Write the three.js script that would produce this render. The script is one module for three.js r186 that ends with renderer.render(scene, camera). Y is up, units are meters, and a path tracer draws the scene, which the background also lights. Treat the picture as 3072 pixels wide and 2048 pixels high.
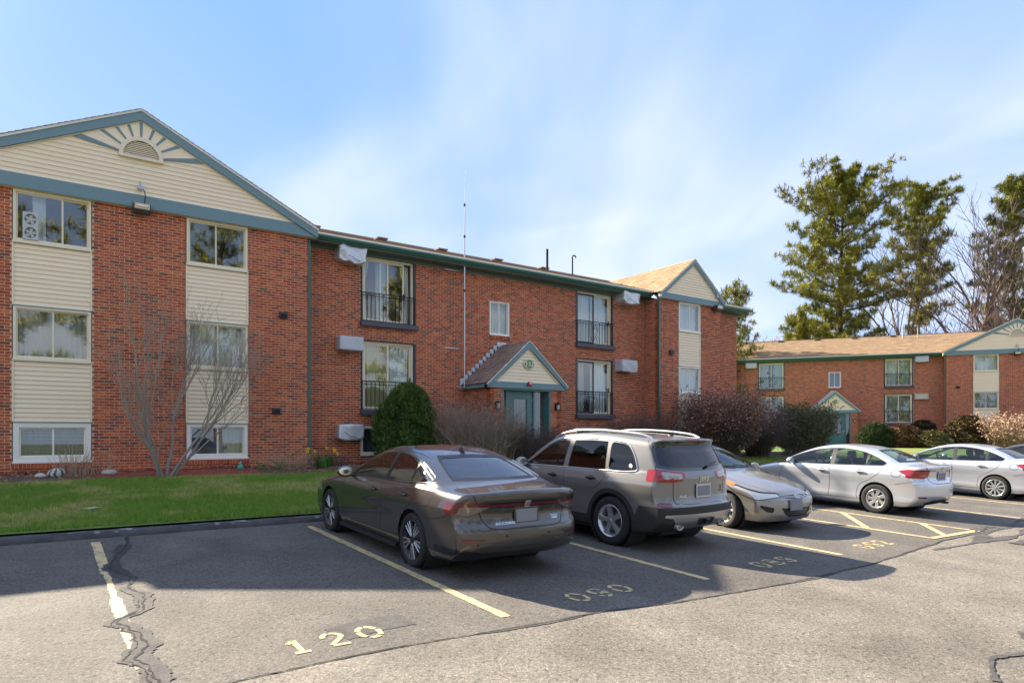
import * as THREE from 'three';
import { mergeGeometries, mergeVertices } from 'three/addons/utils/BufferGeometryUtils.js';
import { RoundedBoxGeometry } from 'three/addons/geometries/RoundedBoxGeometry.js';
import { TextGeometry } from 'three/addons/geometries/TextGeometry.js';
import { FontLoader } from 'three/addons/loaders/FontLoader.js';

// ---------- camera, sky, sun, exposure ----------
const YAW = 35.33 * Math.PI / 180, CAMY = 1.885;
const scene = new THREE.Scene();
const camera = new THREE.PerspectiveCamera(2 * Math.atan(1298 / 1992) * 180 / Math.PI, 3072 / 2596, 0.1, 600);
camera.position.set(0, CAMY, 0);
camera.lookAt(Math.sin(YAW), CAMY, -Math.cos(YAW));
camera.setViewOffset(3072, 2596, 0, 0, 3072, 2048);      // shift lens: verticals stay vertical
camera.updateProjectionMatrix();

const SUN = new THREE.Vector3(-0.46, 1, -1.40).normalize();
const EXPOSURE = 5.8, SKYGAIN = 0.325;
const renderer = new THREE.WebGLRenderer({ antialias: true });
renderer.toneMapping = THREE.LinearToneMapping;
renderer.toneMappingExposure = EXPOSURE;
renderer.shadowMap.enabled = true;
const sun = new THREE.DirectionalLight(new THREE.Color(1, 0.88, 0.70), 2.9);
sun.position.copy(SUN).multiplyScalar(120);
sun.castShadow = true; sun.shadow.mapSize.set(4096, 4096);
Object.assign(sun.shadow.camera, { left: -80, right: 80, top: 60, bottom: -60, near: 1, far: 300 });
scene.add(sun); scene.add(sun.target);

// ---------- noise ----------
function rng(seed) { let a = seed >>> 0; return () => { a = (a + 0x6D2B79F5) | 0; let t = Math.imul(a ^ (a >>> 15), 1 | a); t = (t + Math.imul(t ^ (t >>> 7), 61 | t)) ^ t; return ((t ^ (t >>> 14)) >>> 0) / 4294967296; }; }
function h2(x, y, s = 0) { let n = Math.imul(x | 0, 374761393) + Math.imul(y | 0, 668265263) + Math.imul(s | 0, 1442695041); n = Math.imul(n ^ (n >>> 13), 1274126177); return ((n ^ (n >>> 16)) >>> 0) / 4294967296; }
function vn(x, y, s = 0, per = 0) {
  let xi = Math.floor(x), yi = Math.floor(y); const fx = x - xi, fy = y - yi, u = fx * fx * (3 - 2 * fx), v = fy * fy * (3 - 2 * fy);
  let x1 = xi + 1, y1 = yi + 1; if (per) { xi = ((xi % per) + per) % per; x1 = ((x1 % per) + per) % per; yi = ((yi % per) + per) % per; y1 = ((y1 % per) + per) % per; }
  const a = h2(xi, yi, s), b = h2(x1, yi, s), c = h2(xi, y1, s), d = h2(x1, y1, s);
  return a + (b - a) * u + (c - a) * v + (a - b - c + d) * u * v;
}
function fbm(x, y, s = 0, o = 4) { let r = 0, a = 0.5, t = 0; for (let i = 0; i < o; i++) { r += a * vn(x, y, s + i * 7); t += a; a *= 0.5; x = x * 2.03 + 5.1; y = y * 2.03 + 1.7; } return r / t; }
function fbmP(x, y, s, per, o = 4) { let r = 0, a = 0.5, t = 0; for (let i = 0; i < o; i++) { r += a * vn(x, y, s + i * 7, per); t += a; a *= 0.5; x *= 2; y *= 2; per *= 2; } return r / t; }
const clamp = (x, a = 0, b = 1) => Math.min(b, Math.max(a, x)), mix = (a, b, t) => a + (b - a) * t, sst = (a, b, x) => { const t = clamp((x - a) / (b - a)); return t * t * (3 - 2 * t); };

// the sky: clear spring air with thin wind-drawn cirrus, paler near the horizon
{
  const W = 2048, Hh = 1024, data = new Float32Array(W * Hh * 4), az0 = 39 * Math.PI / 180;
  const ax = Math.sin(az0), az = -Math.cos(az0);
  for (let j = 0; j < Hh; j++) for (let i = 0; i < W; i++) {
    const el = ((j + 0.5) / Hh - 0.5) * Math.PI, ph = ((i + 0.5) / W - 0.5) * 2 * Math.PI;
    const y = Math.sin(el), x = Math.cos(el) * Math.cos(ph), z = Math.cos(el) * Math.sin(ph), o = (j * W + i) * 4;
    const e = Math.max(0, y), t = Math.pow(clamp(e / 0.55), 0.7);
    let r = mix(0.42, 0.115, t), g = mix(0.51, 0.262, t), b = mix(0.63, 0.60, t);
    if (e > 0.01) {
      const k = 1 / (e + 0.10), px = x * k, pz = z * k, al = px * ax + pz * az, ac = -px * az + pz * ax;
      const warp = fbm(al * 0.35 + 3, ac * 0.35, 3, 3) - 0.5;
      const s1 = fbm(al * 0.33 + 9.5 + warp, ac * 0.75 + 21.3 + warp * 2.6, 11, 5), s2 = fbm(al * 0.8 - 2, ac * 4.2 + warp * 4, 31, 5), big = fbm(al * 0.28 + 4.6, ac * 0.55 + 15.1, 51, 3);
      let c = sst(0.36, 0.76, s1 * 0.62 + big * 0.45) * (0.40 + 1.0 * s2) + 0.3 * sst(0.5, 0.8, s2) * sst(0.4, 0.6, big);
      c = clamp(c * 1.25) * sst(0.01, 0.12, e) * 0.92 * (1 - 0.30 * sst(0.30, 0.50, e));
      r = mix(r, 0.70, c * 0.9); g = mix(g, 0.69, c * 0.9); b = mix(b, 0.74, c * 0.9);
    }
    const gl = Math.max(0, x * SUN.x + y * SUN.y + z * SUN.z), au = 0.10 * Math.pow(gl, 6) + 0.9 * Math.pow(gl, 90);
    r += au; g += au * 0.95; b += au * 0.85;
    data[o] = r * SKYGAIN; data[o + 1] = g * SKYGAIN; data[o + 2] = b * SKYGAIN; data[o + 3] = 1;
  }
  const sky = new THREE.DataTexture(data, W, Hh, THREE.RGBAFormat, THREE.FloatType);
  sky.mapping = THREE.EquirectangularReflectionMapping; sky.magFilter = THREE.LinearFilter; sky.minFilter = THREE.LinearFilter; sky.needsUpdate = true;
  scene.background = sky; scene.environment = sky;
}

// ---------- helpers ----------
const V = (x, y, z) => new THREE.Vector3(x, y, z);
const used = {};
const numbered = n => { if (used[n] === undefined) { used[n] = 0; return n; } return n + '_' + String(++used[n]).padStart(3, '0'); };
function shade(o) { o.castShadow = o.receiveShadow = true; return o; }
function thing(name, label, category, pos = [0, 0, 0], turn = 0, group) {
  const o = new THREE.Group(); o.name = numbered(name); o.position.set(...pos); o.rotation.y = turn; scene.add(o);
  o.userData = { label, category }; if (group) o.userData.group = group; return o;
}
function part(name, geo, mat, parent, at) { const m = shade(new THREE.Mesh(geo, mat)); m.name = name; if (at) m.position.set(...at); parent.add(m); return m; }
function solo(name, geo, mat, label, category, group, pos) { const m = part(numbered(name), geo, mat, scene, pos); m.userData = { label, category }; if (group) m.userData.group = group; return m; }
function structure(name, geo, mat, pos) { const m = part(numbered(name), geo, mat, scene, pos); m.userData = { kind: 'structure' }; return m; }
const lin = (r, g, b) => new THREE.Color().setRGB(r, g, b);
function std(c, rough = 0.8, o = {}) { return new THREE.MeshStandardMaterial({ color: Array.isArray(c) ? lin(...c) : c, roughness: rough, side: THREE.DoubleSide, ...o }); }
function phys(c, rough, o = {}) { return new THREE.MeshPhysicalMaterial({ color: Array.isArray(c) ? lin(...c) : c, roughness: rough, side: THREE.DoubleSide, ...o }); }
function tex(n, fn, srgb = true, rep) {
  const d = new Uint8Array(n * n * 4);
  for (let j = 0; j < n; j++) for (let i = 0; i < n; i++) { const c = fn(i / n, j / n, i, j), o = (j * n + i) * 4; d[o] = clamp(c[0]) * 255; d[o + 1] = clamp(c[1]) * 255; d[o + 2] = clamp(c[2]) * 255; d[o + 3] = 255; }
  const t = new THREE.DataTexture(d, n, n, THREE.RGBAFormat); t.wrapS = t.wrapT = THREE.RepeatWrapping; t.magFilter = THREE.LinearFilter; t.minFilter = THREE.LinearMipmapLinearFilter; t.generateMipmaps = true;
  if (srgb) t.colorSpace = THREE.SRGBColorSpace; if (rep) t.repeat.set(...rep); t.needsUpdate = true; return t;
}
function bx(x0, x1, y0, y1, z0, z1) { const g = new THREE.BoxGeometry(Math.abs(x1 - x0), Math.abs(y1 - y0), Math.abs(z1 - z0)); g.translate((x0 + x1) / 2, (y0 + y1) / 2, (z0 + z1) / 2); return g; }
const _u = V(0, 1, 0);
function rod(a, b, r0, r1 = r0, n = 6) { const d = b.clone().sub(a), g = new THREE.CylinderGeometry(r1, r0, d.length(), n, 1); g.applyQuaternion(new THREE.Quaternion().setFromUnitVectors(_u, d.clone().normalize())); g.translate((a.x + b.x) / 2, (a.y + b.y) / 2, (a.z + b.z) / 2); return g; }
function tube(pts, r, n = 6, seg) { return new THREE.TubeGeometry(new THREE.CatmullRomCurve3(pts), seg || pts.length * 4, r, n); }
const merge = a => mergeGeometries(a.map(g => { const q = g.index ? g.toNonIndexed() : g; for (const k of Object.keys(q.attributes)) if (!['position', 'normal', 'uv', 'color'].includes(k)) q.deleteAttribute(k); return q; }));
function mergeC(a) { return merge(a.map(g => { const q = g.index ? g.toNonIndexed() : g; for (const k of Object.keys(q.attributes)) if (!['position', 'normal'].includes(k)) q.deleteAttribute(k); return q; })); }
// extrude a 2-D outline (x,y) from z0 to z1
function ext(pts, z0, z1, holes = [], bevel = 0) {
  const s = new THREE.Shape(pts.map(p => new THREE.Vector2(p[0], p[1]))); for (const h of holes) s.holes.push(new THREE.Path(h.map(p => new THREE.Vector2(p[0], p[1]))));
  const g = new THREE.ExtrudeGeometry(s, { depth: z1 - z0 - 2 * bevel, bevelEnabled: bevel > 0, bevelThickness: bevel, bevelSize: bevel, bevelOffset: -bevel, bevelSegments: 2, curveSegments: 24 }); g.translate(0, 0, z0 + bevel); return g;
}
const ring = (x0, x1, y0, y1) => [[x0, y0], [x1, y0], [x1, y1], [x0, y1]];
// triangle soup writer with vertex colours
class Soup {
  constructor() { this.p = []; this.n = []; this.c = []; this.uv = []; }
  quad(a, b, c, d, col) { // a,b,c,d arrays, counter-clockwise
    const ux = b[0] - a[0], uy = b[1] - a[1], uz = b[2] - a[2], vx = d[0] - a[0], vy = d[1] - a[1], vz = d[2] - a[2];
    let nx = uy * vz - uz * vy, ny = uz * vx - ux * vz, nz = ux * vy - uy * vx; const l = Math.hypot(nx, ny, nz) || 1; nx /= l; ny /= l; nz /= l;
    for (const q of [a, b, c, a, c, d]) { this.p.push(q[0], q[1], q[2]); this.n.push(nx, ny, nz); if (col) this.c.push(col[0], col[1], col[2]); this.uv.push(q[0], q[1]); }
  }
  tri(a, b, c, col, nrm) {
    let n = nrm; if (!n) { const u = [b[0] - a[0], b[1] - a[1], b[2] - a[2]], v = [c[0] - a[0], c[1] - a[1], c[2] - a[2]]; n = [u[1] * v[2] - u[2] * v[1], u[2] * v[0] - u[0] * v[2], u[0] * v[1] - u[1] * v[0]]; const l = Math.hypot(...n) || 1; n = n.map(k => k / l); }
    for (const q of [a, b, c]) { this.p.push(q[0], q[1], q[2]); this.n.push(n[0], n[1], n[2]); if (col) this.c.push(col[0], col[1], col[2]); this.uv.push(q[0], q[1]); }
  }
  box(x0, x1, y0, y1, z0, z1, col, back = false) { // box without its back face
    const A = [x0, y0, z1], B = [x1, y0, z1], C = [x1, y1, z1], D = [x0, y1, z1], a = [x0, y0, z0], b = [x1, y0, z0], c = [x1, y1, z0], d = [x0, y1, z0];
    this.quad(A, B, C, D, col); this.quad(b, c, C, B, col); this.quad(a, A, D, d, col); this.quad(D, C, c, d, col); this.quad(a, b, B, A, col); if (back) this.quad(b, a, d, c, col);
  }
  build() { const g = new THREE.BufferGeometry(); g.setAttribute('position', new THREE.Float32BufferAttribute(this.p, 3)); g.setAttribute('normal', new THREE.Float32BufferAttribute(this.n, 3)); if (this.c.length) g.setAttribute('color', new THREE.Float32BufferAttribute(this.c, 3)); g.setAttribute('uv', new THREE.Float32BufferAttribute(this.uv, 2)); return g; }
}
const font = await new FontLoader().loadAsync('fonts/droid/droid_sans_bold.typeface.json');
const fontS = await new FontLoader().loadAsync('fonts/droid/droid_serif_bold.typeface.json');
function text(s, size, depth, f = font) { const g = new TextGeometry(s, { font: f, size, depth, curveSegments: 5, bevelEnabled: false }); g.computeBoundingBox(); const b = g.boundingBox; g.translate(-(b.min.x + b.max.x) / 2, -(b.min.y + b.max.y) / 2, 0); return g; }

// ---------- ground: u runs along the facade (x), v away from the camera (-z) ----------
const plane = (u, v) => 0.0361 * v - 0.0064 * u;
const KERB = u => 11.02 + 0.03 * clamp(u, -4, 4) / 4 * 3;             // foot of the kerb
const inLot = (u, v) => v < KERB(u) + 0.1;
function groundY(u, v) {
  if (v <= KERB(u) + 0.16) return plane(u, v);
  const k = KERB(u) + 0.16, y0 = plane(u, k) + 0.09, far = 0.93;
  return mix(y0, far, sst(k - 1, 18.2, v) * 0.999) - 0.0;
}
// sheet over a u,v rectangle that follows a height function
function sheet(u0, u1, v0, v1, nu, nv, hf, lift = 0, col) {
  const p = [], uv = [], ix = [], c = [];
  for (let j = 0; j <= nv; j++) for (let i = 0; i <= nu; i++) { const u = mix(u0, u1, i / nu), v = mix(v0, v1, j / nv); p.push(u, hf(u, v) + lift, -v); uv.push(u, v); if (col) c.push(...col(u, v)); }
  for (let j = 0; j < nv; j++) for (let i = 0; i < nu; i++) { const a = j * (nu + 1) + i; ix.push(a, a + 1, a + nu + 2, a, a + nu + 2, a + nu + 1); }
  const g = new THREE.BufferGeometry(); g.setAttribute('position', new THREE.Float32BufferAttribute(p, 3)); g.setAttribute('uv', new THREE.Float32BufferAttribute(uv, 2)); if (col) g.setAttribute('color', new THREE.Float32BufferAttribute(c, 3)); g.setIndex(ix); g.computeVertexNormals(); return g;
}
// aggregate: pale and dark stones in bitumen, 3 m tile
const asphTex = tex(2048, (x, y, i, j) => {
  const n1 = h2(i >> 1, j >> 1, 5), n2 = vn(x * 300, y * 300, 8, 300), n3 = vn(x * 140, y * 140, 9, 140), c = fbmP(x * 6, y * 6, 4, 6, 4);
  let k = 0.61 + 0.16 * (n2 - 0.5) + 0.13 * (n3 - 0.5) + 0.11 * (n1 - 0.5) + 0.14 * (c - 0.5); if (n2 > 0.82 && n1 > 0.4) k += 0.15; if (n3 < 0.14) k -= 0.10;
  return [k, k * 0.975, k * 0.94];
}, true, [1 / 3, 1 / 3]);
const asphBump = tex(1024, (x, y, i, j) => { const n = 0.5 * vn(x * 220, y * 220, 8, 220) + 0.5 * vn(x * 110, y * 110, 12, 110); return [n, n, n]; }, false, [1 / 2, 1 / 2]);
const M = {};
M.aisle = std([1, 1, 1], 0.9, { map: asphTex, bumpMap: asphBump, bumpScale: 0.0035, vertexColors: true });
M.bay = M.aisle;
const seamV = u => 4.72 + 0.14 * Math.sin(u * 0.55 + 0.4) + 0.10 * (fbm(u * 1.3, 2, 77, 3) - 0.5) - 0.10 * sst(3.5, 6, u) + 0.12 * sst(8, 14, u);
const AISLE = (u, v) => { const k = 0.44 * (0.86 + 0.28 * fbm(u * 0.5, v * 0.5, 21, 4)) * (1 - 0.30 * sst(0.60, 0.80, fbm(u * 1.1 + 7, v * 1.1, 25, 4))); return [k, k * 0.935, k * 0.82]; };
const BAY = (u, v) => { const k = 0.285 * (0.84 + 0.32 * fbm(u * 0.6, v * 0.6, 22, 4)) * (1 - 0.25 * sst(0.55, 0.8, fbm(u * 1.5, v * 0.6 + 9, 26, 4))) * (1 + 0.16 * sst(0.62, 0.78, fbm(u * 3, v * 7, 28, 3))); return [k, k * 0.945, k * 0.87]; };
{
  // the land: grass beyond the lot on both sides, one sheet out to the horizon
  const far = (u, v) => { const inB = Math.min(groundY(u, v), 4); return (inLot(u, v) && v > -13.5 && u > -40 && u < 75) ? plane(u, v) - 0.09 : (v < 0 ? Math.max(-0.9, plane(clamp(u, -40, 75), v)) - 0.02 : groundY(clamp(u, -40, 75), clamp(v, 0, 60)) - 0.03); };
  const dirt = std([0.075, 0.085, 0.035], 1);
  const gs = [[-220, -40, -160, -13.5], [-220, -40, -13.5, 11], [-220, -40, 11, 230], [-40, 75, -160, -13.5], [-40, 75, 11.2, 230], [75, 240, -160, -13.5], [75, 240, -13.5, 11], [75, 240, 11, 230]].map(r => sheet(...r, 24, 24, (u, v) => v > 11 ? Math.min(far(u, Math.max(v, 11.6)), far(u, v) + 9) - 0.05 : far(u, v))); gs.push(sheet(-40, 75, -13.6, 11.3, 24, 24, (u, v) => plane(u, v) - 0.12));
  structure('ground', merge(gs), dirt);
  // aisle and bays meet at the seam
  const nu = 230, a = [], mk = (f0, f1, nv, colf, lift) => { const p = [], uv = [], c = [], ix = []; for (let j = 0; j <= nv; j++) for (let i = 0; i <= nu; i++) { const u = -40 + 115 * i / nu, v = mix(f0(u), f1(u), j / nv); p.push(u, plane(u, v) + lift, -v); uv.push(u, v); c.push(...colf(u, v)); } for (let j = 0; j < nv; j++) for (let i = 0; i < nu; i++) { const q = j * (nu + 1) + i; ix.push(q, q + 1, q + nu + 2, q, q + nu + 2, q + nu + 1); } const g = new THREE.BufferGeometry(); g.setAttribute('position', new THREE.Float32BufferAttribute(p, 3)); g.setAttribute('uv', new THREE.Float32BufferAttribute(uv, 2)); g.setAttribute('color', new THREE.Float32BufferAttribute(c, 3)); g.setIndex(ix); g.computeVertexNormals(); return g; };
  const ends = u => seamV(u);
  structure('driveway', mk(() => -13.5, ends, 60, AISLE, 0), M.aisle);
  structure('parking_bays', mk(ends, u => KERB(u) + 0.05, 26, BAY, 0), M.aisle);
}
// kerb: rolled bitumen kerb with chips
M.kerb = std([1, 1, 1], 0.92, { map: tex(512, (x, y) => { const n = fbmP(x * 8, y * 8, 3, 8, 5), q = fbmP(x * 5, y * 5, 41, 5, 5); let k = 0.27 + 0.16 * (n - 0.5); if (q > 0.60) k += 0.28 * sst(0.60, 0.72, q); return [k, k * 0.98, k * 0.97]; }), bumpMap: asphBump, bumpScale: 0.004 });
{
  const prof = [[0, -0.06], [0.0, 0.0], [0.03, 0.04], [0.075, 0.075], [0.14, 0.090], [0.22, 0.092], [0.28, 0.075], [0.31, -0.05]], n = 300, p = [], uv = [], ix = [];
  for (let i = 0; i <= n; i++) { const u = -40 + 115 * i / n; let s = 0; prof.forEach((q, k) => { const w = 0.012 * (fbm(u * 2.4, k, 61, 2) - 0.5), v = KERB(u) + q[0] + w * 2; p.push(u, plane(u, KERB(u)) + q[1] + (k > 1 && k < 6 ? w : 0), -v); s += k ? Math.hypot(q[0] - prof[k - 1][0], q[1] - prof[k - 1][1]) : 0; uv.push(u / 1.6, s / 1.6); }); }
  const m = prof.length; for (let i = 0; i < n; i++) for (let k = 0; k < m - 1; k++) { const a = i * m + k; ix.push(a, a + m, a + m + 1, a, a + m + 1, a + 1); }
  const g = new THREE.BufferGeometry(); g.setAttribute('position', new THREE.Float32BufferAttribute(p, 3)); g.setAttribute('uv', new THREE.Float32BufferAttribute(uv, 2)); g.setIndex(ix); g.computeVertexNormals(); structure('kerb', g, M.kerb);
}
// flat ribbons on the lot
function ribbon(pts, w, lift, hf = plane, rag = 0, seed = 1, across = false) {
  const s = new Soup(), r = rng(seed), L = [], R = [];
  pts.forEach((p, i) => { const a = pts[Math.max(0, i - 1)], b = pts[Math.min(pts.length - 1, i + 1)], dx = b[0] - a[0], dy = b[1] - a[1], l = Math.hypot(dx, dy) || 1, ww = (Array.isArray(w) ? w[i] : w) / 2, e1 = ww + rag * (r() - 0.5), e2 = ww + rag * (r() - 0.5), nx = across ? 1 : -dy / l, ny = across ? 0 : dx / l; L.push([p[0] + nx * e1, p[1] + ny * e1]); R.push([p[0] - nx * e2, p[1] - ny * e2]); });
  const q = a => [a[0], hf(a[0], a[1]) + lift, -a[1]];
  for (let i = 0; i < pts.length - 1; i++) s.quad(q(R[i]), q(R[i + 1]), q(L[i + 1]), q(L[i])); const g = s.build(), up = g.attributes.uv, ps = g.attributes.position;
  for (let i = 0; i < up.count; i++) up.setXY(i, ps.getX(i), -ps.getZ(i)); return g;
}
const dense = (a, b, n) => Array.from({ length: n + 1 }, (_, i) => [mix(a[0], b[0], i / n), mix(a[1], b[1], i / n)]);
const paintTex = tex(512, (x, y, i, j) => { const n = fbmP(x * 16, y * 16, 15, 16, 4), m = vn(x * 128, y * 128, 3, 128); let w = sst(0.60, 0.74, n * 0.75 + m * 0.3); const k = 0.93 + 0.1 * (m - 0.5); return [mix(0.82, 0.58, w) * k, mix(0.735, 0.54, w) * k, mix(0.52, 0.50, w) * k]; }, true, [1, 1]);
M.paint = std([1, 1, 1], 0.75, { map: paintTex, bumpMap: asphBump, bumpScale: 0.004 });
const lineU = [0.56, 3.55, 6.46, 9.43, 12.28, 13.97, 16.88, 20.0, 22.95, 25.9];
lineU.forEach((u, i) => {
  if (i === 0) return;
  structure('bay_line', ribbon(dense([u, i > 3 ? 10.9 : 10.72], [u, i === 5 ? 5.0 : 5.12 - 0.02 * i], 60), 0.105, 0.005, plane, 0.012, 50 + i), M.paint);
});
{ // the first line, broken up by the crack
  structure('bay_line', ribbon(dense([0.60, 10.72], [0.57, 5.42], 90), dense([0, 0], [0, 1], 90).map((_, i) => { const v = 10.72 - 5.3 * i / 90; return 0.11 * (v > 8.7 ? 1 : v > 7.5 ? 0.55 : mix(0.45, 1, sst(5.4, 7.2, v))); }), 0.005, plane, 0.014, 5), M.paint);
  const hat = [[[12.28, 5.02], [13.97, 4.98]], [[12.30, 6.35], [13.95, 5.05 + 0.55]], [[12.32, 8.0], [13.95, 7.15]]];
  structure('bay_line', ribbon(dense([12.24, 5.04], [14.0, 4.98], 20), 0.11, 0.009, plane, 0.012, 7), M.paint);
  structure('bay_line', ribbon(dense([12.80, 5.06], [13.92, 5.9], 20), 0.11, 0.009, plane, 0.012, 8), M.paint);
  structure('bay_line', ribbon(dense([12.33, 6.16], [13.93, 7.47], 20), 0.11, 0.009, plane, 0.012, 9), M.paint);
}
// stencilled bay numbers
const arc = (cx, cy, rx, ry, a0, a1, n = 10) => Array.from({ length: n + 1 }, (_, i) => { const a = mix(a0, a1, i / n) * Math.PI / 180; return [cx + rx * Math.cos(a), cy + ry * Math.sin(a)]; });
const GL = {
  '0': [0, 72, 144, 216, 288].map(a => arc(0.5, 0.5, 0.40, 0.42, a + 25, a + 85)),
  '1': [[[0.28, 0.74], [0.52, 0.93]], [[0.52, 0.95], [0.52, 0.08]], [[0.24, 0.06], [0.80, 0.06]]],
  '2': [arc(0.5, 0.70, 0.34, 0.24, 190, 100), arc(0.5, 0.70, 0.34, 0.24, 86, -40), [[0.74, 0.52], [0.20, 0.10]], [[0.22, 0.05], [0.88, 0.05]]],
  '9': [arc(0.5, 0.68, 0.36, 0.25, 20, 100), arc(0.5, 0.68, 0.36, 0.25, 125, 235), arc(0.5, 0.68, 0.36, 0.25, 260, 340), [[0.86, 0.62], [0.80, 0.30]], arc(0.5, 0.32, 0.30, 0.26, -20, -100), arc(0.5, 0.32, 0.30, 0.26, -120, -165)],
  '8': [arc(0.5, 0.73, 0.30, 0.20, 10, 80), arc(0.5, 0.73, 0.30, 0.20, 100, 170), arc(0.5, 0.73, 0.30, 0.20, 195, 345), arc(0.5, 0.27, 0.36, 0.22, 20, 160), arc(0.5, 0.27, 0.36, 0.22, 190, 260), arc(0.5, 0.27, 0.36, 0.22, 280, 350)],
};
function bayNumber(str, u, v, h, w, sk = 0) {
  const g = []; [...str].forEach((ch, i) => GL[ch].forEach((st, k) => g.push(ribbon(st.map(p => [u + (i * 1.42 + p[0]) * w * 0.90 + sk * p[1], v + p[1] * h + i * 0.02]), h * 0.145, 0.005, plane, 0.008, i * 9 + k + 3))));
  structure('bay_number', merge(g), M.paint);
}
bayNumber('120', 1.55, 5.14, 0.33, 0.245); bayNumber('090', 4.47, 5.11, 0.33, 0.255); bayNumber('089', 7.64, 5.09, 0.33, 0.245); bayNumber('092', 10.27, 5.07, 0.33, 0.255);
// cracks, seam filler, patches: darker bitumen with ragged edges
M.tar = std([0.028, 0.027, 0.026], 0.75, { bumpMap: asphBump, bumpScale: 0.003 });
M.oldTar = std([1, 1, 1], 0.92, { map: tex(512, (x, y, i, j) => { const k = 0.27 + 0.14 * (h2(i >> 1, j >> 1, 2) - 0.5) + 0.14 * (fbmP(x * 10, y * 10, 8, 10, 4) - 0.5); return [k, k * 0.97, k * 0.93]; }), bumpMap: asphBump, bumpScale: 0.004 });
M.crack = std([0.02, 0.018, 0.016], 1);
function wander(pts, n, amp, seed) { const c = new THREE.CatmullRomCurve3(pts.map(p => V(p[0], 0, p[1]))), q = c.getPoints(n); return q.map((p, i) => [p.x + amp * (fbm(i * 0.11, 1, seed, 3) - 0.5), p.z]); }
{
  const cl = wander([[0.98, 11.0], [0.93, 10.6], [0.80, 9.6], [0.66, 9.0], [0.76, 8.5], [0.72, 7.8], [0.83, 7.2], [0.56, 6.7], [0.66, 6.3], [0.60, 5.8], [0.66, 5.35], [0.62, 5.0], [0.66, 4.6]], 200, 0.22, 90);
  structure('crack_filler', ribbon(cl, cl.map((p, i) => (0.07 + 0.20 * fbm(i * 0.10, 3, 95, 3)) * (p[1] > 10.3 ? 0.35 : 1) * (p[1] < 7.4 ? 1.15 : 0.8)), 0.0065, plane, 0.03, 12, true), M.oldTar);
  const wet = wander([[0.90, 10.35], [0.82, 9.9], [0.72, 9.2], [0.68, 8.95], [0.78, 8.5]], 40, 0.06, 98); structure('tar_patch', ribbon(wet, wet.map((p, i) => 0.06 + 0.12 * Math.abs(Math.sin(i * 0.11 + 1.3))), 0.008, plane, 0.02, 13, true), M.tar);
  const c2 = cl.map((p, i) => [p[0] + 0.08 * (fbm(i * 0.10, 4, 99, 4) - 0.5), p[1]]); structure('crack', ribbon(c2, c2.map((_, i) => 0.006 + 0.020 * h2(i >> 1, 3, 4)), 0.0095, plane, 0.012, 14, true), M.crack);
  const c3 = cl.slice(95).map((p, i) => [p[0] - 0.05 + 0.10 * (fbm(i * 0.09, 4, 89, 4) - 0.5), p[1]]); structure('crack', ribbon(c3, c3.map((_, i) => 0.004 + 0.014 * h2(i >> 1, 5, 4)), 0.0095, plane, 0.010, 15, true), M.crack);
  const sm = []; for (let u = -8; u < 34; u += 0.06) sm.push([u, seamV(u)]);
  structure('seam', ribbon(sm, sm.map((p, i) => 0.012 + 0.055 * sst(0.5, 0.7, fbm(p[0] * 0.8, 5, 33, 3)) + 0.05 * sst(5.5, 9, p[0]) * fbm(p[0] * 2, 1, 34, 3)), 0.005, plane, 0.010, 16), M.oldTar);
  structure('seam_crack', ribbon(sm, sm.map((p, i) => 0.006 + 0.016 * h2(i >> 1, 1, 44) * sst(0.35, 0.55, fbm(p[0] * 1.4, 8, 35, 3))), 0.008, plane, 0.006, 17), M.crack);
  const tp = [[[11.2, 4.55], [12.6, 4.5], [13.6, 4.75], [15.2, 4.9], [17, 5.2]], [[12.4, 4.5], [13.8, 4.4], [15.5, 4.5], [17.5, 4.6]], [[13.2, 4.6], [14.0, 5.0], [14.8, 5.1]], [[13.0, 4.1], [14.8, 4.05], [16, 4.2]]];
  tp.forEach((t, k) => { const w = wander(t, 60, 0.2, 120 + k); structure('tar_patch', ribbon(w, w.map((_, i) => 0.05 + 0.26 * sst(0.35, 0.7, fbm(i * 0.12, k, 130, 3))), 0.0065 + 0.0015 * k, plane, 0.015, 20 + k), M.oldTar); });
  const pt = wander([[2.02, 5.42], [2.35, 5.50], [2.72, 5.52]], 24, 0.02, 141); structure('asphalt_patch', ribbon(pt, 0.36, 0.0035, plane, 0.02, 31), M.oldTar);
  const t2 = wander([[5.8, 1.95], [6.3, 2.15], [6.8, 2.05], [7.4, 2.3]], 40, 0.12, 151); structure('tar_patch', ribbon(t2, t2.map((_, i) => 0.02 + 0.06 * fbm(i * 0.2, 1, 152, 3)), 0.009, plane, 0.02, 32), M.oldTar);
  for (const [a, b] of [[[0.3, 4.9], [2.1, 4.85]]]) { }
}
// ---------- buildings ----------
const CX = 12.87, V1 = 18.72, BY = 0.92;            // builder coordinates: x along the facade from the entry, z out of the main wall
const PAL = [[0.64, 0.135, 0.046], [0.70, 0.175, 0.055], [0.54, 0.100, 0.040], [0.70, 0.200, 0.070], [0.46, 0.085, 0.040], [0.62, 0.145, 0.062], [0.27, 0.105, 0.068], [0.36, 0.105, 0.060]];
const brickTex = tex(512, (x, y, i, j) => { const n = fbmP(x * 20, y * 20, 6, 20, 4), m = h2(i, j, 8); const k = 0.86 + 0.30 * (n - 0.5) + 0.12 * (m - 0.5) - 0.2 * sst(0.64, 0.74, fbmP(x * 40, y * 40, 16, 40, 3)); return [k, k, k]; }, true, [1.3, 1.3]);
M.brick = PAL.map(c => std(c, 0.88, { map: brickTex }));
M.brickV = std([1, 1, 1], 0.88, { map: brickTex, vertexColors: true });
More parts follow.
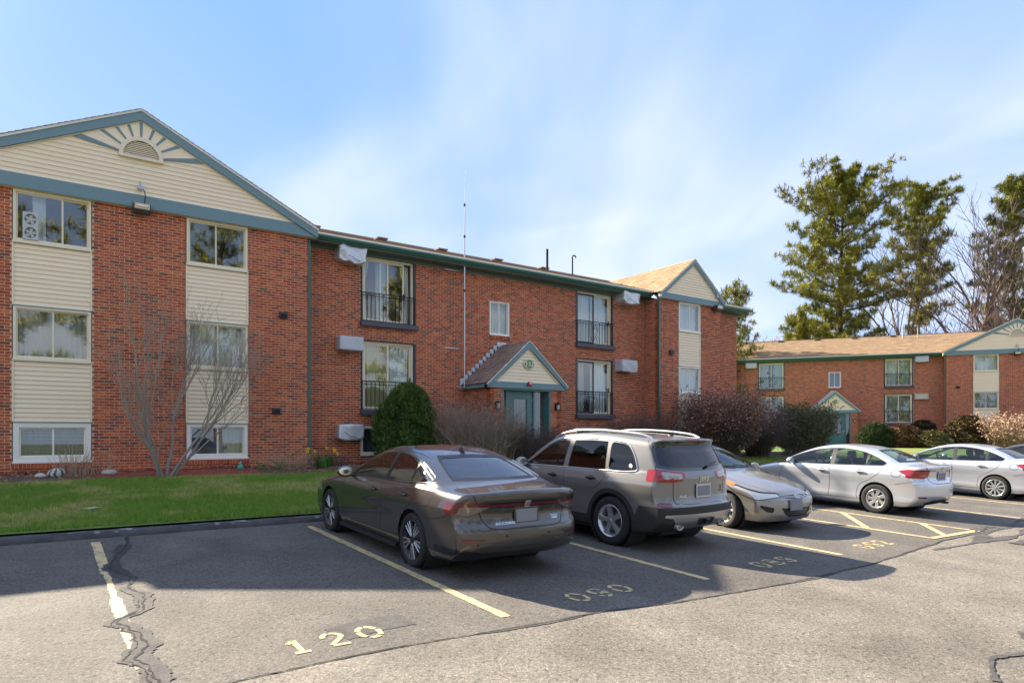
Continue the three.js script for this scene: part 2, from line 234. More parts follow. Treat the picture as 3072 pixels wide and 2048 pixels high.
M.mortar = std([0.92, 0.72, 0.52], 0.95, { map: tex(256, (x, y, i, j) => { const k = 0.88 + 0.2 * (fbmP(x * 24, y * 24, 2, 24, 3) - 0.5) + 0.1 * (h2(i, j, 3) - 0.5); return [k, k, k]; }) });
M.cream = std([0.89, 0.73, 0.50], 0.55); M.cream2 = std([0.91, 0.755, 0.525], 0.55); M.frame = std([0.80, 0.70, 0.50], 0.45); M.white = std([0.84, 0.79, 0.68], 0.5);
M.teal = std([0.160, 0.255, 0.270], 0.5); M.green = phys([0.030, 0.115, 0.085], 0.35, { clearcoat: 0.3 }); M.sage = std([0.12, 0.165, 0.145], 0.6); M.door = phys([0.055, 0.17, 0.165], 0.4, { clearcoat: 0.2 });
M.brown = std([0.045, 0.038, 0.045], 0.55); M.sill = std([0.085, 0.08, 0.10], 0.6); M.iron = std([0.012, 0.012, 0.014], 0.4, { metalness: 0.5 }); M.alu = std([0.55, 0.56, 0.57], 0.35, { metalness: 0.9 }); M.flash = std([0.60, 0.66, 0.72], 0.5, { metalness: 0.2 }); M.interior = std([0.50, 0.47, 0.42], 0.9); M.zinc = std([0.42, 0.46, 0.50], 0.45, { metalness: 0.6 });
M.glass = phys([0.93, 0.96, 0.95], 0.01, { transmission: 1, thickness: 0, ior: 1.85 }); M.dark = std([0.02, 0.02, 0.022], 0.9); M.concrete = std([0.12, 0.115, 0.11], 0.95);
M.curtain = [[0.55, 0.56, 0.50], [0.62, 0.64, 0.62], [0.34, 0.33, 0.29], [0.50, 0.44, 0.22], [0.10, 0.11, 0.13], [0.40, 0.46, 0.40]].map(c => std(c, 0.95));
M.blind = std([0.60, 0.60, 0.56], 0.7);
M.shingle = std([1, 1, 1], 0.95, { vertexColors: true, map: tex(256, (x, y, i, j) => { const k = 0.85 + 0.3 * (h2(i, j, 5) - 0.5); return [k, k, k]; }, true, [2, 2]) }); M.felt = std([0.12, 0.09, 0.07], 1);
const BW = 0.203, BH = 0.0677, unitBox = new THREE.BoxGeometry(1, 1, 1);
const pick = r => { const t = r(); return t < 0.22 ? 0 : t < 0.40 ? 1 : t < 0.54 ? 2 : t < 0.66 ? 3 : t < 0.76 ? 4 : t < 0.86 ? 5 : t < 0.94 ? 6 : 7; };
// a brick wall facing +z of its own frame; openings [x0,x1,y0,y1]; budget: bricks still to be built singly
function brickWall(B, x0, x1, y0, y1, open, at, turn, B3, seed, thick = 0.2) {
  const g = ext(ring(x0, x1, y0, y1), -thick, 0, open.map(o => ring(Math.max(o[0], x0 + 0.004), Math.min(o[1], x1 - 0.004), Math.max(o[2], y0 + 0.004), Math.min(o[3], y1 - 0.004))));
  const w = part('brick_wall', g, M.mortar, B, at); w.rotation.y = turn;
  const s = new Soup(), r = rng(seed), rows = Math.round((y1 - y0) / BH), bh = (y1 - y0) / rows;
  for (let k = 0; k < rows; k++) {
    const ya = y0 + k * bh + 0.005, yb = ya + bh - 0.0120, st = (k & 1) * BW / 2;
    for (let n = -1; n <= (x1 - x0) / BW + 1; n++) {
      let segs = [[Math.max(x0 + 0.002, x0 + n * BW + st), Math.min(x1 - 0.002, x0 + (n + 1) * BW + st - 0.0120)]];
      for (const o of open) if (o[3] > ya + 0.02 && o[2] < yb - 0.02) segs = segs.flatMap(([a, b]) => (o[0] >= b || o[1] <= a) ? [[a, b]] : [[a, Math.min(b, o[0] - 0.004)], [Math.max(a, o[1] + 0.004), b]]);
      for (const [a, b] of segs) {
        if (b - a < 0.025) continue; const i = pick(r), d = 0.004 + 0.003 * r(), jx = 0.003 * (r() - 0.5);
        if (B3 && B3.left > 0 && B3.ok(a, b, ya, yb)) { B3.left--; const m = part('brick', unitBox, M.brick[i], w, [(a + b) / 2 + jx, (ya + yb) / 2, d / 2]); m.scale.set(b - a, yb - ya, d); }
        else { const v = (0.88 + 0.26 * r()) * (0.90 + 0.22 * fbm(a * 0.7 + seed, ya * 1.1, 5, 3)), c = PAL[i]; s.box(a + jx, b + jx, ya, yb, 0, d, [c[0] * v, c[1] * v, c[2] * v]); }
      }
    }
  }
  const gg = s.build(); const m = part('bricks', gg, M.brickV, w); m.userData.kind = 'stuff'; return w;
}
function board(xl0, xr0, xl1, xr1, y0, y1, z, dz, dTop = 0.001) { // one clapboard, thicker at its foot
  const s = new Soup(), A = [xl0, y0, z + dz], Bq = [xr0, y0, z + dz], C = [xr1, y1, z + dTop], D = [xl1, y1, z + dTop];
  s.quad(A, Bq, C, D); s.quad([xl0, y0, z], [xr0, y0, z], Bq, A); s.quad([xl0, y0, z], A, D, [xl1, y1, z]); s.quad(Bq, [xr0, y0, z], [xr1, y1, z], C); s.quad(D, C, [xr1, y1, z], [xl1, y1, z]); return s.build();
}
function siding(B, x0, x1, y0, y1, z, exposure = 0.104) {
  const p = part('siding_panel', bx(x0, x1, y0, y1, z - 0.1, z), M.cream, B), n = Math.round((y1 - y0) / exposure), h = (y1 - y0) / n;
  for (let i = 0; i < n; i++) part('siding_board', board(x0 + 0.004, x1 - 0.004, x0 + 0.004, x1 - 0.004, y0 + i * h, y0 + (i + 1) * h, z + 0.001, 0.022), i % 3 ? M.cream : M.cream2, p);
  for (const x of [x0, x1]) part('corner_strip', bx(x - 0.018, x + 0.018, y0, y1, z, z + 0.034), M.frame, p);
  return p;
}
function folds(x0, x1, y0, y1, z, depth, n, seed, tie = 0) { // a hanging curtain
  const r = rng(seed), nx = n * 6, ny = 10, p = [], ix = []; const ph = r() * 6;
  for (let j = 0; j <= ny; j++) for (let i = 0; i <= nx; i++) { const t = i / nx, v = j / ny; let x = mix(x0, x1, t); if (tie) x = mix(x, tie > 0 ? x1 : x0, 0.65 * Math.sin(Math.PI * clamp((1 - v) * 0.95)) ** 1.5); p.push(x, mix(y0, y1, v), z + depth * Math.sin(t * n * 6.283 + ph + 0.6 * Math.sin(v * 3 + ph)) * (0.7 + 0.3 * Math.sin(t * 17))); }
  for (let j = 0; j < ny; j++) for (let i = 0; i < nx; i++) { const a = j * (nx + 1) + i; ix.push(a, a + 1, a + nx + 2, a, a + nx + 2, a + nx + 1); }
  const g = new THREE.BufferGeometry(); g.setAttribute('position', new THREE.Float32BufferAttribute(p, 3)); g.setIndex(ix); g.computeVertexNormals(); return g;
}
const frameRing = (x0, x1, y0, y1, w, z0, z1, wb = w) => ext(ring(x0, x1, y0, y1), z0, z1, [ring(x0 + w, x1 - w, y0 + wb, y1 - w)], 0.004);
// sliding two-light window set in the wall plane z
function sideWindow(B, x0, x1, y0, y1, z, o = {}) {
  const w = part('window', frameRing(x0, x1, y0, y1, o.fw || 0.055, z - 0.07, z + (o.proud ?? 0.025)), o.white ? M.white : M.frame, B), f = o.fw || 0.055, xm = mix(x0, x1, o.split || 0.5), iw = 0.03;
  part('sill_trim', bx(x0 - 0.015, x1 + 0.015, y0 - 0.03, y0 + 0.012, z + 0.026, z + 0.055), o.white ? M.white : M.frame, w);
  part('sash', frameRing(x0 + f, xm + 0.02, y0 + f, y1 - f, iw, z - 0.030, z - 0.008), o.white ? M.white : M.frame, w);
  part('sash', frameRing(xm - 0.02, x1 - f, y0 + f, y1 - f, iw, z - 0.056, z - 0.034), o.white ? M.white : M.frame, w);
  part('pane', bx(x0 + f + iw, xm + 0.02 - iw, y0 + f + iw, y1 - f - iw, z - 0.021, z - 0.017), M.glass, w);
  part('pane', bx(xm - 0.02 + iw, x1 - f - iw, y0 + f + iw, y1 - f - iw, z - 0.047, z - 0.043), M.glass, w);
  const ci = o.curtain ?? 0, zi = z - 0.16;
  if (o.blind) { const n = Math.round((y1 - y0) * (o.blind) / 0.032), g = []; for (let i = 0; i < n; i++) g.push(bx(x0 + 0.06, x1 - 0.06, y1 - 0.08 - i * 0.032, y1 - 0.077 - i * 0.032, zi - 0.014, zi + 0.014).rotateX(0)); part('blind', merge(g), M.blind, w); }
  if (ci >= 0) for (const q of (o.drapes || [[0, 1]])) part('curtain', folds(mix(x0 + 0.05, x1 - 0.05, q[0]), mix(x0 + 0.05, x1 - 0.05, q[1]), y0 + 0.03, y1 - 0.03, zi - 0.03, 0.022, Math.max(3, Math.round((x1 - x0) * (q[1] - q[0]) * 9)), (o.seed || 1) + q[0] * 10), M.curtain[ci], w);
  return w;
}
function railing(B, x0, x1, y0, h, z) {
  const p = part('railing', merge([bx(x0, x1, y0 + h - 0.012, y0 + h + 0.012, z - 0.012, z + 0.012), bx(x0, x1, y0 + 0.02, y0 + 0.04, z - 0.009, z + 0.009), bx(x0, x1, y0 + h - 0.10, y0 + h - 0.085, z - 0.007, z + 0.007)]), M.iron, B);
  const n = 13, xm = (x0 + x1) / 2;
  for (let i = 0; i <= n; i++) { const x = mix(x0 + 0.02, x1 - 0.02, i / n); if (Math.abs(x - xm) < 0.10) continue; part('baluster', bx(x - 0.007, x + 0.007, y0 + 0.02, y0 + h, z - 0.007, z + 0.007), M.iron, p); }
  for (const s of [-1, 1]) for (const [cy, d] of [[0.30, 1], [0.70, -1]]) { const pts = []; for (let k = 0; k <= 26; k++) { const a = k / 26 * 7.2, r = 0.085 * (1 - k / 34); pts.push(V(xm + s * (0.02 + r * Math.sin(a) * 0.9 + 0.06), y0 + h * cy + d * (r * Math.cos(a) * 1.15), z)); } part('scroll', tube(pts, 0.006, 5, 50), M.iron, p); }
  for (const s of [-1, 1]) part('scroll', tube([V(xm + s * 0.12, y0 + 0.04, z), V(xm + s * 0.02, y0 + h * 0.35, z), V(xm + s * 0.10, y0 + h * 0.6, z), V(xm, y0 + h - 0.1, z)], 0.006, 5, 24), M.iron, p);
  return p;
}
// sliding balcony door in a brown trimmed recess
function patioDoor(B, x0, x1, y0, y1, z, o = {}) {
  const t = 0.075, d = part('patio_door', ext([[x0, y0], [x1, y0], [x1, y1], [x0, y1]], z - 0.10, z + 0.022, [ring(x0 + t * 0.75, x1 - t, y0 + 0.11, y1 - 0.03)], 0.003), M.brown, B);
  part('sill', ext(ring(x0 - 0.03, x1 + 0.03, y0 - 0.03, y0 + 0.115), z + 0.023, z + 0.16, [], 0.006), M.sill, d);
  const a0 = x0 + t * 0.75, a1 = x1 - t, b0 = y0 + 0.11, b1 = y1 - 0.03, f = 0.055;
  part('frame', frameRing(a0, a1, b0, b1, f, z - 0.135, z - 0.03), M.frame, d);
  const xm = (a0 + a1) / 2, pw = 0.055, slide = o.openBy || 0;
  part('sash', frameRing(a0 + f, xm + 0.03, b0 + f, b1 - f, pw, z - 0.085, z - 0.055), o.darkLeft ? M.brown : M.frame, d);
  part('sash', frameRing(xm - 0.03 - slide, a1 - f - slide, b0 + f, b1 - f, pw, z - 0.125, z - 0.095), M.frame, d);
  part('pane', bx(a0 + f + pw, xm + 0.03 - pw, b0 + f + pw, b1 - f - pw, z - 0.072, z - 0.068), M.glass, d);
  part('pane', bx(xm - 0.03 + pw - slide, a1 - f - pw - slide, b0 + f + pw, b1 - f - pw, z - 0.112, z - 0.108), M.glass, d);
  part('handle', bx(a1 - f - 0.045 - slide, a1 - f - 0.02 - slide, mix(b0, b1, 0.42), mix(b0, b1, 0.50), z - 0.094, z - 0.06), M.iron, d);
  for (const [q0, q1, ci, tie, dep, nf] of o.drapes || []) part('curtain', folds(mix(a0 + f, a1 - f, q0), mix(a0 + f, a1 - f, q1), b0 + f, b1 - f - 0.02, z - 0.24, dep || 0.028, nf || Math.max(4, Math.round((q1 - q0) * 14)), 7 + q0 * 31, tie || 0), M.curtain[ci], d);
  if (o.slats) for (let i = 0; i < 22; i++) { const x = mix(a0 + f + 0.02, a1 - f - 0.02, i / 21); part('blind_slat', bx(x - 0.032, x + 0.032, b0 + f, b1 - f, -0.001, 0.001).translate(-x, 0, 0).rotateY(0.7), M.curtain[2], d, [x, 0, z - 0.22]); }
  railing(B, x0 + 0.02, x1 - 0.02, y0 + 0.115, 0.86, z + 0.05);
  return d;
}
// roof slope: a deck plus single shingles in courses; corner a=(eave start), b=(eave end), up=vector eave->ridge
function roofSlope(B, a, b, up, clip, seed, opt = {}) {
  const e = b.clone().sub(a), L = e.length(), ed = e.clone().normalize(), H = up.length(), ud = up.clone().normalize(), n = ed.clone().cross(ud).normalize(); if (n.y < 0) n.negate();
  const deck = new Soup(), P = (s, t, k) => { const q = a.clone().addScaledVector(ed, s).addScaledVector(ud, t).addScaledVector(n, k); return [q.x, q.y, q.z]; };
  const cl = clip || (() => [0, L]), rows = Math.round(H / (opt.ex || 0.14)), h = H / rows, r = rng(seed), sg = new Soup(), singles = opt.singles;
  for (let k = 0; k < rows; k++) { const t0 = k * h, t1 = (k + 1) * h, [s0, s1] = cl(t0 / H), [q0, q1] = cl(t1 / H); if (s1 - s0 > 0.01) deck.quad(P(s0, t0, -0.03), P(s1, t0, -0.03), P(q1, t1, -0.03), P(q0, t1, -0.03)); }
  const roof = part('roof', deck.build(), M.felt, B);
  for (let k = 0; k < rows; k++) {
    const t0 = k * h - (k ? 0 : 0.02), t1 = Math.min(H, (k + 1) * h + 0.03), [s0, s1] = cl(clamp((k + 0.5) * h / H)), w = opt.tab || 0.305; if (s1 - s0 < 0.03) continue;
    for (let s = s0 - ((k & 1) * w / 2) - (k % 3) * 0.04; s < s1; s += w) {
      const x0 = Math.max(s0, s + 0.003), x1 = Math.min(s1, s + w - 0.003); if (x1 - x0 < 0.02) continue; const v = (0.80 + 0.40 * r()) * (r() < 0.12 ? 0.8 : 1), c = [0.46 * v, (0.295 + 0.015 * r()) * v, 0.165 * v], d0 = 0.010 + 0.006 * r();
      const S = singles ? new Soup() : sg, A = P(x0, t0, d0), Bq = P(x1, t0, d0), C = P(x1, t1, 0.001), D = P(x0, t1, 0.001), ba = P(x0, t0, -0.01), bb = P(x1, t0, -0.01), bc = P(x1, t1, -0.01), bd = P(x0, t1, -0.01);
      const cc = singles ? null : c; S.quad(A, Bq, C, D, cc); S.quad(ba, bb, Bq, A, cc); S.quad(bb, bc, C, Bq, cc); S.quad(bd, ba, A, D, cc);
      if (singles) part('shingle', S.build(), singles[Math.floor(r() * singles.length)], roof);
    }
  }
  if (!singles) { const m = part('shingles', sg.build(), M.shingle, roof); m.userData.kind = 'stuff'; }
  return roof;
}
M.porchSh = [[0.26, 0.175, 0.125], [0.31, 0.215, 0.155], [0.21, 0.145, 0.11], [0.28, 0.195, 0.145]].map(c => std(c, 0.95));
// gable wall with clapboards, rake boards and drip edge
function gable(B, xc, half, y0, yp, z, o = {}) {
  const end = o.end ?? 0.2, yE = y0 + end, sl = (yp - yE) / half, tk = o.rake || 0.20, dn = tk * Math.hypot(1, sl), bandH = o.band ?? 0.30, yi = y0 + bandH;
  const g = part('gable', ext([[xc - half, y0], [xc + half, y0], [xc + half, yE - 0.01], [xc, yp - 0.01], [xc - half, yE - 0.01]], z - 0.12, z - 0.002), M.cream, B);
  const innerHalf = y => Math.min(half - 0.04, (yp - dn - y) / sl);     // inside the rake boards
  const n = Math.floor((yp - tk - yi) / 0.104);
  for (let i = 0; i < n + 2; i++) { const a = yi + i * 0.104, b = a + 0.104, ha = innerHalf(a), hb = innerHalf(b); if (ha < 0.03) break; part('siding_board', board(xc - ha, xc + ha, xc - Math.max(hb, 0.001), xc + Math.max(hb, 0.001), a, b, z, 0.02), i % 3 ? M.cream : M.cream2, g); }
  part('fascia_band', bx(xc - half + 0.02, xc + half - 0.02, y0, yi, z + 0.001, z + 0.045), M.teal, g);
  for (const s of [-1, 1]) {
    const e = xc + s * half, low = Math.max(y0, yE - dn), xi = xc + s * innerHalf(yi), F2 = P => s > 0 ? P : P.slice().reverse();
    part('rake_board', ext(F2([[e, low], [e, yE], [xc, yp], [xc, yp - dn]]), z + 0.046, z + 0.085), M.teal, g);
    part('drip_edge', ext(F2([[e + s * 0.02, yE - 0.012], [e + s * 0.02, yE + 0.042], [xc, yp + 0.05], [xc, yp]]), z + 0.03, z + 0.105), M.white, g);
    part('rake_trim', ext(F2([[xc, yp - dn], [xc, yp - dn - 0.028], [xi - s * 0.035, yi], [xi, yi]]), z + 0.02, z + 0.044), M.frame, g);
  }
  if (o.sun) { // sunburst of boards round a half-round louvre
    const vy = o.sun.y, R = o.sun.r, N = 33, a0 = 8, a1 = 172, base = vy - 0.02, ih = y => innerHalf(y) - 0.02;
    const hit = a => { const c = Math.cos(a), s2 = Math.sin(a), top = (yp - dnn(tk, sl)); let t = (top - 0.02 - base) / (s2 + Math.abs(c) * sl); return [xc + c * t, base + s2 * t]; }; function dnn(t, s3) { return t * Math.hypot(1, s3); }
    for (let i = 0; i < N; i++) { const A = mix(a0, a1, i / N) * Math.PI / 180, C = mix(a0, a1, (i + 1) / N) * Math.PI / 180, tealOne = i % 4 === 0, p0 = [xc + R * Math.cos(A), base + R * Math.sin(A)], p1 = [xc + R * Math.cos(C), base + R * Math.sin(C)], q0 = hit(A), q1 = hit(C); part('ray_board', ext([p0, q0, q1, p1], z + 0.018, z + (tealOne ? 0.042 : 0.030 + 0.006 * (i % 2))), tealOne ? M.teal : (i % 2 ? M.cream : M.cream2), g); }
    const vent = part('gable_vent', ext([...arc(xc, vy, R + 0.04, R + 0.04, 0, 180, 24), [xc - R - 0.04, vy - 0.06], [xc + R + 0.04, vy - 0.06]], z + 0.03, z + 0.085, [[...arc(xc, vy, R - 0.05, R - 0.05, 0, 180, 24)]]), M.frame, B);
    part('vent_back', ext(arc(xc, vy, R - 0.04, R - 0.04, 0, 180, 24), z + 0.031, z + 0.034), M.brown, vent);
    for (let i = 0; i < 9; i++) { const y = vy + 0.015 + i * 0.042, hw = Math.sqrt(Math.max(0, (R - 0.055) ** 2 - (y + 0.02 - vy) ** 2)); if (hw > 0.03) part('louvre', board(xc - hw, xc + hw, xc - hw, xc + hw, y, y + 0.034, z + 0.035, 0.034, 0.004), M.frame, vent); }
  }
  return g;
}
function gutterRun(B, x0, x1, y, z) { // k-profile gutter, fascia and soffit
  const pr = [[0, 0], [0.07, 0], [0.085, 0.03], [0.115, 0.07], [0.12, 0.125], [0.105, 0.125], [0.10, 0.075], [0.075, 0.045], [0.06, 0.012], [0, 0.012]];
  const g = ext(pr, 0, x1 - x0); g.rotateY(-Math.PI / 2); g.scale(1, 1, 1); g.translate(x1, y, z); // profile x -> z
  const q = part('gutter', g, M.green, B); return q;
}
function downspout(B, x, z, y0, y1, ox, oz) {
  const s = part('downspout', merge([bx(x - 0.035, x + 0.035, y0, y1 - 0.25, z - 0.03, z + 0.03)]), M.green, B);
  part('elbow', tube([V(x, y1 - 0.27, z), V(x, y1 - 0.14, z + 0.01), V(x + ox * 0.4, y1 - 0.06, z + oz * 0.5), V(x + ox, y1 + 0.02, z + oz)], 0.036, 8, 20), M.green, s);
  for (const y of [y0 + 0.4, (y0 + y1) / 2, y1 - 0.6]) part('strap', bx(x - 0.05, x + 0.05, y, y + 0.03, z - 0.035, z + 0.033), M.green, s); return s;
}
function apartmentBuilding(name, label, pos, turn, mirror, O) {
  const B = thing(name, label, 'building', pos, turn); if (mirror) B.scale.x = -1;
  const Y = y => y - BY, X = u => u - CX, y0 = Y(1.0), F = 7.17 - BY, WZ = 0.80;
  const wx = X(-2.07), wx1 = X(5.9), cL = [X(-0.53), X(0.94)], cR = [X(2.88), X(4.35)], rx = X(19.79), rx1 = X(23.6), rw = [X(20.91), X(22.26)];
  const b3 = { left: O.singles, ok: (a, b, ya) => a > X(0.9) && ya > Y(4.6) };
  // --- wide wing ---
  const rows = [[6.03, 7.17], [3.48, 4.64], [1.25, 2.11]].map(r => r.map(Y));
  const op = [cL, cR].map(c => [c[0], c[1], rows[2][0], F]);
  brickWall(B, wx, wx1, y0, F, op, [0, 0, WZ], 0, b3, 11);
  brickWall(B, 0, WZ, y0, F, [], [wx, 0, 0], -Math.PI / 2, null, 12, 0.02); // outer return
  brickWall(B, -WZ, 0, y0, F, [], [wx1, 0, 0], Math.PI / 2, null, 13, 0.02);
  for (const [ci, c] of [cL, cR].entries()) {
    O.wing(ci, (k, o) => sideWindow(B, c[0] + 0.02, c[1] - 0.02, rows[k][0], rows[k][1] - (k ? 0 : 0.01), WZ + 0.005, o));
    siding(B, c[0] + 0.02, c[1] - 0.02, rows[1][1] + 0.02, rows[0][0] - 0.035, WZ + 0.0); siding(B, c[0] + 0.02, c[1] - 0.02, rows[2][1] + 0.02, rows[1][0] - 0.035, WZ + 0.0);
    for (const k of [1, 2]) part('head_flashing', bx(c[0] + 0.01, c[1] - 0.01, rows[k][1], rows[k][1] + 0.018, WZ - 0.02, WZ + 0.05), M.teal, B);
    const sl = part('brick_sill', bx(c[0] - 0.02, c[1] + 0.02, rows[2][0] - 0.15, rows[2][0] - 0.035, WZ + 0.011, WZ + 0.05), M.mortar, B); for (let i = 0, r = rng(77 + ci); i < 22; i++) { const x = mix(c[0] - 0.015, c[1] + 0.015, i / 22), m = part('brick', unitBox, M.brick[pick(r) % 6], sl, [x + 0.034, rows[2][0] - 0.09, WZ + 0.032]); m.scale.set(0.058, 0.112, 0.055); }
  }
  gable(B, X(1.91), 4.21, F, Y(9.43), WZ + 0.10, { sun: { y: Y(8.36), r: 0.42 }, rake: 0.19 });
  part('soffit', bx(X(-2.3), X(6.12), F + 0.01, F + 0.04, WZ - 0.1, WZ + 0.09), M.sage, B);
  const rz0 = WZ + 0.21, rzb = -6.0, rdx = 4.25, ry = Y(9.485), ey = Y(7.425);
  for (const s of [-1, 1]) { const a = V(X(1.91) + s * rdx, ey, rz0), b = V(X(1.91) + s * rdx, ey, rzb); roofSlope(B, a, b, V(-s * rdx, ry - ey, 0), t => [0, (rz0 - 0.62) + (6.62) * t * 1.0 + 0.0], 21 + s); }
  // --- narrow wing ---
  const r3 = [[5.99, 7.17], [3.49, 4.57]].map(r => r.map(Y)), nop = [[rw[0], rw[1], Y(1.25), F]];
  brickWall(B, rx, rx1, y0, F, nop, [0, 0, WZ], 0, null, 14);
  brickWall(B, 0, WZ, y0, F, [], [rx, 0, 0], -Math.PI / 2, null, 15, 0.02); brickWall(B, -WZ, 0, y0, F, [], [rx1, 0, 0], Math.PI / 2, null, 16, 0.02);
  O.narrow((k, o) => sideWindow(B, rw[0] + 0.02, rw[1] - 0.02, r3[k][0], r3[k][1] - (k ? 0 : 0.01), WZ + 0.005, o));
  sideWindow(B, rw[0] + 0.02, rw[1] - 0.02, rows[2][0], rows[2][1], WZ + 0.005, { white: true, curtain: 1 });
  siding(B, rw[0] + 0.02, rw[1] - 0.02, r3[1][1] + 0.02, r3[0][0] - 0.035, WZ); siding(B, rw[0] + 0.02, rw[1] - 0.02, rows[2][1] + 0.02, r3[1][0] - 0.035, WZ);
  gable(B, X(21.7), 1.96, F, Y(8.90), WZ + 0.10, { rake: 0.13, band: 0.24 });
  part('soffit', bx(X(19.75), X(23.65), F + 0.01, F + 0.04, WZ - 0.1, WZ + 0.09), M.sage, B);
  { const hx = 1.99, re = Y(7.42), rr = Y(8.96), zb = -4.6; for (const s of [-1, 1]) roofSlope(B, V(X(21.7) + s * hx, re, rz0), V(X(21.7) + s * hx, re, zb), V(-s * hx, rr - re, 0), t => [0, rz0 + 0.05 - 0.4 + 5.1 * t], 31 + s); }
  // --- main wall ---
  const mx0 = X(-5.5), mx1 = X(25.79), sl = [[X(7.74), X(9.56)], [X(16.16), X(18.05)]], sy = [[5.10, 7.19], [2.46, 4.66]].map(r => r.map(Y)), FM = Y(7.215);
  const mop = []; for (const s of sl) { for (const y of sy) mop.push([s[0], s[1], y[0], Math.min(y[1], FM - 0.01)]); mop.push([s[0], s[1], Y(1.23), Y(2.08)]); }
  mop.push([X(12.33), X(13.16), Y(5.2), Y(6.36)]);
  mop.push([X(11.6), X(13.95), Y(1.02), Y(3.3)]);
  const acHoles = [];
  brickWall(B, wx1, rx, y0, FM, mop, [0, 0, 0], 0, null, 17);
  brickWall(B, mx0, wx, y0, FM, [], [0, 0, 0], 0, null, 18); brickWall(B, rx1, mx1, y0, FM, [], [0, 0, 0], 0, null, 19);
  part('end_wall', bx(mx1 - 0.2, mx1, y0, FM, -12, -0.2), M.brick[0], B); part('end_wall', bx(mx0, mx0 + 0.2, y0, FM, -12, -0.2), M.brick[0], B); part('rear_wall', bx(mx0, mx1, y0, FM, -12.2, -12), M.brick[0], B);
  for (const [xa, xb] of [[mx0, mx0 + 0.2], [mx1 - 0.2, mx1]]) part('gable_end', ext([[0.5 - 0.5, FM], [-12.2, FM], [-6, FM + 1.95]].map(p => [p[0], p[1]]), 0, 0.2).rotateY(-Math.PI / 2).translate(xb, 0, 0), M.cream, B);
  part('foundation', merge([bx(mx0, mx1, y0 - 0.9, y0 - 0.002, -12.2, -0.03), bx(wx + 0.03, wx1 - 0.03, y0 - 0.9, y0 - 0.002, -0.02, WZ - 0.03), bx(rx + 0.03, rx1 - 0.03, y0 - 0.9, y0 - 0.002, -0.02, WZ - 0.03)]), M.concrete, B);
  part('floor_slab', bx(mx0 + 0.21, mx1 - 0.21, Y(4.80), Y(4.98), -11.9, -0.5), M.interior, B); part('floor_slab', bx(mx0 + 0.21, mx1 - 0.21, Y(2.25), Y(2.40), -11.9, -0.5), M.interior, B); part('attic_floor', bx(mx0 + 0.21, mx1 - 0.21, Y(7.22), Y(7.3), -11.9, -0.205), M.interior, B); part('attic_floor', bx(wx + 0.1, wx1 - 0.1, Y(7.19), Y(7.215), 0.02, WZ - 0.21), M.interior, B);
  part('partition', bx(mx0 + 0.21, mx1 - 0.21, y0, Y(7.2), -3.1, -3.0), M.interior, B);
  O.doors((i, k, o) => patioDoor(B, sl[i][0], sl[i][1], sy[k][0], Math.min(sy[k][1], FM - 0.01), 0, o));
  for (let i = 0; i < 2; i++) sideWindow(B, sl[i][0] + 0.01, sl[i][1] - 0.01, Y(1.23), Y(2.08), -0.02, { white: true, curtain: 4, seed: 3 + i });
  sideWindow(B, X(12.34), X(13.15), Y(5.2), Y(6.355), -0.02, { white: true, curtain: O.stair ?? 5, seed: 9, fw: 0.045 });
  { const s = part('brick_sill', bx(X(12.30), X(13.2), Y(5.07), Y(5.19), 0.011, 0.05), M.mortar, B); for (let i = 0, r = rng(5); i < 13; i++) { const m = part('brick', unitBox, M.brick[pick(r) % 6], s, [mix(X(12.33), X(13.17), i / 12.5), Y(5.13), 0.032]); m.scale.set(0.058, 0.115, 0.055); } }
  for (const [a, b] of [[mx0 - 0.2, X(-2.3)], [X(6.12), X(19.75)], [X(23.66), mx1 + 0.25]]) { gutterRun(B, a, b, Y(7.30), 0.44); part('fascia', bx(a, b, Y(7.26), Y(7.44), 0.40, 0.438), M.sage, B); part('soffit', bx(a, b, Y(7.25), Y(7.27), 0.0, 0.41), M.sage, B); part('frieze', bx(a, b, Y(7.16), Y(7.249), 0.011, 0.03), M.sage, B); part('drip_edge', bx(a, b, Y(7.432), Y(7.478), 0.445, 0.545), M.white, B); }
  { const a = V(mx0 - 0.3, Y(7.49), 0.50), b = V(mx1 + 0.3, Y(7.49), 0.50); roofSlope(B, a, b, V(0, 2.08, -6.5), null, 41); const c = V(mx1 + 0.3, Y(7.49), -12.5), d = V(mx0 - 0.3, Y(7.49), -12.5); part('roof', new THREE.PlaneGeometry(mx1 - mx0 + 0.6, Math.hypot(6.5, 2.13)).rotateX(-Math.PI / 2 - Math.atan2(2.13, 6.5)).translate((mx0 + mx1) / 2, Y(7.49) + 1.06, -9.25), M.porchSh[1], B); }
  part('ridge_cap', bx(mx0 - 0.3, mx1 + 0.3, Y(9.545), Y(9.59), -6.12, -5.88), M.porchSh[1], B);
  for (const u of [8.2, 10.9, 13.6, 16.4, 19.0]) { const v = part('roof_vent', merge([bx(X(u) - 0.16, X(u) + 0.16, Y(9.30), Y(9.49), -5.75, -5.45), bx(X(u) - 0.22, X(u) + 0.22, Y(9.48), Y(9.53), -5.8, -5.38)]), M.porchSh[2], B); }
  const vp = (u, z, h, r, hook) => { const yb = Y(7.49) + (0.5 - z) * 0.327; const p = part('vent_pipe', rod(V(X(u), yb - 0.1, z), V(X(u), yb + h, z), r, r, 10), O.pipeMat || M.iron, B); if (hook) part('pipe_hood', tube([V(X(u), yb + h - 0.02, z), V(X(u), yb + h + 0.1, z), V(X(u) + 0.12, yb + h + 0.16, z), V(X(u) + 0.22, yb + h + 0.08, z)], r * 0.9, 8, 16), O.pipeMat || M.iron, p); };
  const pu = O.pipes || [18.7, 20.2]; vp(pu[0], -4.9, 0.95, 0.055); vp(pu[1], -4.9, 0.75, 0.035, true);
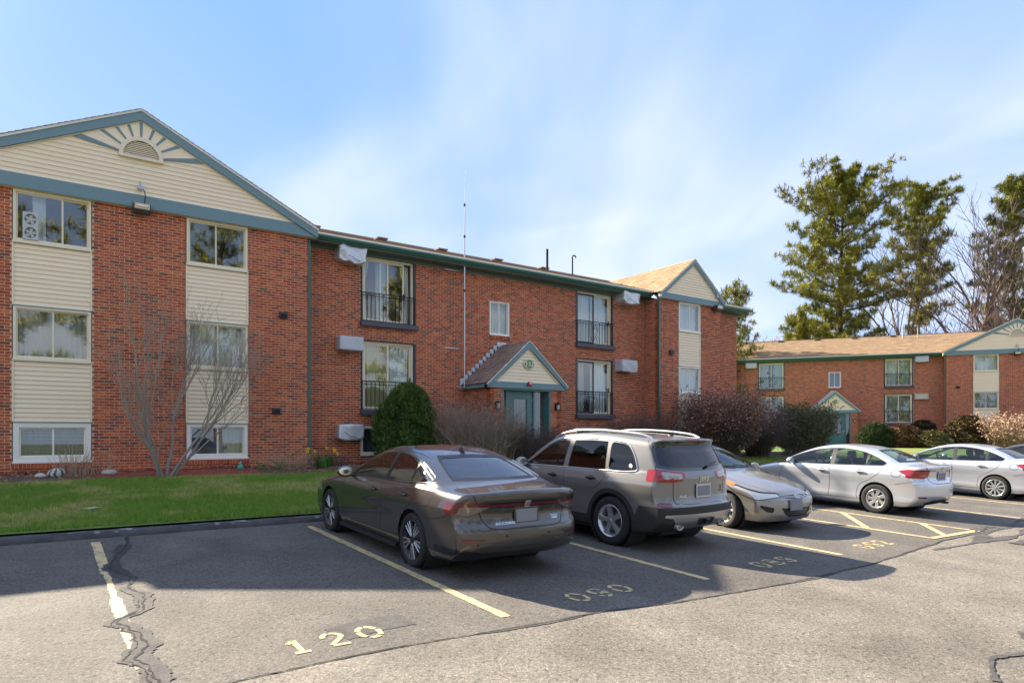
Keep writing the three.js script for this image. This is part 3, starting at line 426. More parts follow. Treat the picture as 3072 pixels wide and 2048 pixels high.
  downspout(B, wx1 + 0.05, WZ - 0.05, Y(1.02), Y(7.28), 0.16, -0.1); downspout(B, rx - 0.05, WZ + 0.04, Y(1.02), Y(7.30), 0.0, -0.2);
  downspout(B, rx1 + 0.04, WZ - 0.12, Y(1.02), Y(7.3), 0, -0.2);
  for (const [u, y, hood] of [[5.23, 5.0, 1], [5.05, 2.46, 0]]) { const v = part('wall_vent', ext(ring(X(u) - 0.10, X(u) + 0.10, Y(y) - 0.085, Y(y) + 0.085), WZ + 0.004, WZ + 0.09, [], 0.012), M.brown, B); part('flap', bx(X(u) - 0.08, X(u) + 0.08, Y(y) - 0.06, Y(y) + 0.03, WZ + 0.092, WZ + 0.10), M.iron, v); }
  part('wall_vent', ext(ring(X(20.35), X(20.55), Y(5.0), Y(5.18)), WZ + 0.004, WZ + 0.1, [], 0.012), M.brown, B);
  part('cable', tube([V(rx - 0.04, Y(7.2), 0.03), V(rx - 0.05, Y(5), 0.03), V(rx - 0.03, Y(3), 0.03), V(rx - 0.05, Y(1.3), 0.03)], 0.008, 5), M.zinc, B);
  // --- entry porch ---
  const px = X(12.80), pz = 1.50, pw = 1.42;
  const pier = [[px - pw, px - 0.96], [px + 0.98, px + pw]];
  for (const p of pier) brickWall(B, p[0], p[1], y0, Y(3.32), [], [0, 0, pz], 0, null, 51 + p[0]);
  brickWall(B, 0, pz, y0, Y(3.32), [], [px - pw, 0, 0], -Math.PI / 2, null, 53, 0.15); brickWall(B, -pz, 0, y0, Y(3.32), [], [px + pw, 0, 0], Math.PI / 2, null, 54, 0.15);
  const P = part('porch_frame', merge([bx(px - 0.96, px - 0.90, y0, Y(3.28), pz - 0.36, pz - 0.02), bx(px + 0.92, px + 0.98, y0, Y(3.28), pz - 0.36, pz - 0.02), bx(px - 0.96, px + 0.98, Y(3.24), Y(3.34), pz - 0.36, pz - 0.01), bx(px - 0.68, px - 0.62, y0, Y(3.24), pz - 0.32, pz - 0.20), bx(px + 0.40, px + 0.46, y0, Y(3.24), pz - 0.32, pz - 0.20), bx(px - 0.90, px + 0.92, y0, y0 + 0.08, pz - 0.32, pz - 0.2)]), M.door, B);
  part('sidelight', bx(px - 0.90, px - 0.68, y0 + 0.08, Y(3.24), pz - 0.262, pz - 0.258), M.glass, P); part('sidelight', bx(px + 0.46, px + 0.92, y0 + 0.08, Y(3.24), pz - 0.262, pz - 0.258), M.glass, P);
  part('lobby_ceiling', bx(px - 1.25, px + 1.25, Y(3.345), Y(3.37), 0.02, pz - 0.02), M.white, P);
  const D = part('door', ext(ring(px - 0.615, px + 0.395, y0 + 0.02, Y(3.235)), pz - 0.285, pz - 0.235, [ring(px - 0.36, px + 0.16, y0 + 0.85, Y(2.98))], 0.004), M.door, B);
  part('pane', bx(px - 0.36, px + 0.16, y0 + 0.85, Y(2.98), pz - 0.263, pz - 0.257), M.glass, D); part('glazing_bead', frameRing(px - 0.39, px + 0.19, y0 + 0.82, Y(3.01), 0.03, pz - 0.234, pz - 0.222), M.door, D);
  part('knob', new THREE.SphereGeometry(0.04, 12, 8), M.alu, D, [mirror ? px - 0.53 : px - 0.53, y0 + 0.98, pz - 0.20]); part('rose', new THREE.CylinderGeometry(0.055, 0.055, 0.014, 16).rotateX(Math.PI / 2), M.alu, D, [px - 0.53, y0 + 0.98, pz - 0.228]);
  for (const yy of [0.25, 1.05, 1.9]) part('hinge', bx(px + 0.385, px + 0.405, y0 + yy, y0 + yy + 0.1, pz - 0.234, pz - 0.22), M.alu, D);
  const gx = X(12.83), gh = 1.60, gy = Y(3.30), gp = Y(4.83), gz = pz + 0.02;
  gable(B, gx, gh, gy, gp, gz, { rake: 0.16, band: 0.20, end: 0.10 });
  for (const s of [-1, 1]) { const a = V(gx + s * (gh + 0.02), gy + 0.15, gz + 0.11), b = V(gx + s * (gh + 0.02), gy + 0.15, 0.012); roofSlope(B, a, b, V(-s * (gh + 0.02), gp - gy - 0.10, 0), null, 61 + s, { ex: 0.155, tab: 0.17, singles: O.singlePorch ? M.porchSh : null }); part('eave_board', bx(gx + s * (gh - 0.05), gx + s * gh, gy - 0.0, gy + 0.12, 0.02, gz), M.teal, B); part('soffit', bx(gx + s * (gh - 0.2), gx + s * (gh - 0.051), gy, gy + 0.02, 0.02, gz), M.sage, B); }
  for (const s of [-1, 1]) for (let i = 0; i < 11; i++) { const t = (i + 0.35) / 11, xx = gx + s * gh * (1 - t), yy = gy + 0.15 + (gp - gy - 0.1) * t; part('step_flashing', bx(xx - 0.10, xx + 0.10, yy - 0.06, yy + 0.17, 0.011, 0.020), M.flash, B); }
  part('doorstep', bx(px - 1.3, px + 1.3, y0 - 0.5, y0 - 0.01, pz + 0.01, pz + 1.3), M.concrete, B);
  return B;
}
const wd = (a, k) => a[k];
apartmentBuilding('apartment_building', 'red brick apartment block with cream clapboard gables, numbered 132 over its entry porch', [CX, BY, -V1], 0, false, {
  singles: 300, singlePorch: true,
  wing: (ci, f) => { if (ci === 0) { f(0, { drapes: [[0.22, 0.40]], curtain: 1, seed: 2, split: 0.62 }); f(1, { curtain: 2, seed: 3 }); f(2, { white: true, curtain: 4, blind: 0.9, seed: 4, fw: 0.11 }); } else { f(0, { blind: 0.3, curtain: 2, drapes: [[0.9, 1]], seed: 5, split: 0.47 }); f(1, { curtain: 1, seed: 6 }); f(2, { white: true, curtain: 2, drapes: [[0.5, 1]], seed: 7, fw: 0.085 }); } },
  narrow: f => { f(0, { curtain: 1, seed: 11, white: true }); f(1, { curtain: 1, seed: 12, white: true }); },
  doors: f => { f(0, 0, { openBy: 0.22, drapes: [[0.0, 0.16, 1, -1], [0.30, 0.42, 1, 0], [0.80, 1.0, 1, 1]] }); f(0, 1, { drapes: [[0.05, 0.52, 3], [0.52, 0.98, 1]] }); f(1, 0, { darkLeft: true, drapes: [[0, 0.45, 1], [0.5, 0.97, 1]] }); f(1, 1, { darkLeft: true, drapes: [[0.5, 0.97, 1], [0.0, 0.3, 2]] }); },
});
const B2 = { pos: V(47.5, BY, -26.18), turn: -Math.atan2(11.16, 7.28) };
apartmentBuilding('apartment_building', 'red brick apartment block with tan shingle roof and sunburst gable, numbered 110', [47.5, BY, -26.18], B2.turn, true, {
  singles: 0, singlePorch: false, pipeMat: M.zinc, pipes: [7.6, 6.6], stair: 4,
  wing: (ci, f) => { if (ci === 1) { f(0, { curtain: 1, drapes: [[0, 0.95]], seed: 22 }); f(1, { curtain: 2, seed: 23 }); f(2, { white: true, curtain: 4, seed: 24 }); } else { f(0, { curtain: 1, seed: 25 }); f(1, { curtain: 1, seed: 26 }); f(2, { white: true, curtain: 2, seed: 27 }); } },
  narrow: f => { f(0, { curtain: 1 }); f(1, { curtain: 1 }); },
  doors: f => { f(0, 0, { drapes: [[0, 0.5, 5], [0.55, 1, 1]] }); f(0, 1, { slats: true }); f(1, 0, { drapes: [[0.05, 0.42, 5], [0.6, 0.95, 5]] }); f(1, 1, { slats: true }); },
});
// ---------- cars: one smooth implicit body, meshed by surface nets and cut along its real panel outlines ----------
function curve(pts) { // monotone cubic through points, as a table
  const n = pts.length, x = pts.map(p => p[0]), y = pts.map(p => p[1]), d = [], m = [];
  for (let i = 0; i < n - 1; i++) d.push((y[i + 1] - y[i]) / (x[i + 1] - x[i]));
  for (let i = 0; i < n; i++) m.push(i === 0 ? d[0] : i === n - 1 ? d[n - 2] : d[i - 1] * d[i] <= 0 ? 0 : 2 * d[i - 1] * d[i] / (d[i - 1] + d[i]));
  const f = t => { if (t <= x[0]) return y[0] + m[0] * (t - x[0]); if (t >= x[n - 1]) return y[n - 1] + m[n - 1] * (t - x[n - 1]); let i = 0; while (t > x[i + 1]) i++; const h = x[i + 1] - x[i], s = (t - x[i]) / h, s2 = s * s, s3 = s2 * s; return (2 * s3 - 3 * s2 + 1) * y[i] + (s3 - 2 * s2 + s) * h * m[i] + (-2 * s3 + 3 * s2) * y[i + 1] + (s3 - s2) * h * m[i + 1]; };
  const N = 600, a = x[0] - 0.3, b = x[n - 1] + 0.3, T = new Float64Array(N + 2); for (let i = 0; i <= N + 1; i++) T[i] = f(a + (b - a) * i / N);
  const k = N / (b - a); return t => { let q = (t - a) * k; q = q < 0 ? 0 : q > N ? N : q; const i = q | 0; return T[i] + (T[i + 1] - T[i]) * (q - i); };
}
const smax = (a, b, k) => { const h = k - Math.abs(a - b); return Math.max(a, b) + (h > 0 ? h * h / (4 * k) : 0); };
function polySD(P, rnd = 0) { const n = P.length; return (x, y) => { let d = 1e9, s = 1; for (let i = 0, j = n - 1; i < n; j = i++) { const ex = P[j][0] - P[i][0], ey = P[j][1] - P[i][1], wx = x - P[i][0], wy = y - P[i][1], t = clamp((wx * ex + wy * ey) / (ex * ex + ey * ey)), bx = wx - ex * t, by = wy - ey * t; d = Math.min(d, bx * bx + by * by); const c1 = y >= P[i][1], c2 = y < P[j][1], c3 = ex * wy > ey * wx; if ((c1 && c2 && c3) || (!c1 && !c2 && !c3)) s = -s; } return s * Math.sqrt(d) - rnd; }; }
function smoothPoly(P, per = 6) { const c = new THREE.CatmullRomCurve3(P.map(p => V(p[0], p[1], 0)), true, 'centripetal'); return c.getPoints(P.length * per).slice(0, -1).map(p => [p.x, p.y]); }
function carShape(S) {
  const top = curve(S.top), belt = curve(S.belt), plan = curve(S.plan), sect = curve(S.sect), bot = curve(S.bot), front = curve(S.front), rear = curve(S.rear);
  const X = (zz, y) => { const yb = belt(zz); if (y <= yb) return plan(zz) + sect(y); const h = y - yb; return plan(zz) + sect(yb) - S.inset * sst(0, 0.05, h) - S.tumble * h - (S.tcurve || 0.12) * h * h; };
  const F = (x, y, zz) => {
    const ax = Math.abs(x), a2 = ax * ax; let r = ax - X(zz, y); const w = sst(S.mid - 0.25, S.mid + 0.25, zz), sh = mix(-S.kw * a2, S.kb * a2, w);
    r = smax(r, (y - (top(zz + sh) - mix(S.crownH, S.crownR, sst(S.cowl - 0.2, S.cowl + 0.7, zz)) * a2 - (S.crownD || 0) * a2 * sst(S.mid + 0.9, S.mid + 1.6, zz))) * 0.85, S.edge || 0.07);
    r = smax(r, front(y) + S.kf * a2 + S.kf4 * a2 * a2 - zz, 0.05); r = smax(r, zz - (rear(y) - S.kr * a2 - S.kr4 * a2 * a2), S.redge || 0.05); r = smax(r, bot(zz) - y, 0.03); return r;
  };
  const e = 1e-3, G = (x, y, z) => [(F(x + e, y, z) - F(x - e, y, z)) / (2 * e), (F(x, y + e, z) - F(x, y - e, z)) / (2 * e), (F(x, y, z + e) - F(x, y, z - e)) / (2 * e)];
  return { F, G, X, top, belt, rear, front, S };
}
function surfaceNet(C, cell) {
  const { F, G, S } = C, x0 = -S.hw - 0.07, y0 = 0.10, z0 = -0.08, nx = Math.ceil((2 * S.hw + 0.14) / cell), ny = Math.ceil((S.H + 0.06 - y0) / cell), nz = Math.ceil((S.L + 0.16) / cell);
  const sx = nx + 1, sy = ny + 1, val = new Float32Array(sx * sy * (nz + 1)), hx = Math.floor(nx / 2);
  const cx = 2 * S.hw + 0.14, dx = cx / nx;
  for (let k = 0; k <= nz; k++) for (let j = 0; j <= ny; j++) for (let i = 0; i <= nx; i++) { const o = (k * sy + j) * sx + i; if (i > nx - i) { val[o] = val[(k * sy + j) * sx + nx - i]; continue; } val[o] = F(x0 + i * dx, y0 + j * cell, z0 + k * cell); }
  const id = new Int32Array(sx * sy * (nz + 1)).fill(-1), P = [], at = (i, j, k) => (k * sy + j) * sx + i;
  for (let k = 0; k < nz; k++) for (let j = 0; j < ny; j++) for (let i = 0; i < nx; i++) {
    let m = 0, px = 0, py = 0, pz = 0, c = 0; const v = []; for (let q = 0; q < 8; q++) { const a = val[at(i + (q & 1), j + ((q >> 1) & 1), k + (q >> 2))]; v.push(a); if (a < 0) m |= 1 << q; } if (m === 0 || m === 255) continue;
    for (let q = 0; q < 8; q++) for (const b of [1, 2, 4]) if (!(q & b)) { const r = q | b; if ((v[q] < 0) !== (v[r] < 0)) { const t = v[q] / (v[q] - v[r]); px += (q & 1) + (b === 1 ? t : 0); py += ((q >> 1) & 1) + (b === 2 ? t : 0); pz += (q >> 2) + (b === 4 ? t : 0); c++; } }
    id[at(i, j, k)] = P.length / 3; P.push(x0 + (i + px / c) * dx, y0 + (j + py / c) * cell, z0 + (k + pz / c) * cell);
  }
  const tri = [], quad = (a, b, c, d, flip) => { if (a < 0 || b < 0 || c < 0 || d < 0) return; if (flip) tri.push(a, c, b, a, d, c); else tri.push(a, b, c, a, c, d); };
  for (let k = 1; k < nz; k++) for (let j = 1; j < ny; j++) for (let i = 1; i < nx; i++) {
    const a = val[at(i, j, k)] < 0; if (a !== (val[at(i + 1, j, k)] < 0)) quad(id[at(i, j - 1, k - 1)], id[at(i, j, k - 1)], id[at(i, j, k)], id[at(i, j - 1, k)], !a);
    if (a !== (val[at(i, j + 1, k)] < 0)) quad(id[at(i - 1, j, k - 1)], id[at(i, j, k - 1)], id[at(i, j, k)], id[at(i - 1, j, k)], a);
    if (a !== (val[at(i, j, k + 1)] < 0)) quad(id[at(i - 1, j - 1, k)], id[at(i, j - 1, k)], id[at(i, j, k)], id[at(i - 1, j, k)], !a);
  }
  const N = new Array(P.length);
  for (let q = 0; q < P.length; q += 3) { let g; for (let it = 0; it < 3; it++) { const f = F(P[q], P[q + 1], P[q + 2]); g = G(P[q], P[q + 1], P[q + 2]); const l = g[0] * g[0] + g[1] * g[1] + g[2] * g[2] || 1; const s = clamp(f / l, -0.02, 0.02); P[q] -= s * g[0]; P[q + 1] -= s * g[1]; P[q + 2] -= s * g[2]; } const l = Math.hypot(...g) || 1; N[q] = g[0] / l; N[q + 1] = g[1] / l; N[q + 2] = g[2] / l; }
  return { P, N, T: tri };
}
function splitMesh(m, g) { // [inside g<0, outside]
  const nv = m.P.length / 3, val = new Float64Array(nv); for (let i = 0; i < nv; i++) { let v = g(m.P[i * 3], m.P[i * 3 + 1], m.P[i * 3 + 2]); if (Math.abs(v) < 1e-6) v = 1e-6; val[i] = v; }
  const P = m.P.slice(), N = m.N.slice(), A = [], B = [], cut = new Map();
  const mid = (a, b) => { const key = a < b ? a * 4194304 + b : b * 4194304 + a; let r = cut.get(key); if (r !== undefined) return r; const t = val[a] / (val[a] - val[b]); r = P.length / 3; for (let q = 0; q < 3; q++) P.push(mix(P[a * 3 + q], P[b * 3 + q], t)); const n = [0, 1, 2].map(q => mix(N[a * 3 + q], N[b * 3 + q], t)), l = Math.hypot(...n) || 1; N.push(n[0] / l, n[1] / l, n[2] / l); cut.set(key, r); return r; };
  for (let i = 0; i < m.T.length; i += 3) {
    const t = [m.T[i], m.T[i + 1], m.T[i + 2]], s = t.map(v => val[v] < 0), c = s[0] + s[1] + s[2];
    if (c === 3) { A.push(...t); continue; } if (c === 0) { B.push(...t); continue; }
    const lone = c === 1 ? s.indexOf(true) : s.indexOf(false), a = t[lone], b = t[(lone + 1) % 3], d = t[(lone + 2) % 3], ab = mid(a, b), ad = mid(a, d), one = c === 1 ? A : B, two = c === 1 ? B : A;
    one.push(a, ab, ad); two.push(ab, b, d, ab, d, ad);
  }
  return [{ P, N, T: A }, { P, N, T: B }];
}
function meshGeo(m, zc, push = 0) { // compact, shift to the car's own frame
  const map = new Map(), p = [], n = [], ix = []; for (const v of m.T) { let k = map.get(v); if (k === undefined) { k = p.length / 3; map.set(v, k); p.push(m.P[v * 3] + push * m.N[v * 3], m.P[v * 3 + 1] + push * m.N[v * 3 + 1], m.P[v * 3 + 2] + push * m.N[v * 3 + 2] - zc); n.push(m.N[v * 3], m.N[v * 3 + 1], m.N[v * 3 + 2]); } ix.push(k); }
  const g = new THREE.BufferGeometry(); g.setAttribute('position', new THREE.Float32BufferAttribute(p, 3)); g.setAttribute('normal', new THREE.Float32BufferAttribute(n, 3)); g.setIndex(ix); return g;
}
// car materials
const paint = (c, metal, rough, o = {}) => phys(c, rough, { metalness: metal, clearcoat: 1, clearcoatRoughness: 0.03, ...o });
M.tyre = std([0.018, 0.018, 0.018], 0.85, { bumpMap: tex(64, (x, y) => { const k = (Math.floor(x * 8) % 2) ? 0.2 : 1; return [k, k, k]; }, false, [30, 1]), bumpScale: 0.003 }); M.blackTrim = std([0.012, 0.012, 0.013], 0.4); M.gloss = phys([0.008, 0.008, 0.009], 0.15, { clearcoat: 1 }); M.clad = std([0.022, 0.022, 0.023], 0.65); M.chrome = std([0.75, 0.76, 0.77], 0.12, { metalness: 1 }); M.satin = std([0.5, 0.5, 0.5], 0.35, { metalness: 0.9 });
M.carGlass = phys([0.62, 0.72, 0.70], 0.0, { transmission: 1, thickness: 0, ior: 1.6 }); M.privacy = phys([0.10, 0.105, 0.11], 0.0, { transmission: 1, thickness: 0, ior: 1.6 }); M.tint = phys([0.36, 0.40, 0.40], 0.0, { transmission: 1, thickness: 0, ior: 2.1 });
M.red = phys([0.30, 0.006, 0.008], 0.12, { clearcoat: 1 }); M.redDark = phys([0.13, 0.008, 0.010], 0.1, { clearcoat: 1 }); M.clearLamp = phys([0.34, 0.32, 0.30], 0.1, { clearcoat: 1, metalness: 0.35 }); M.headlamp = phys([0.62, 0.58, 0.50], 0.18, { clearcoat: 1, metalness: 0.7 }); M.smoke = phys([0.16, 0.13, 0.11], 0.08, { clearcoat: 1 }); M.amber = phys([0.55, 0.20, 0.02], 0.15, { clearcoat: 1 }); M.plate = std([0.22, 0.225, 0.24], 0.6); M.seat = std([0.035, 0.034, 0.034], 0.8); M.seatTan = std([0.16, 0.14, 0.12], 0.8); M.disc = std([0.30, 0.29, 0.28], 0.35, { metalness: 0.9 }); M.rimSilver = std([0.62, 0.62, 0.62], 0.28, { metalness: 0.75 }); M.rimDark = std([0.035, 0.035, 0.036], 0.35, { metalness: 0.5 }); M.machined = std([0.72, 0.72, 0.72], 0.2, { metalness: 0.9 });
function wheel(car, x, y, z, side, o, steer = 0) {
  const w = new THREE.Group(); w.name = 'wheel'; w.position.set(x, y, z); w.rotation.y = (side > 0 ? 0 : Math.PI) + steer; car.add(w); // outer face towards +x of its frame
  const R = o.R, hw = o.W / 2, rr = o.rim, lp = [[rr - 0.012, -hw + 0.02], [rr + 0.01, -hw + 0.004], [mix(rr, R, 0.55), -hw - 0.006], [R - 0.02, -hw + 0.008], [R - 0.003, -hw + 0.03], [R, -hw + 0.06], [R, hw - 0.06], [R - 0.003, hw - 0.03], [R - 0.02, hw - 0.008], [mix(rr, R, 0.55), hw + 0.006], [rr + 0.01, hw - 0.004], [rr - 0.012, hw - 0.02]];
  part('tyre', new THREE.LatheGeometry(lp.map(p => new THREE.Vector2(p[0], p[1])), 56).rotateZ(-Math.PI / 2), M.tyre, w);
  const gr = []; for (const q of [-0.05, 0, 0.05]) gr.push(new THREE.CylinderGeometry(R + 0.0006, R + 0.0006, 0.008, 48, 1, true).rotateZ(Math.PI / 2).translate(q, 0, 0)); part('tread_groove', merge(gr), M.blackTrim, w);
  part('rim', new THREE.LatheGeometry([[rr - 0.012, -hw + 0.02], [rr - 0.035, -hw + 0.05], [rr - 0.04, hw - 0.06], [rr - 0.012, hw - 0.03], [rr + 0.004, hw - 0.012], [rr + 0.006, hw - 0.004], [rr - 0.004, hw - 0.002], [rr - 0.02, hw - 0.03]].map(p => new THREE.Vector2(p[0], p[1])), 48).rotateZ(-Math.PI / 2), o.rimMat, w);
  part('brake_disc', new THREE.CylinderGeometry(rr * 0.72, rr * 0.72, 0.02, 32).rotateZ(Math.PI / 2).translate(hw - 0.13, 0, 0), M.disc, w); part('wheel_back', new THREE.CylinderGeometry(rr - 0.03, rr - 0.03, 0.01, 32).rotateZ(Math.PI / 2).translate(hw - 0.16, 0, 0), M.blackTrim, w);
  const spoke = (pts, d0, d1, mat, a) => { const g = ext(pts, d0, d1, [], 0.004); g.rotateZ(a); g.rotateY(Math.PI / 2); g.translate(hw, 0, 0); part('spoke', g, mat, w); }; // outline drawn with +y outward
  if (o.style === 'multi') for (let i = 0; i < 5; i++) { const a = i * Math.PI * 2 / 5; for (const s of [-1, 1]) { spoke([[s * 0.012, 0.045], [s * 0.030, 0.045], [s * 0.075, rr - 0.07], [s * 0.105, rr - 0.006], [s * 0.085, rr - 0.004], [s * 0.052, rr - 0.075]].map(p => p), -0.05, -0.012, M.machined, a); spoke([[s * 0.028, 0.045], [s * 0.05, 0.05], [s * 0.125, rr - 0.03], [s * 0.104, rr - 0.006]], -0.055, -0.02, M.rimDark, a); } spoke([[-0.012, 0.05], [0.012, 0.05], [0.008, rr - 0.004], [-0.008, rr - 0.004]], -0.052, -0.014, M.machined, a + Math.PI / 5); }
  else if (o.style === 'five') for (let i = 0; i < 5; i++) { spoke([[-0.036, 0.03], [0.036, 0.03], [0.030, 0.11], [0.045, rr - 0.02], [0.058, rr - 0.004], [-0.058, rr - 0.004], [-0.045, rr - 0.02], [-0.030, 0.11]], -0.06, -0.014, o.rimMat, i * 2 * Math.PI / 5 + 0.2); }
  else if (o.style === 'star') for (let i = 0; i < 5; i++) for (const s of [-1, 1]) spoke([[s * 0.004, 0.03], [s * 0.034, 0.04], [s * 0.075, rr - 0.004], [s * 0.042, rr - 0.004], [s * 0.004, 0.10]], -0.055, -0.014, o.rimMat, i * 2 * Math.PI / 5);
  else if (o.style === 'swirl') { part('cover', new THREE.CylinderGeometry(rr * 0.34, rr * 0.38, 0.03, 32).rotateZ(-Math.PI / 2).translate(hw - 0.028, 0, 0), o.rimMat, w); for (let i = 0; i < 7; i++) spoke([[-0.028, 0.06], [0.028, 0.06], [0.050, rr * 0.62], [0.045, rr - 0.004], [-0.035, rr - 0.004], [-0.025, rr * 0.7]].map(([a, b]) => [a + (b - 0.06) * 0.36, b]), -0.045, -0.012, o.rimMat, i * 2 * Math.PI / 7); }
  else for (let i = 0; i < 10; i++) spoke([[-0.014, 0.04], [0.014, 0.04], [0.020, rr - 0.004], [-0.020, rr - 0.004]], -0.05, -0.012, o.rimMat, i * 2 * Math.PI / 10);
  part('hub_cap', new THREE.CylinderGeometry(0.032, 0.045, 0.05, 20).rotateZ(-Math.PI / 2).translate(hw - 0.028, 0, 0), o.style === 'multi' ? M.rimDark : o.rimMat, w);
  for (let i = 0; i < 5; i++) { const a = i * 2 * Math.PI / 5 + 0.6; part('lug_nut', new THREE.CylinderGeometry(0.010, 0.010, 0.03, 6).rotateZ(Math.PI / 2).translate(hw - 0.03, 0.057 * Math.cos(a), 0.057 * Math.sin(a)), M.blackTrim, w); }
  return w;
}
const cacheCar = {};
function buildCar(key, S, label, pos, turn, mats, group) {
  const c = thing(S.name || 'parked_car', label, 'car', pos, turn, group); c.rotation.order = 'YXZ'; c.rotation.x = (Math.abs(turn) > 1 ? -1 : 1) * Math.atan(0.0361);
  const zc = (S.fa + S.ra) / 2; let K = cacheCar[key];
  if (!K) {
    const C = carShape(S); let m = surfaceNet(C, 0.034); K = cacheCar[key] = { C, pieces: [] };
    const side = (P, dep = 0.07) => { const q = polySD(P); return (x, y, z) => Math.max(q(z, y), C.X(z, y) - dep - Math.abs(x)); };
    const ex = P => P.map(p => p[0] === 0 ? [-0.4, p[1]] : p), back = (P, zmin, both = true) => { const q = polySD(both ? ex(P) : P); return (x, y, z) => Math.max(q(both ? Math.abs(x) : x, y), zmin - z); };
    const fore = (P, zmax, both = true) => { const q = polySD(both ? ex(P) : P); return (x, y, z) => Math.max(q(both ? Math.abs(x) : x, y), z - zmax); };
    const topv = (P) => { const q = polySD(P); return (x, y, z) => Math.max(q(Math.abs(x), z), 0.6 - y); };
    K.h = { side, back, fore, topv, C };
    for (const a of [S.fa, S.ra]) m = splitMesh(m, (x, y, z) => Math.max(Math.hypot(z - a, y - S.wy) - S.arch, S.hw - 0.45 - Math.abs(x)))[1];
    for (const r of S.regions(K.h)) { let inn; [inn, m] = splitMesh(m, r.g); if (r.inner) { const [gl, rim] = splitMesh(inn, r.inner); if (rim.T.length) K.pieces.push([r.rimName || 'window_trim', r.rimMat || 'blackTrim', meshGeo(rim, zc, 0)]); for (const g of r.each || [null]) { if (!g) K.pieces.push([r.name, r.mat, meshGeo(gl, zc, -0.004)]); } if (r.each) { let rest = gl; for (const e of r.each) { let a; [a, rest] = splitMesh(rest, e.g); if (a.T.length) K.pieces.push([e.name || r.name, e.mat || r.mat, meshGeo(a, zc, -0.004)]); } if (rest.T.length) K.pieces.push([r.rimName || 'window_trim', 'blackTrim', meshGeo(rest, zc, 0)]); } } else K.pieces.push([r.name, r.mat, meshGeo(inn, zc, r.push || 0)]); }
    K.pieces.push(['body', 'body', meshGeo(m, zc)]); K.pieces = K.pieces.flatMap(([n, mt, g]) => { const p = g.attributes.position; let mn = 9; for (let i = 0; i < p.count; i++) mn = Math.min(mn, Math.abs(p.getX(i))); if (mn < 0.04 || n === 'body') return [[n, mt, g]]; return [-1, 1].map(s => { const q = g.clone(), ix = []; for (let i = 0; i < g.index.count; i += 3) if (p.getX(g.index.getX(i)) * s > 0) ix.push(g.index.getX(i), g.index.getX(i + 1), g.index.getX(i + 2)); q.setIndex(ix); return [n, mt, q.toNonIndexed()]; }); });
  }
  const C = K.C; for (const [n, mt, g] of K.pieces) part(n, g, mats[mt] || M[mt], c);
  // helpers on the surface
  const onSide = (zz, y, s) => { let a = 0, b = S.hw + 0.1; for (let i = 0; i < 30; i++) { const q = (a + b) / 2; if (C.F(q, y, zz) < 0) a = q; else b = q; } const g = C.G(a, y, zz), l = Math.hypot(...g); return { p: V(s * a, y, zz - zc), n: V(s * g[0] / l, g[1] / l, g[2] / l) }; };
  const onEnd = (x, y, rearEnd) => { let a = S.L / 2, b = rearEnd ? S.L + 0.1 : -0.1; for (let i = 0; i < 30; i++) { const q = (a + b) / 2; if (C.F(x, y, q) < 0) a = q; else b = q; } const g = C.G(x, y, a), l = Math.hypot(...g); return { p: V(x, y, a - zc), n: V(g[0] / l, g[1] / l, g[2] / l) }; };
  const onTop = (x, zz) => { let a = 0.5, b = S.H + 0.1; for (let i = 0; i < 30; i++) { const q = (a + b) / 2; if (C.F(x, q, zz) < 0) a = q; else b = q; } const g = C.G(x, a, zz), l = Math.hypot(...g); return { p: V(x, a, zz - zc), n: V(g[0] / l, g[1] / l, g[2] / l) }; };
  const strip = (q, w, lift, mat, name) => { const s = new Soup(), L = [], R = []; q.forEach((o, i) => { const t = q[Math.min(q.length - 1, i + 1)].p.clone().sub(q[Math.max(0, i - 1)].p).normalize(), b = t.cross(o.n).normalize().multiplyScalar(w / 2), p = o.p.clone().addScaledVector(o.n, lift); L.push(p.clone().add(b).toArray()); R.push(p.clone().sub(b).toArray()); }); for (let i = 0; i < q.length - 1; i++) s.quad(L[i], L[i + 1], R[i + 1], R[i]); return part(name, s.build(), mat, c); };
  const dl = (P, n) => { const o = []; for (let i = 0; i < P.length - 1; i++) for (let k = 0; k < n; k++) o.push([mix(P[i][0], P[i + 1][0], k / n), mix(P[i][1], P[i + 1][1], k / n)]); o.push(P[P.length - 1]); return o; };
  const crv = P => { const k = new THREE.CatmullRomCurve3(P.map(p => V(p[0], p[1], 0)), false, 'centripetal'); return k.getPoints(P.length * 8).map(p => [p.x, p.y]); };
  for (const P of S.gaps || []) for (const s of [-1, 1]) strip(crv(P).map(p => onSide(p[0], p[1], s)), 0.007, 0.0012, M.blackTrim, 'panel_gap');
  for (const P of S.rgaps || []) strip(crv(P).map(p => onEnd(p[0], p[1], true)), 0.013, 0.0012, M.blackTrim, 'panel_gap');
  for (const P of S.tgaps || []) for (const s of [-1, 1]) strip(crv(P).map(p => onTop(s * p[0], p[1])), 0.007, 0.0012, M.blackTrim, 'panel_gap');
  const H = { onSide, onEnd, onTop, strip, crv, dl, c, C, zc, mats };
  // wheel wells, floor, cabin
  for (const a of [S.fa, S.ra]) for (const s of [-1, 1]) { part('wheel_well', merge([new THREE.CylinderGeometry(S.arch + 0.004, S.arch + 0.004, 0.40, 40, 1, true).rotateZ(Math.PI / 2).translate(s * (S.hw - 0.245), S.wy, a - zc), new THREE.CircleGeometry(S.arch + 0.01, 32).rotateY(Math.PI / 2).translate(s * (S.hw - 0.44), S.wy, a - zc)]), M.dark, c); }
  part('floor', merge([bx(-S.hw + 0.42, S.hw - 0.42, 0.20, 0.32, 0.35 - zc, S.L - 0.4 - zc), bx(-S.hw + 0.10, S.hw - 0.10, 0.21, 0.32, S.fa + S.arch - zc, S.ra - S.arch - zc)]), M.dark, c);
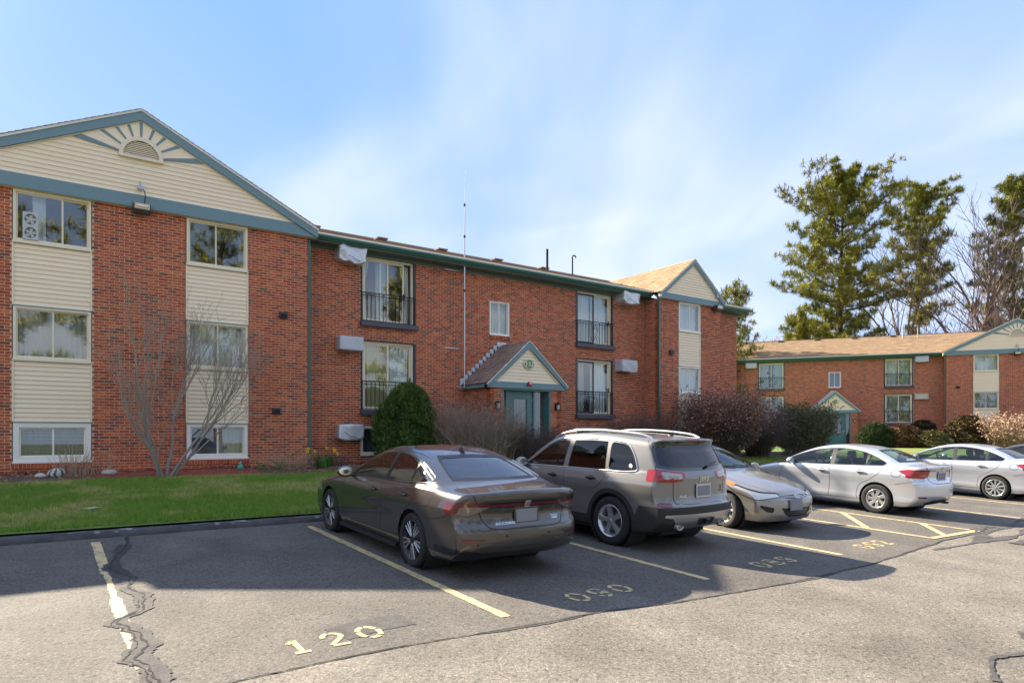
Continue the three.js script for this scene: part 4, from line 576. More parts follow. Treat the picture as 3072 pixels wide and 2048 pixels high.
  const cab = S.cab; part('dashboard', new RoundedBoxGeometry(2 * S.hw - 0.34, 0.24, 0.42, 3, 0.06), M.seat, c, [0, cab.dash[1], cab.dash[0] - zc]);
  part('steering_wheel', new THREE.TorusGeometry(0.175, 0.016, 8, 28).rotateX(-0.42), M.seat, c, [-0.36, cab.dash[1] + 0.07, cab.dash[0] + 0.30 - zc]);
  for (const [zz, list] of [[cab.f, [-0.37, 0.37]], [cab.r, [-0.37, 0.37]]]) for (const x of list) { const rear = zz === cab.r, sm = mats.seatMat || M.seat, w = rear ? 0.66 : 0.50; part('seat', new RoundedBoxGeometry(w, 0.20, 0.52, 3, 0.07), sm, c, [x, cab.y, zz - 0.05 - zc]); part('seat_back', new RoundedBoxGeometry(w, 0.62, 0.16, 3, 0.07).rotateX(-0.32), sm, c, [x, cab.y + 0.30, zz + 0.30 - zc]); part('headrest', new RoundedBoxGeometry(0.26, 0.18, 0.11, 3, 0.045), sm, c, [x, cab.y + (rear ? 0.64 : 0.70), zz + 0.42 - zc]); }
  part('parcel_shelf', bx(-S.hw + 0.22, S.hw - 0.22, cab.shelf - 0.05, cab.shelf, cab.r + 0.42 - zc, cab.r + 0.42 + cab.shelfL - zc), M.seat, c); part('door_lining', merge([-1, 1].map(s => bx(s * (S.hw - 0.16), s * (S.hw - 0.19), 0.32, cab.dash[1] + 0.03, cab.dash[0] - zc, cab.r + 0.4 - zc))), M.seat, c);
  for (const a of [S.fa, S.ra]) for (const s of [-1, 1]) wheel(c, s * (S.hw - S.wheel.W / 2 - 0.022), S.wheel.R, a - zc, s, { ...S.wheel, ...(mats.wheel || {}) }, a === S.fa ? (mats.steer || 0) : 0);
  for (const s of [-1, 1]) { // door mirrors
    const q = onSide(S.mirror[0], S.mirror[1], s), m = part('mirror', new THREE.SphereGeometry(1, 22, 16).scale(0.118, 0.080, 0.062), mats.mirrorCap || mats.body, c, [q.p.x + s * 0.115, S.mirror[1] + 0.06, q.p.z]); m.rotation.y = s * 0.12; part('mirror_glass', new THREE.SphereGeometry(1, 18, 10).scale(0.098, 0.064, 0.006).translate(0, 0, 0.052), M.chrome, m); part('mirror_stalk', new RoundedBoxGeometry(0.14, 0.035, 0.06, 2, 0.015), M.blackTrim, m, [-s * 0.075, -0.055, 0]);
  }
  for (const h of S.handles || []) for (const s of [-1, 1]) { const q = onSide(h[0], h[1], s), g = part('door_handle', new THREE.CapsuleGeometry(0.016, 0.17, 4, 10).rotateX(Math.PI / 2).scale(0.9, 1, 1), mats.handle || mats.body, c, q.p.clone().addScaledVector(q.n, 0.026).toArray()); part('handle_recess', new THREE.SphereGeometry(1, 16, 8).scale(0.004, 0.034, 0.075), mats.recess || M.blackTrim, g, [-s * 0.022, -0.004, 0]); }
  S.extra && S.extra(H); return c;
}
function bar(H, P, r, mat, name, lift = 0.004, both = [-1, 1]) { for (const s of both) { const pts = H.crv(P).map(p => { const q = H.onSide(p[0], p[1], s); return q.p.addScaledVector(q.n, lift); }); part(name, tube(pts, r, 6, pts.length * 2), mat, H.c); } }
function onFace(H, geo, x, y, rear, mat, name, lift = 0.004) { const q = H.onEnd(x, y, rear), m = part(name, geo, mat, H.c, q.p.clone().addScaledVector(q.n, lift).toArray()); m.quaternion.setFromUnitVectors(V(0, 0, 1), q.n); if (!rear) { m.quaternion.setFromRotationMatrix(new THREE.Matrix4().lookAt(V(0, 0, 0), q.n.clone().negate(), _u)); } return m; }
const inset = (f, d) => (x, y, z) => f(x, y, z) + d;
const zLess = (z0, sl = 0, yr = 1.1) => (x, y, z) => z - (z0 + sl * (y - yr));
const band = (a, b, sl = 0, yr = 1.1) => (x, y, z) => Math.max(z - (b + sl * (y - yr)), (a + sl * (y - yr)) - z);
const uni = (...f) => (x, y, z) => { let r = 1e9; for (const g of f) r = Math.min(r, g(x, y, z)); return r; };
const isect = (...f) => (x, y, z) => { let r = -1e9; for (const g of f) r = Math.max(r, g(x, y, z)); return r; };
function hLogo(H, x, y, rear, s, mat = M.chrome) { // an upright H emblem
  for (const g of [[[-0.5, -0.5], [-0.26, -0.5], [-0.20, 0.5], [-0.42, 0.5]], [[0.26, -0.5], [0.5, -0.5], [0.42, 0.5], [0.20, 0.5]], [[-0.25, -0.12], [0.25, -0.12], [0.23, 0.10], [-0.23, 0.10]]]) onFace(H, ext(g.map(p => [p[0] * s, p[1] * s * 1.05]), 0, 0.008), x, y, rear, mat, 'emblem');
  onFace(H, frameRing(-0.62 * s, 0.62 * s, -0.62 * s, 0.62 * s, 0.07 * s, 0, 0.006), x, y, rear, mat, 'emblem');
}
function platePart(H, x, y, rear, frameMat) { const q = onFace(H, ext(ring(-0.175, 0.175, -0.10, 0.10), 0, 0.012, [], 0.003), x, y, rear, frameMat, 'licence_plate', 0.012); part('plate_face', bx(-0.148, 0.148, -0.072, 0.072, 0.013, 0.016), M.plate, q); return q; }
const ACCORD = {
  name: 'sedan', L: 4.97, hw: 0.931, H: 1.45, fa: 0.945, ra: 3.775, wy: 0.335, arch: 0.382, mid: 2.75, cowl: 1.5,
  top: [[0.02, 0.66], [0.2, 0.77], [0.5, 0.85], [1.0, 0.95], [1.42, 1.02], [1.52, 1.045], [1.8, 1.185], [2.1, 1.325], [2.35, 1.40], [2.6, 1.437], [2.85, 1.447], [3.15, 1.432], [3.45, 1.388], [3.75, 1.312], [4.05, 1.212], [4.3, 1.125], [4.47, 1.075], [4.6, 1.055], [4.8, 1.04], [4.92, 1.035]],
  belt: [[0, 0.68], [0.6, 0.83], [1.2, 0.90], [1.7, 0.935], [3, 0.95], [4.0, 0.98], [4.9, 0.985]],
  plan: [[0, 0.86], [0.4, 0.905], [0.95, 0.926], [1.6, 0.918], [2.6, 0.916], [3.4, 0.924], [3.85, 0.931], [4.4, 0.91], [4.97, 0.85]],
  sect: [[0.15, -0.09], [0.25, -0.055], [0.34, -0.03], [0.5, -0.018], [0.62, -0.016], [0.76, -0.002], [0.80, 0.0], [0.88, -0.014], [1.0, -0.055]],
  bot: [[0, 0.20], [0.3, 0.16], [1, 0.165], [4, 0.18], [4.6, 0.22], [4.97, 0.29]],
  front: [[0.1, 0.12], [0.25, 0.03], [0.45, 0.0], [0.6, 0.01], [0.68, 0.05], [0.75, 0.14]],
  rear: [[0.15, 4.72], [0.26, 4.85], [0.33, 4.93], [0.42, 4.965], [0.55, 4.97], [0.615, 4.955], [0.66, 4.915], [0.74, 4.892], [0.84, 4.912], [0.93, 4.945], [1.0, 4.955], [1.05, 4.93]],
  inset: 0.02, tumble: 0.42, tcurve: 0.42, kw: 0.22, kb: 0.24, crownH: 0.05, crownR: 0.07, crownD: -0.01, kf: 0.12, kf4: 0.30, kr: 0.08, kr4: 0.22, edge: 0.075, redge: 0.045,
  wheel: { R: 0.335, W: 0.235, rim: 0.247, style: 'multi', rimMat: M.rimDark }, mirror: [1.78, 0.955], handles: [[2.62, 0.845], [3.55, 0.87]], cab: { dash: [1.95, 0.87], f: 2.5, r: 3.35, y: 0.50, shelf: 1.0, shelfL: 0.62 },
  gaps: [[[1.60, 0.92], [1.50, 0.75], [1.48, 0.5], [1.56, 0.32]], [[2.86, 0.97], [2.86, 0.7], [2.83, 0.32]], [[3.86, 1.03], [3.82, 0.86], [3.62, 0.70], [3.46, 0.56], [3.36, 0.34]], [[1.56, 0.31], [2.6, 0.315], [3.36, 0.33]], [[4.05, 0.83], [4.05, 0.93], [4.10, 0.955], [4.22, 0.955], [4.24, 0.93], [4.22, 0.84], [4.16, 0.81], [4.08, 0.81], [4.05, 0.83]], [[4.62, 0.76], [4.45, 0.70], [4.2, 0.66]]],
  rgaps: [[[-0.70, 0.985], [-0.64, 0.86], [-0.57, 0.70], [-0.51, 0.625], [-0.42, 0.605], [0, 0.60], [0.42, 0.605], [0.51, 0.625], [0.57, 0.70], [0.64, 0.86], [0.70, 0.985]]],
  tgaps: [[[0.575, 2.3], [0.60, 2.8], [0.585, 3.3], [0.56, 3.6]], [[0.66, 4.42], [0.68, 4.6], [0.70, 4.8]], [[0.74, 0.35], [0.79, 0.9], [0.76, 1.4]]],
  regions: ({ side, back, fore, topv }) => {
    const dlo = side(smoothPoly([[1.66, 0.955], [1.95, 1.12], [2.25, 1.275], [2.55, 1.343], [2.9, 1.36], [3.3, 1.33], [3.65, 1.25], [3.95, 1.15], [4.10, 1.085], [4.09, 1.045], [3.9, 1.02], [3.2, 0.992], [2.4, 0.975]], 4));
    const ws = fore([[0, 1.06], [0.66, 1.065], [0.56, 1.30], [0.50, 1.388], [0, 1.405]], 2.6), bl = back([[0, 1.10], [0.62, 1.085], [0.585, 1.16], [0.515, 1.28], [0.44, 1.345], [0, 1.375]], 3.2);
    const lampR = uni(back([[0.50, 0.885], [0.95, 0.905], [0.96, 0.775], [0.72, 0.762], [0.60, 0.80], [0.50, 0.845]], 4.55), side([[4.60, 0.845], [5.0, 0.91], [5.0, 0.77], [4.74, 0.775]], 0.1));
    return [
      { name: 'side_window', mat: 'tint', g: dlo, inner: inset(dlo, 0.016), each: [{ g: zLess(2.83, -0.10) }, { g: band(2.92, 3.58, -0.12) }, { g: band(3.61, 4.5, 0.05) }] },
      { name: 'windscreen', mat: 'carGlass', g: ws, inner: inset(ws, 0.03) }, { name: 'rear_window', mat: 'tint', g: bl, inner: inset(bl, 0.03) },
      { name: 'tail_lamp', mat: 'redDark', g: isect(lampR, uni(back([[0.50, 0.91], [0.96, 0.93], [0.96, 0.862], [0.50, 0.850]], 4.5), back([[0.79, 0.93], [1.0, 0.93], [1.0, 0.74], [0.85, 0.74]], 4.3))), push: 0.004 },
      { name: 'tail_lamp', mat: 'smoke', g: lampR, push: 0.003 }, { name: 'light_bar', mat: 'redDark', g: back([[0, 0.880], [0.52, 0.885], [0.52, 0.852], [0, 0.852]], 4.7), push: 0.004 }, { name: 'light_bar_trim', mat: 'gloss', g: back([[0, 0.900], [0.52, 0.900], [0.52, 0.835], [0, 0.835]], 4.7), push: 0.002 },
      { name: 'reflector', mat: 'redDark', g: back([[0.56, 0.492], [0.82, 0.50], [0.80, 0.462], [0.56, 0.462]], 4.6), push: 0.004 },
      { name: 'rear_valance', mat: 'gloss', g: uni(back([[0, 0.335], [0.58, 0.34], [0.76, 0.375], [0.98, 0.385], [0.98, 0.15], [0, 0.15]], 4.3)) },
      { name: 'headlamp', mat: 'clearLamp', g: uni(fore([[0.50, 0.66], [0.95, 0.72], [0.95, 0.62], [0.50, 0.60]], 0.6)), push: 0.003 }, { name: 'grille', mat: 'gloss', g: fore([[0, 0.62], [0.48, 0.60], [0.55, 0.30], [0, 0.28]], 0.5) },
    ];
  },
  extra: H => {
    const ch = M.chrome; bar(H, [[3.60, 1.03], [3.9, 1.045], [4.085, 1.07], [4.095, 1.10], [3.95, 1.165], [3.65, 1.265]], 0.006, ch, 'window_chrome');
    part('roof_antenna', ext([[-0.09, 0], [0.09, 0], [0.075, 0.055], [0.04, 0.068], [-0.02, 0.045]], -0.018, 0.018, [], 0.012).rotateY(-Math.PI / 2), H.mats.body, H.c, [0, H.onTop(0, 3.42).p.y - 0.006, 3.42 - H.zc]);
    hLogo(H, 0, 0.872, true, 0.062); const t = onFace(H, text('ACCORD', 0.032, 0.004), -0.30, 0.655, true, ch, 'lettering'); t.scale.x = 1.5; onFace(H, text('TOURING', 0.020, 0.003), 0.43, 0.700, true, ch, 'lettering'); onFace(H, text('HYBRID', 0.020, 0.003), 0.43, 0.672, true, ch, 'lettering');
    platePart(H, 0.0, 0.735, true, M.gloss);
    for (const x of [-0.34, 0.36]) onFace(H, new THREE.CylinderGeometry(0.012, 0.012, 0.004, 12).rotateX(Math.PI / 2), x * 1.9, 0.435, true, M.blackTrim, 'parking_sensor'); for (const x of [-0.3, 0.3]) onFace(H, new THREE.CylinderGeometry(0.012, 0.012, 0.004, 12).rotateX(Math.PI / 2), x, 0.52, true, M.blackTrim, 'parking_sensor');
    for (const s of [-1, 1]) part('side_skirt', bx(s * 0.865, s * 0.905, 0.17, 0.225, 1.38 - H.zc, 3.34 - H.zc), M.blackTrim, H.c);
  },
};
const JEEP = {
  name: 'sport_utility_vehicle', L: 4.65, hw: 0.93, H: 1.69, fa: 0.90, ra: 3.605, wy: 0.36, arch: 0.415, mid: 2.9, cowl: 1.4,
  top: [[0.05, 0.93], [0.2, 1.0], [0.6, 1.06], [1.1, 1.11], [1.32, 1.135], [1.42, 1.17], [1.7, 1.37], [1.95, 1.52], [2.15, 1.595], [2.5, 1.648], [3.0, 1.672], [3.5, 1.665], [4.0, 1.638], [4.35, 1.612]],
  belt: [[0, 0.94], [1.2, 1.03], [2.0, 1.045], [3.2, 1.06], [4.1, 1.10], [4.6, 1.12]],
  plan: [[0, 0.82], [0.3, 0.885], [0.9, 0.925], [1.5, 0.91], [2.6, 0.905], [3.1, 0.91], [3.6, 0.928], [4.1, 0.915], [4.65, 0.86]],
  sect: [[0.2, -0.07], [0.35, -0.03], [0.5, -0.022], [0.7, -0.018], [0.86, 0.0], [0.93, -0.002], [1.0, -0.018], [1.1, -0.05]],
  bot: [[0, 0.30], [0.3, 0.24], [1, 0.23], [3.6, 0.24], [4.2, 0.27], [4.65, 0.36]],
  front: [[0.2, 0.2], [0.35, 0.06], [0.55, 0.0], [0.75, 0.02], [0.9, 0.06], [1.0, 0.16]],
  rear: [[0.25, 4.42], [0.36, 4.56], [0.45, 4.635], [0.58, 4.65], [0.66, 4.645], [0.70, 4.60], [0.80, 4.565], [0.95, 4.56], [1.06, 4.555], [1.14, 4.52], [1.25, 4.45], [1.40, 4.36], [1.50, 4.305], [1.545, 4.305], [1.57, 4.36], [1.62, 4.38]],
  inset: 0.012, tumble: 0.20, tcurve: 0.20, kw: 0.22, kb: 0.1, crownH: 0.05, crownR: 0.06, kf: 0.12, kf4: 0.3, kr: 0.06, kr4: 0.20, edge: 0.085, redge: 0.035,
  wheel: { R: 0.362, W: 0.235, rim: 0.236, style: 'five', rimMat: M.rimSilver }, mirror: [1.62, 1.05], handles: [[2.33, 0.945], [3.20, 0.965]], cab: { dash: [1.75, 1.0], f: 2.3, r: 3.15, y: 0.66, shelf: 0.95, shelfL: 0.7 },
  gaps: [[[1.45, 1.0], [1.36, 0.8], [1.36, 0.5], [1.40, 0.42]], [[2.58, 1.05], [2.58, 0.8], [2.55, 0.42]], [[3.47, 1.08], [3.46, 0.98], [3.34, 0.86], [3.22, 0.80]], [[4.10, 1.605], [4.22, 1.45], [4.33, 1.28], [4.36, 1.16]]],
  rgaps: [[[-0.60, 1.13], [-0.60, 1.0], [-0.60, 0.8], [-0.585, 0.71], [-0.5, 0.695], [0, 0.69], [0.5, 0.695], [0.585, 0.71], [0.60, 0.8], [0.60, 1.0], [0.60, 1.13]]],
  tgaps: [[[0.60, 4.08], [0.3, 4.12], [0, 4.13]]],
  regions: ({ side, back, fore, C }) => {
    const f1 = side([[1.56, 1.065], [1.80, 1.21], [2.10, 1.42], [2.28, 1.495], [2.55, 1.525], [2.52, 1.085]]), f2 = side([[2.62, 1.09], [2.645, 1.53], [3.05, 1.548], [3.40, 1.545], [3.46, 1.12], [3.44, 1.10]]), f3 = side(smoothPoly([[3.53, 1.125], [3.49, 1.30], [3.475, 1.525], [3.62, 1.53], [3.80, 1.50], [3.92, 1.40], [4.02, 1.25], [4.06, 1.15], [3.98, 1.128]], 4));
    const ws = fore([[0, 1.18], [0.70, 1.19], [0.60, 1.45], [0.55, 1.56], [0, 1.58]], 2.5), bl = back([[0, 1.150], [0.34, 1.150], [0.62, 1.172], [0.79, 1.20], [0.765, 1.36], [0.72, 1.50], [0.64, 1.545], [0.40, 1.562], [0, 1.565]], 4.0);
    const lamp = uni(back([[0.36, 1.130], [0.42, 1.143], [0.58, 1.155], [0.80, 1.178], [0.98, 1.178], [0.98, 1.015], [0.62, 1.0], [0.44, 1.01], [0.37, 1.06]], 4.25), side([[4.22, 1.13], [4.30, 1.17], [4.7, 1.18], [4.7, 1.01], [4.32, 1.015]], 0.14));
    const ringA = (a, r) => (x, y, z) => Math.max(Math.hypot(z - a, y - 0.36) - r, 0.62 - Math.abs(x)), low = (x, y, z) => y - (z > 4.0 ? mix(0.40, 0.655, sst(4.02, 4.16, z)) : z < 0.5 ? 0.5 : 0.40);
    return [
      { name: 'side_window', mat: 'carGlass', g: f1, inner: inset(f1, 0.014) }, { name: 'side_window', mat: 'privacy', g: f2, inner: inset(f2, 0.014) }, { name: 'quarter_window', mat: 'privacy', g: f3, inner: inset(f3, 0.012) },
      { name: 'windscreen', mat: 'carGlass', g: ws, inner: inset(ws, 0.03) }, { name: 'rear_window', mat: 'privacy', g: bl, inner: inset(bl, 0.04), rimMat: 'gloss' },
      { name: 'tail_lamp', mat: 'clearLamp', g: isect(lamp, uni(back([[0.415, 1.115], [0.585, 1.135], [0.585, 1.045], [0.43, 1.045]], 4.2), back([[0.61, 1.14], [0.76, 1.15], [0.76, 1.05], [0.61, 1.045]], 4.2))), push: 0.003 }, { name: 'tail_lamp', mat: 'red', g: lamp, push: 0.004 },
      { name: 'reflector', mat: 'redDark', g: back([[0.66, 0.715], [0.86, 0.72], [0.86, 0.665], [0.66, 0.66]], 4.3), push: 0.004 },
      { name: 'skid_trim', mat: 'satin', g: back([[0, 0.545], [0.78, 0.555], [0.80, 0.52], [0.66, 0.50], [0.58, 0.36], [0.44, 0.33], [0, 0.33]], 4.3), push: 0.008 },
      { name: 'cladding', mat: 'clad', g: uni(ringA(0.90, 0.485), ringA(3.605, 0.485), low), push: 0.006 },
      { name: 'headlamp', mat: 'clearLamp', g: fore([[0.45, 0.93], [0.95, 0.97], [0.95, 0.89], [0.45, 0.88]], 0.6), push: 0.003 }, { name: 'grille', mat: 'gloss', g: fore([[0, 0.90], [0.44, 0.88], [0.46, 0.72], [0, 0.70]], 0.5) },
    ];
  },
  extra: H => {
    const c = H.c, ch = M.chrome, Z = z => z - H.zc; bar(H, [[1.55, 1.062], [2.1, 1.075], [2.8, 1.09], [3.4, 1.10], [3.98, 1.122], [4.06, 1.145], [4.02, 1.26], [3.92, 1.41], [3.80, 1.51], [3.62, 1.545], [3.0, 1.562], [2.5, 1.54], [2.27, 1.51], [2.08, 1.425]], 0.009, M.satin, 'window_chrome');
    for (const s of [-1, 1]) { const q = (x, z, h) => { const o = H.onTop(s * x, z); return V(o.p.x, o.p.y + h, o.p.z); }; part('roof_rail', tube([q(0.57, 1.98, -0.005), q(0.585, 2.10, 0.032), q(0.60, 2.5, 0.046), q(0.605, 3.1, 0.046), q(0.60, 3.7, 0.042), q(0.585, 3.98, 0.028), q(0.57, 4.10, -0.005)], 0.016, 8, 50), M.rimSilver, c); }
    const an = H.onTop(0.0, 3.98); part('aerial', merge([rod(an.p, an.p.clone().add(V(0, 0.24, 0.14)), 0.006, 0.003, 6), new THREE.SphereGeometry(0.035, 10, 8).scale(1, 0.6, 1.4).translate(an.p.x, an.p.y, an.p.z)]), M.blackTrim, c);
    onFace(H, ext(ring(-0.15, 0.15, -0.010, 0.010), 0, 0.010, [], 0.003), 0.02, 1.592, true, M.red, 'brake_lamp', 0.0);
    onFace(H, text('Jeep', 0.075, 0.006), 0.05, 1.03, true, ch, 'lettering'); const t = onFace(H, text('4x4', 0.042, 0.005), -0.43, 0.800, true, ch, 'lettering'); t.scale.x = 1.5;
    platePart(H, 0.02, 0.865, true, M.satin); for (const s of [-1, 1]) { const e = part('exhaust_tip', ext(arc(0, 0, 0.075, 0.042, 0, 360, 24), 0, 0.12, [arc(0, 0, 0.060, 0.030, 0, 360, 20)], 0.004), M.chrome, c, [s * 0.50, 0.365, Z(4.46)]); part('pipe_bore', new THREE.CircleGeometry(0.06, 20).scale(1, 0.5, 1), M.dark, e, [0, 0, 0.05]); }
    const tw = onFace(H, ext(ring(-0.17, 0.17, -0.055, 0.055), 0, 0.006), 0.02, 0.435, true, M.blackTrim, 'hitch_recess', 0.010); part('hitch', bx(-0.05, 0.05, -0.03, 0.05, 0.007, 0.03), M.gloss, tw);
    const w0 = H.onEnd(0.18, 1.19, true), w1 = H.onEnd(0.50, 1.255, true); part('rear_wiper', merge([rod(w0.p.clone().addScaledVector(w0.n, 0.03), w1.p.clone().addScaledVector(w1.n, 0.02), 0.014, 0.008), rod(w0.p, w0.p.clone().addScaledVector(w0.n, 0.045), 0.022, 0.02, 10)]), M.blackTrim, c);
    part('sticker', new THREE.CircleGeometry(0.035, 16), M.white, c).position.copy(H.onSide(3.93, 1.20, -1).p.addScaledVector(H.onSide(3.93, 1.20, -1).n, 0.002)); c.children[c.children.length - 1].rotation.y = -Math.PI / 2;
    for (const g of [[[-0.05, -0.05], [0.05, -0.05], [0, 0.05]]]) { const q = onFace(H, ext(g, 0, 0.002, [[[-0.036, -0.042], [0.036, -0.042], [0, 0.032]]]), 0.50, 0.885, true, M.seatTan, 'sticker'); }
    for (const s of [-1, 1]) onFace(H, new THREE.CylinderGeometry(0.012, 0.012, 0.004, 12).rotateX(Math.PI / 2), s * 0.25, 0.605, true, M.blackTrim, 'parking_sensor');
  },
};
const ELANTRA = {
  name: 'sedan', L: 4.53, hw: 0.888, H: 1.44, fa: 0.86, ra: 3.56, wy: 0.318, arch: 0.362, mid: 2.65, cowl: 1.15,
  top: [[0.02, 0.60], [0.15, 0.70], [0.4, 0.80], [0.8, 0.905], [1.05, 0.955], [1.15, 0.985], [1.4, 1.115], [1.75, 1.27], [2.05, 1.37], [2.35, 1.42], [2.65, 1.432], [3.0, 1.412], [3.4, 1.34], [3.8, 1.21], [4.1, 1.10], [4.3, 1.065], [4.5, 1.05]],
  belt: [[0, 0.62], [0.5, 0.78], [1.0, 0.865], [1.5, 0.90], [3, 0.95], [4.0, 0.99], [4.5, 0.98]],
  plan: [[0, 0.80], [0.35, 0.855], [0.85, 0.885], [1.5, 0.872], [2.6, 0.87], [3.2, 0.876], [3.6, 0.888], [4.1, 0.868], [4.53, 0.82]],
  sect: [[0.15, -0.09], [0.25, -0.05], [0.36, -0.025], [0.5, -0.02], [0.64, -0.006], [0.72, 0.0], [0.82, -0.012], [1.0, -0.05]],
  bot: [[0, 0.19], [0.3, 0.17], [1, 0.17], [4, 0.19], [4.53, 0.28]],
  front: [[0.1, 0.18], [0.2, 0.06], [0.3, 0.01], [0.45, 0.0], [0.55, 0.015], [0.63, 0.06], [0.70, 0.14], [0.78, 0.32]],
  rear: [[0.15, 4.3], [0.3, 4.46], [0.5, 4.53], [0.68, 4.52], [0.8, 4.46], [1.0, 4.49], [1.06, 4.45]],
  inset: 0.02, tumble: 0.40, tcurve: 0.42, kw: 0.24, kb: 0.24, crownH: 0.07, crownR: 0.07, kf: 0.16, kf4: 0.34, kr: 0.10, kr4: 0.25, edge: 0.075,
  wheel: { R: 0.318, W: 0.205, rim: 0.212, style: 'star', rimMat: M.rimSilver }, mirror: [1.55, 0.925], handles: [[2.35, 0.84], [3.2, 0.87]], cab: { dash: [1.75, 0.86], f: 2.3, r: 3.1, y: 0.50, shelf: 0.98, shelfL: 0.6 },
  gaps: [[[1.42, 0.88], [1.32, 0.65], [1.34, 0.32]], [[2.55, 0.95], [2.55, 0.32]], [[3.5, 1.0], [3.5, 0.85], [3.2, 0.55]]],
  tgaps: [[[0.50, 0.22], [0.66, 0.5], [0.72, 0.8], [0.74, 1.05]]],
  regions: ({ side, back, fore }) => {
    const dlo = side(smoothPoly([[1.35, 0.93], [1.7, 1.10], [2.05, 1.26], [2.35, 1.325], [2.7, 1.345], [3.1, 1.31], [3.45, 1.22], [3.72, 1.08], [3.68, 1.03], [3.0, 0.985], [2.2, 0.955]], 4)), ws = fore([[0, 1.0], [0.70, 1.01], [0.58, 1.26], [0.50, 1.375], [0, 1.395]], 2.3), bl = back([[0, 1.12], [0.60, 1.10], [0.48, 1.31], [0, 1.34]], 3.2);
    const hl = uni(isect(side([[0.02, 0.62], [0.24, 0.548], [0.36, 0.56], [0.66, 0.65], [0.94, 0.80], [0.97, 0.845], [0.88, 0.84], [0.60, 0.765], [0.30, 0.69], [0.10, 0.665]], 0.42)));
    return [
      { name: 'side_window', mat: 'carGlass', g: dlo, inner: inset(dlo, 0.016), each: [{ g: zLess(2.53, -0.1) }, { g: band(2.62, 3.3, -0.1) }, { g: band(3.33, 4) }] }, { name: 'windscreen', mat: 'carGlass', g: ws, inner: inset(ws, 0.03) }, { name: 'rear_window', mat: 'tint', g: bl, inner: inset(bl, 0.03) },
      { name: 'turn_lamp', mat: 'amber', g: isect(hl, side([[0.70, 0.76], [1.0, 0.80], [1.0, 0.87], [0.70, 0.83]], 0.42)), push: 0.004 }, { name: 'headlamp', mat: 'headlamp', g: hl, inner: inset(hl, 0.014), rimName: 'lamp_bezel' },
      { name: 'grille', mat: 'gloss', g: fore([[0, 0.635], [0.20, 0.632], [0.43, 0.628], [0.40, 0.60], [0.25, 0.575], [0, 0.565]], 0.4), push: -0.012 }, { name: 'lower_grille', mat: 'blackTrim', g: fore([[0, 0.405], [0.36, 0.415], [0.45, 0.44], [0.36, 0.32], [0.26, 0.265], [0, 0.26]], 0.4), push: -0.02 },
      { name: 'fog_pocket', mat: 'blackTrim', g: fore([[0.56, 0.42], [0.78, 0.47], [0.80, 0.445], [0.70, 0.36], [0.60, 0.345]], 0.6), push: -0.015 }, { name: 'chin', mat: 'satin', g: fore([[0, 0.225], [0.30, 0.235], [0.46, 0.30], [0.50, 0.29], [0.34, 0.212], [0, 0.203]], 0.4), push: 0.004 }, { name: 'tail_lamp', mat: 'red', g: back([[0.5, 0.98], [0.9, 0.98], [0.9, 0.82], [0.55, 0.85]], 4.2), push: 0.004 },
    ];
  },
  extra: H => {
    const c = H.c; for (const s of [-1, 1]) for (const [a, b] of [[0.622, 0.606], [0.598, 0.582]]) { const pts = []; for (let i = 0; i <= 12; i++) { const x = s * mix(0.07, 0.42, i / 12), q = H.onEnd(x, mix(b, a, i / 12) + 0.004, false); pts.push(q.p.addScaledVector(q.n, 0.0)); } part('grille_bar', tube(pts, 0.006, 6, 30), M.chrome, c); }
    onFace(H, ext(arc(0, 0, 0.075, 0.040, 0, 360, 28), 0, 0.010, [arc(0, 0, 0.062, 0.029, 0, 360, 28)]), 0, 0.600, false, M.chrome, 'emblem', 0.002); for (const g of [[[-0.045, -0.026], [-0.030, -0.026], [-0.012, 0.026], [-0.027, 0.026]], [[0.012, -0.026], [0.027, -0.026], [0.045, 0.026], [0.030, 0.026]], [[-0.028, -0.004], [0.024, -0.010], [0.028, 0.004], [-0.024, 0.010]]]) onFace(H, ext(g, 0, 0.010), 0, 0.600, false, M.chrome, 'emblem', 0.002);
    const p = platePart(H, 0.10, 0.475, false, M.plate); for (let i = 0; i < 4; i++) { const pts = []; for (let k = 0; k <= 14; k++) { const q = H.onEnd(mix(-0.40, 0.40, k / 14), 0.29 + i * 0.033, false); pts.push(q.p.addScaledVector(q.n, -0.012)); } part('grille_slat', tube(pts, 0.006, 5, 30), M.gloss, c); }
    const st = onFace(H, ext(ring(-0.05, 0.05, -0.025, 0.025), 0, 0.003), -0.50, 0.345, false, M.white, 'sticker'); for (const [x0, x1, z0, z1] of [[-0.45, 0.1, 1.20, 1.30], [0.12, 0.62, 1.22, 1.38]]) { const a = H.onTop(x0, z0), b = H.onTop(x1, z1), m = H.onTop((x0 + x1) / 2, (z0 + z1) / 2); part('wiper', tube([a.p.addScaledVector(a.n, 0.02), m.p.addScaledVector(m.n, 0.022), b.p.addScaledVector(b.n, 0.012)], 0.009, 6, 20), M.blackTrim, c); }
  },
};
